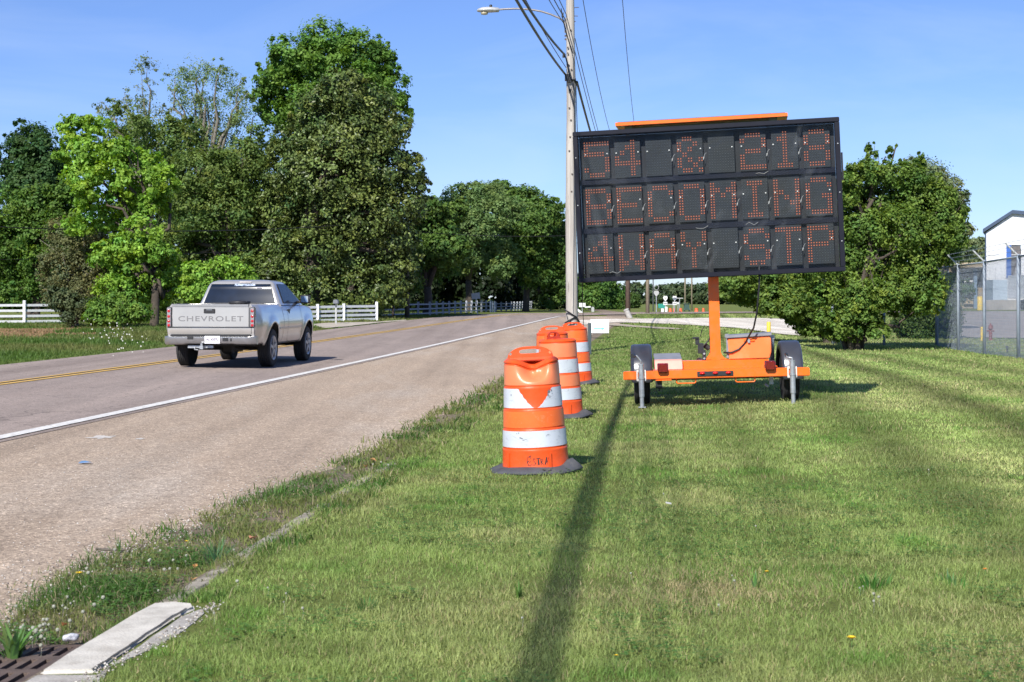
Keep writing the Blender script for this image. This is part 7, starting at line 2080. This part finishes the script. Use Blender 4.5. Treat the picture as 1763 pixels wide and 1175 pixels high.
M_BLUE = simple('trim_blue', (0.035, 0.060, 0.110), 0.5); M_BLUE2 = simple('door_blue', (0.03, 0.10, 0.35), 0.5)
m = MB()
for (a, c) in zip(prof[1:4], prof[2:5]):
    m.prism([(a[0] - (0.25 if a is prof[1] else 0), a[1] + 0.0), (c[0], c[1] + 0.0), (c[0], c[1] + 0.34), (a[0] - (0.25 if a is prof[1] else 0), a[1] + 0.34)], -0.35, 40.2, 'y')
m.build('roof', M_BLUE, bl)
m = MB(); m.box((0.0, -0.03, (BZ(401) - oz) / 2), (0.12, 0.10, BZ(401) - oz)); m.build('corner_trim', M_BLUE, bl)
m = MB()
for q in range(1, 14): m.box((q * 0.92, -0.012, 2.0), (0.05, 0.02, 4.0))
for q in (2.6, 5.2): m.box((prof[4][0] / 2 - .1, -0.016, q), (prof[4][0] - 0.5, 0.02, 0.07))
m.build('wall_seams', simple('seam_grey', (0.42, 0.43, 0.45), 0.6), bl)
m = MB(); m.box((dl + 0.22, -0.04, (dt + db) / 2), (0.44, 0.12, dt - db)); m.build('door_frame', M_BLUE2, bl)
m = MB(); m.box(((dl + dr) / 2 + .2, 0.12, (dt + db) / 2), (dr - dl - .5, 0.05, dt - db - 0.02)); m.build('roller_door', simple('door_dark', (0.11, 0.10, 0.10), 0.6, var=0.4, scale=0.8), bl)
m = MB(); m.box((BX(1741) - ox, -4.0, BZ(521) - oz - 0.22), (BX(1795) - BX(1712), 4.2, 0.9)); m.box((BX(1741) - ox, -3.95, 0.35), (BX(1790) - BX(1714), 3.9, 0.7)); m.build('loading_dock', simple('dock_concrete', (0.28, 0.26, 0.24), 0.9, var=0.25, scale=1), bl)
vx, vy = BX(1732), BY - 6
tl = empty('box_trailer', (vx, vy, g1(vx, vy))); tag(tl, 'plain white box trailer backed to the building dock', 'box trailer')
m = MB(); zt_, zb_ = CAM_H + (HY - 479) / FPX * vy, CAM_H + (HY - 519) / FPX * vy; ww_ = 36 / FPX * vy
m.box((0, 0, (zt_ + zb_) / 2), (ww_, 5.0, zt_ - zb_)); m.build('box', simple('trailer_white', (0.74, 0.75, 0.77), 0.5, var=0.05, scale=1), tl, bevel=0.03)
m = MB()
for sx in (-.7, .7):
    for q in (-1.2, 1.4): m.lathe([(0.1, -0.15), (0.36, -0.14), (0.38, 0), (0.36, 0.14), (0.1, 0.15)], 20, (sx, q, 0.38), 'x')
m.build('wheel', M_TYRE, tl)
m = MB(); m.box((0, 0, 0.80), (ww_ * .8, 4.6, 0.16)); m.build('chassis', M_UNDER, tl)
# pale blue container beside it
cx1, cy1 = BX(1702), BY - 2.5
m = MB(); zt_ = CAM_H + (HY - 487) / FPX * cy1; m.box((0, 0, zt_ / 2), (1.35, 2.2, zt_)); 
for q in range(5): m.box((-0.55 + q * 0.27, -1.12, zt_ / 2), (0.05, 0.05, zt_ - .1))
tag(m.build('container', simple('container_pale_blue', (0.36, 0.44, 0.52), 0.6, var=0.12), loc=(cx1, cy1, g1(cx1, cy1)), bevel=0.02), 'pale blue grey container standing left of the white box trailer', 'container')
# tan open shed with white beams
sx0, sy0 = (1668 - CX) / FPX * 165, 165.0
sh = empty('open_shed', (sx0, sy0, g1(sx0, sy0))); tag(sh, 'tan open shed with white cross beams and a blue post behind the fence', 'shed')
def SZ(py): return CAM_H + (HY - py) / FPX * sy0 - sh.location.z
def SX(px): return (px - 1668) / FPX * sy0
m = MB(); m.box((0, 1.0, (SZ(458) + 0) / 2), (SX(1700) - SX(1640), 0.2, SZ(458))); m.build('wall', simple('shed_tan', (0.33, 0.26, 0.17), 0.8, var=0.25, scale=0.7), sh)
m = MB(); m.box((SX(1670), 0.2, SZ(457)), (SX(1700) - SX(1640), 3.2, 0.5)); m.build('roof', simple('shed_roof', (0.42, 0.35, 0.25), 0.7), sh)
for (pa, pb, py) in ((1643, 1679, 484.5), (1658, 1682, 511.5)):
    m = MB(); m.box(((SX(pa) + SX(pb)) / 2, -0.1, SZ(py)), (SX(pb) - SX(pa), 0.15, 0.2)); m.build('beam', M_SIGNW, sh)
m = MB(); m.box((SX(1677.5), -0.3, SZ(463) / 2), (0.32, 0.3, SZ(463))); m.build('blue_post', simple('post_blue_grey', (0.16, 0.24, 0.34), 0.6), sh)
# bollards and hydrant
M_YEL = simple('safety_yellow', (0.72, 0.50, 0.04), 0.5, var=0.12, dirt=(0.4, 0.3, 0.15), dirt_scale=6, dirt_amt=0.4)
def bollard(label, px, Y, wpx, h):
    x = (px - CX) / FPX * Y; r = wpx / 2 / FPX * Y; m = MB()
    m.lathe([(r, -0.1), (r, h - r * .4), (r * .8, h - r * .1), (r * .3, h)], 18)
    tag(m.build('bollard', M_YEL, loc=(x, Y, g1(x, Y)), smooth=True, autosmooth=50), label, 'bollard', 'yellow bollards')
bollard('yellow bollard at the edge of the gravel drive behind the trailer', 1323.5, 57.5, 7, 0.55)
bollard('short yellow bollard in the yard just behind the fence post', 1691.5, 52.5, 6.5, 0.48)
bollard('wide yellow bollard beside the pale blue container', 1687, 140, 9, 1.25)
x_, y_ = XY(1705.5, 53); root = empty('fire_hydrant', (x_, y_, g1(x_, y_))); tag(root, 'dull red hydrant behind the fence beside the yellow bollard', 'hydrant')
m = MB(); m.lathe([(0.09, 0), (0.09, 0.03), (0.06, 0.05), (0.055, 0.38), (0.085, 0.40), (0.085, 0.44), (0.07, 0.52), (0.02, 0.56), (0.015, 0.60)], 16); m.build('barrel', simple('hydrant_red', (0.20, 0.045, 0.04), 0.6, var=0.2), root, smooth=True, autosmooth=40)
m = MB(); m.lathe([(0.035, -0.12), (0.035, 0.12)], 10, (0, 0, 0.33), 'x'); m.build('outlets', simple('hydrant_cap', (0.18, 0.05, 0.045), 0.6), root)

# ================================================================== small ground things near the camera
def grass_tuft(label, px, py, n_, h, w_, spread, col, seed=0, lean=0.7, name='grass_tuft', cat='weed'):
    c = G(px, py); rng = random.Random(seed); V = []; F = []; C = []
    for k in range(n_):
        a = rng.uniform(0, 6.28); r0 = abs(rng.gauss(0, spread * 0.4)); L = h * rng.uniform(0.6, 1.25); ln = rng.uniform(0.3, 1.0) * lean
        x0, y0 = r0 * math.cos(a), r0 * math.sin(a) * 1.2; sd = Vector((-math.sin(a), math.cos(a), 0)); b_ = len(V)
        cc = [q * rng.uniform(0.8, 1.25) for q in col]
        for q in range(5):
            t = q / 4; rr = ln * L * t ** 1.6; p_ = Vector((x0 + rr * math.cos(a), y0 + rr * math.sin(a), -0.01 + L * (t - 0.35 * ln * t * t)))
            ww = w_ * (1 - t ** 2) * 0.5 + 0.0004
            V += [p_ - sd * ww, p_ + sd * ww]; C += [cc, cc]
        for q in range(4): F.append((b_ + 2 * q, b_ + 2 * q + 1, b_ + 2 * q + 3, b_ + 2 * q + 2))
    o = mesh_np(name, np.array([list(v_) for v_ in V]), np.array(F), M_GRASS, None, np.array(C)); o.location = c
    return tag(o, label, cat)
grass_tuft('coarse blue green grass clump beside the sunken kerb', 372, 975, 70, 0.17, 0.006, 0.10, (0.085, 0.19, 0.075), 1, 0.8)
grass_tuft('wide bladed clump low in the right lawn', 1500, 1012, 60, 0.085, 0.009, 0.20, (0.10, 0.23, 0.05), 2, 0.6)
grass_tuft('sparse broad blades farther right in the lawn', 1640, 1005, 22, 0.075, 0.009, 0.22, (0.12, 0.25, 0.07), 3, 0.5)
grass_tuft('two pale upright leaves left of the wide clump', 1300, 1012, 8, 0.085, 0.014, 0.04, (0.16, 0.27, 0.08), 4, 0.3)
grass_tuft('long bladed grass at the curb edge farther up', 470, 858, 26, 0.11, 0.007, 0.10, (0.10, 0.20, 0.05), 5, 0.6)
grass_tuft('wispy grass bunch sticking over the shoulder edge', 206, 952, 18, 0.09, 0.004, 0.03, (0.10, 0.19, 0.05), 6, 0.4)
grass_tuft('broad leafy weed hanging over the drain grate', 22, 1135, 34, 0.15, 0.024, 0.05, (0.13, 0.24, 0.07), 7, 0.95)
grass_tuft('upright seedling weed in the left lawn', 893, 1030, 14, 0.08, 0.010, 0.04, (0.11, 0.24, 0.05), 8, 0.4)
grass_tuft('dark green weed at the edge of the mown stripe', 630, 1050, 26, 0.07, 0.006, 0.08, (0.07, 0.17, 0.04), 9, 0.6)

def dandelion(label, px, py, r, col=(0.80, 0.55, 0.02)):
    c = G(px, py, 0.03); m = MB()
    root = empty('dandelion', (c.x, c.y, c.z)); tag(root, label, 'flower', 'yellow dandelions in the grass')
    for ring in range(3):
        for k in range(14):
            a = 2 * math.pi * (k + ring * .4) / 14; rr = r * (1 - ring * .28); e = 0.35 + ring * 0.3
            p0 = Vector((0.1 * r * math.cos(a), 0.1 * r * math.sin(a), 0.045)); p1 = p0 + Vector((rr * math.cos(a), rr * math.sin(a), rr * e)); s_ = Vector((-math.sin(a), math.cos(a), 0)) * r * 0.12
            m.add([p0 - s_, p0 + s_, p1 + s_, p1 - s_], [(0, 1, 2, 3)])
    m.build('petals', simple('petal_yellow', col, 0.7, var=0.1), root)
    m = MB(); m.tube([(0, 0, 0), (0.002, 0, 0.045)], 0.0015, 5); m.build('stem', simple('stem_green', (0.1, 0.2, 0.05), 0.6), root)
dandelion('large bright dandelion low in the right lawn', 1466, 1106, 0.017)
dandelion('small dandelion left of the cable shadow end', 1061, 1136, 0.008)
dandelion('dandelion at the pavement edge above the white clover', 136, 993, 0.017)
dandelion('dandelion in the kerb weeds above the grass clump', 321, 937, 0.010)
dandelion('orange yellow bloom near the right edge of the lawn', 1696, 986, 0.011, (0.75, 0.25, 0.02))
dandelion('pale yellow bloom left of the two upright leaves', 1320, 990, 0.010)

def dead_leaf(label, px, py, s, col, rz, seed):
    c = G(px, py, 0.02); rng = random.Random(seed); m = MB(); vs = []; n_ = 12
    for k in range(n_):
        a = 2 * math.pi * k / n_; rr = s * (1 if k % 2 == 0 else 0.72) * (1 + 0.4 * math.cos(a))
        vs.append((rr * math.cos(a), rr * 0.62 * math.sin(a), 0.014 + 0.28 * s * math.sin(a * 2 + seed) + 0.012))
    vs.append((0, 0, 0.012)); m.add(vs, [(k, (k + 1) % n_, n_) for k in range(n_)])
    o = m.build('fallen_leaf', simple('dry_leaf', col, 0.8, var=0.2, scale=40), loc=(c.x, c.y, c.z + 0.015), rot=(0.1, 0.1, rz)); sd_ = o.modifiers.new('s', 'SOLIDIFY'); sd_.thickness = 0.0008
    tag(o, label, 'leaf', 'dry fallen leaves by the kerb')
dead_leaf('curled tan leaf against the kerb, nearest the slab', 332, 1003, 0.020, (0.42, 0.22, 0.10), 0.4, 1)
dead_leaf('orange brown leaf in the weeds just left of the clump', 334, 980, 0.022, (0.40, 0.20, 0.07), 1.4, 2)
dead_leaf('pinkish leaf in the gutter right of the clump', 432, 930, 0.026, (0.46, 0.22, 0.14), 0.2, 3)
dead_leaf('small red brown leaf in the clover near the grate', 108, 1082, 0.014, (0.40, 0.12, 0.05), 0.9, 4)
dead_leaf('tan leaf on the grass edge below the shoulder', 640, 795, 0.034, (0.46, 0.24, 0.10), 0.1, 5)
dead_leaf('small tan leaf beside the other on the grass edge', 629, 806, 0.026, (0.44, 0.22, 0.09), 1.9, 6)
# crumpled paper wedged at the slab
c = G(127, 1113); bm = bmesh.new(); bmesh.ops.create_icosphere(bm, subdivisions=3, radius=0.022)
for v_ in bm.verts:
    n1 = float(vnoise(v_.co.x * 60 + 3, v_.co.y * 60 + v_.co.z * 45, 1.0)); v_.co *= 0.65 + 0.7 * n1; v_.co.x *= 1.35; v_.co.z *= 0.75
me = bpy.data.meshes.new('crumpled_wrapper'); bm.to_mesh(me); bm.free(); me.materials.append(simple('wrapper', (0.45, 0.46, 0.50), 0.5, var=0.1, dirt=(0.10, 0.11, 0.16), dirt_scale=30, dirt_amt=0.9))
o = bpy.data.objects.new('crumpled_wrapper', me); COL.objects.link(o); o.location = (c.x - 0.01, c.y, c.z + 0.035); tag(o, 'crumpled white and dark wrapper lying against the slab', 'litter')
c = G(146, 802); m = MB(); m.add([(-.05, -.03, .012), (.055, -.02, .02), (.05, .05, .012), (-.04, .04, .025), (0.0, 0.01, .03)], [(0, 1, 4), (1, 2, 4), (2, 3, 4), (3, 0, 4)])
tag(m.build('litter_scrap', simple('scrap_blue', (0.10, 0.20, 0.36), 0.5), loc=(c.x, c.y, c.z + 0.01)), 'small blue scrap of litter on the shoulder', 'litter')
c = G(180, 953); m = MB(); m.tube([(-0.055, 0.02, 0.022), (0.0, 0.0, 0.020), (0.07, -0.012, 0.02)], [0.006, 0.009, 0.006], 7)
tag(m.build('stick', simple('stick_bark', (0.10, 0.085, 0.07), 0.9), loc=(c.x, c.y, c.z)), 'short dark stick at the grass edge of the shoulder', 'stick')
c = G(1151, 877); m = MB(); m.box((0, 0, 0.03), (0.034, 0.02, 0.008), (0.1, 0.2, 0.3)); tag(m.build('litter_scrap', simple('scrap_white', (0.6, 0.6, 0.58), 0.6), loc=(c.x, c.y, c.z + .01)), 'tiny white scrap in the middle of the lawn', 'litter')
# little black utility flag-box by the fence foot
c = G(1734, 608); m = MB(); m.tube([(0, 0, 0), (0, 0, 0.14)], 0.02, 8); m.box((0, 0, 0.16), (0.06, 0.05, 0.05)); tag(m.build('valve_stub', M_BLACK, loc=c), 'small black stub in the grass at the foot of the fence', 'stub')
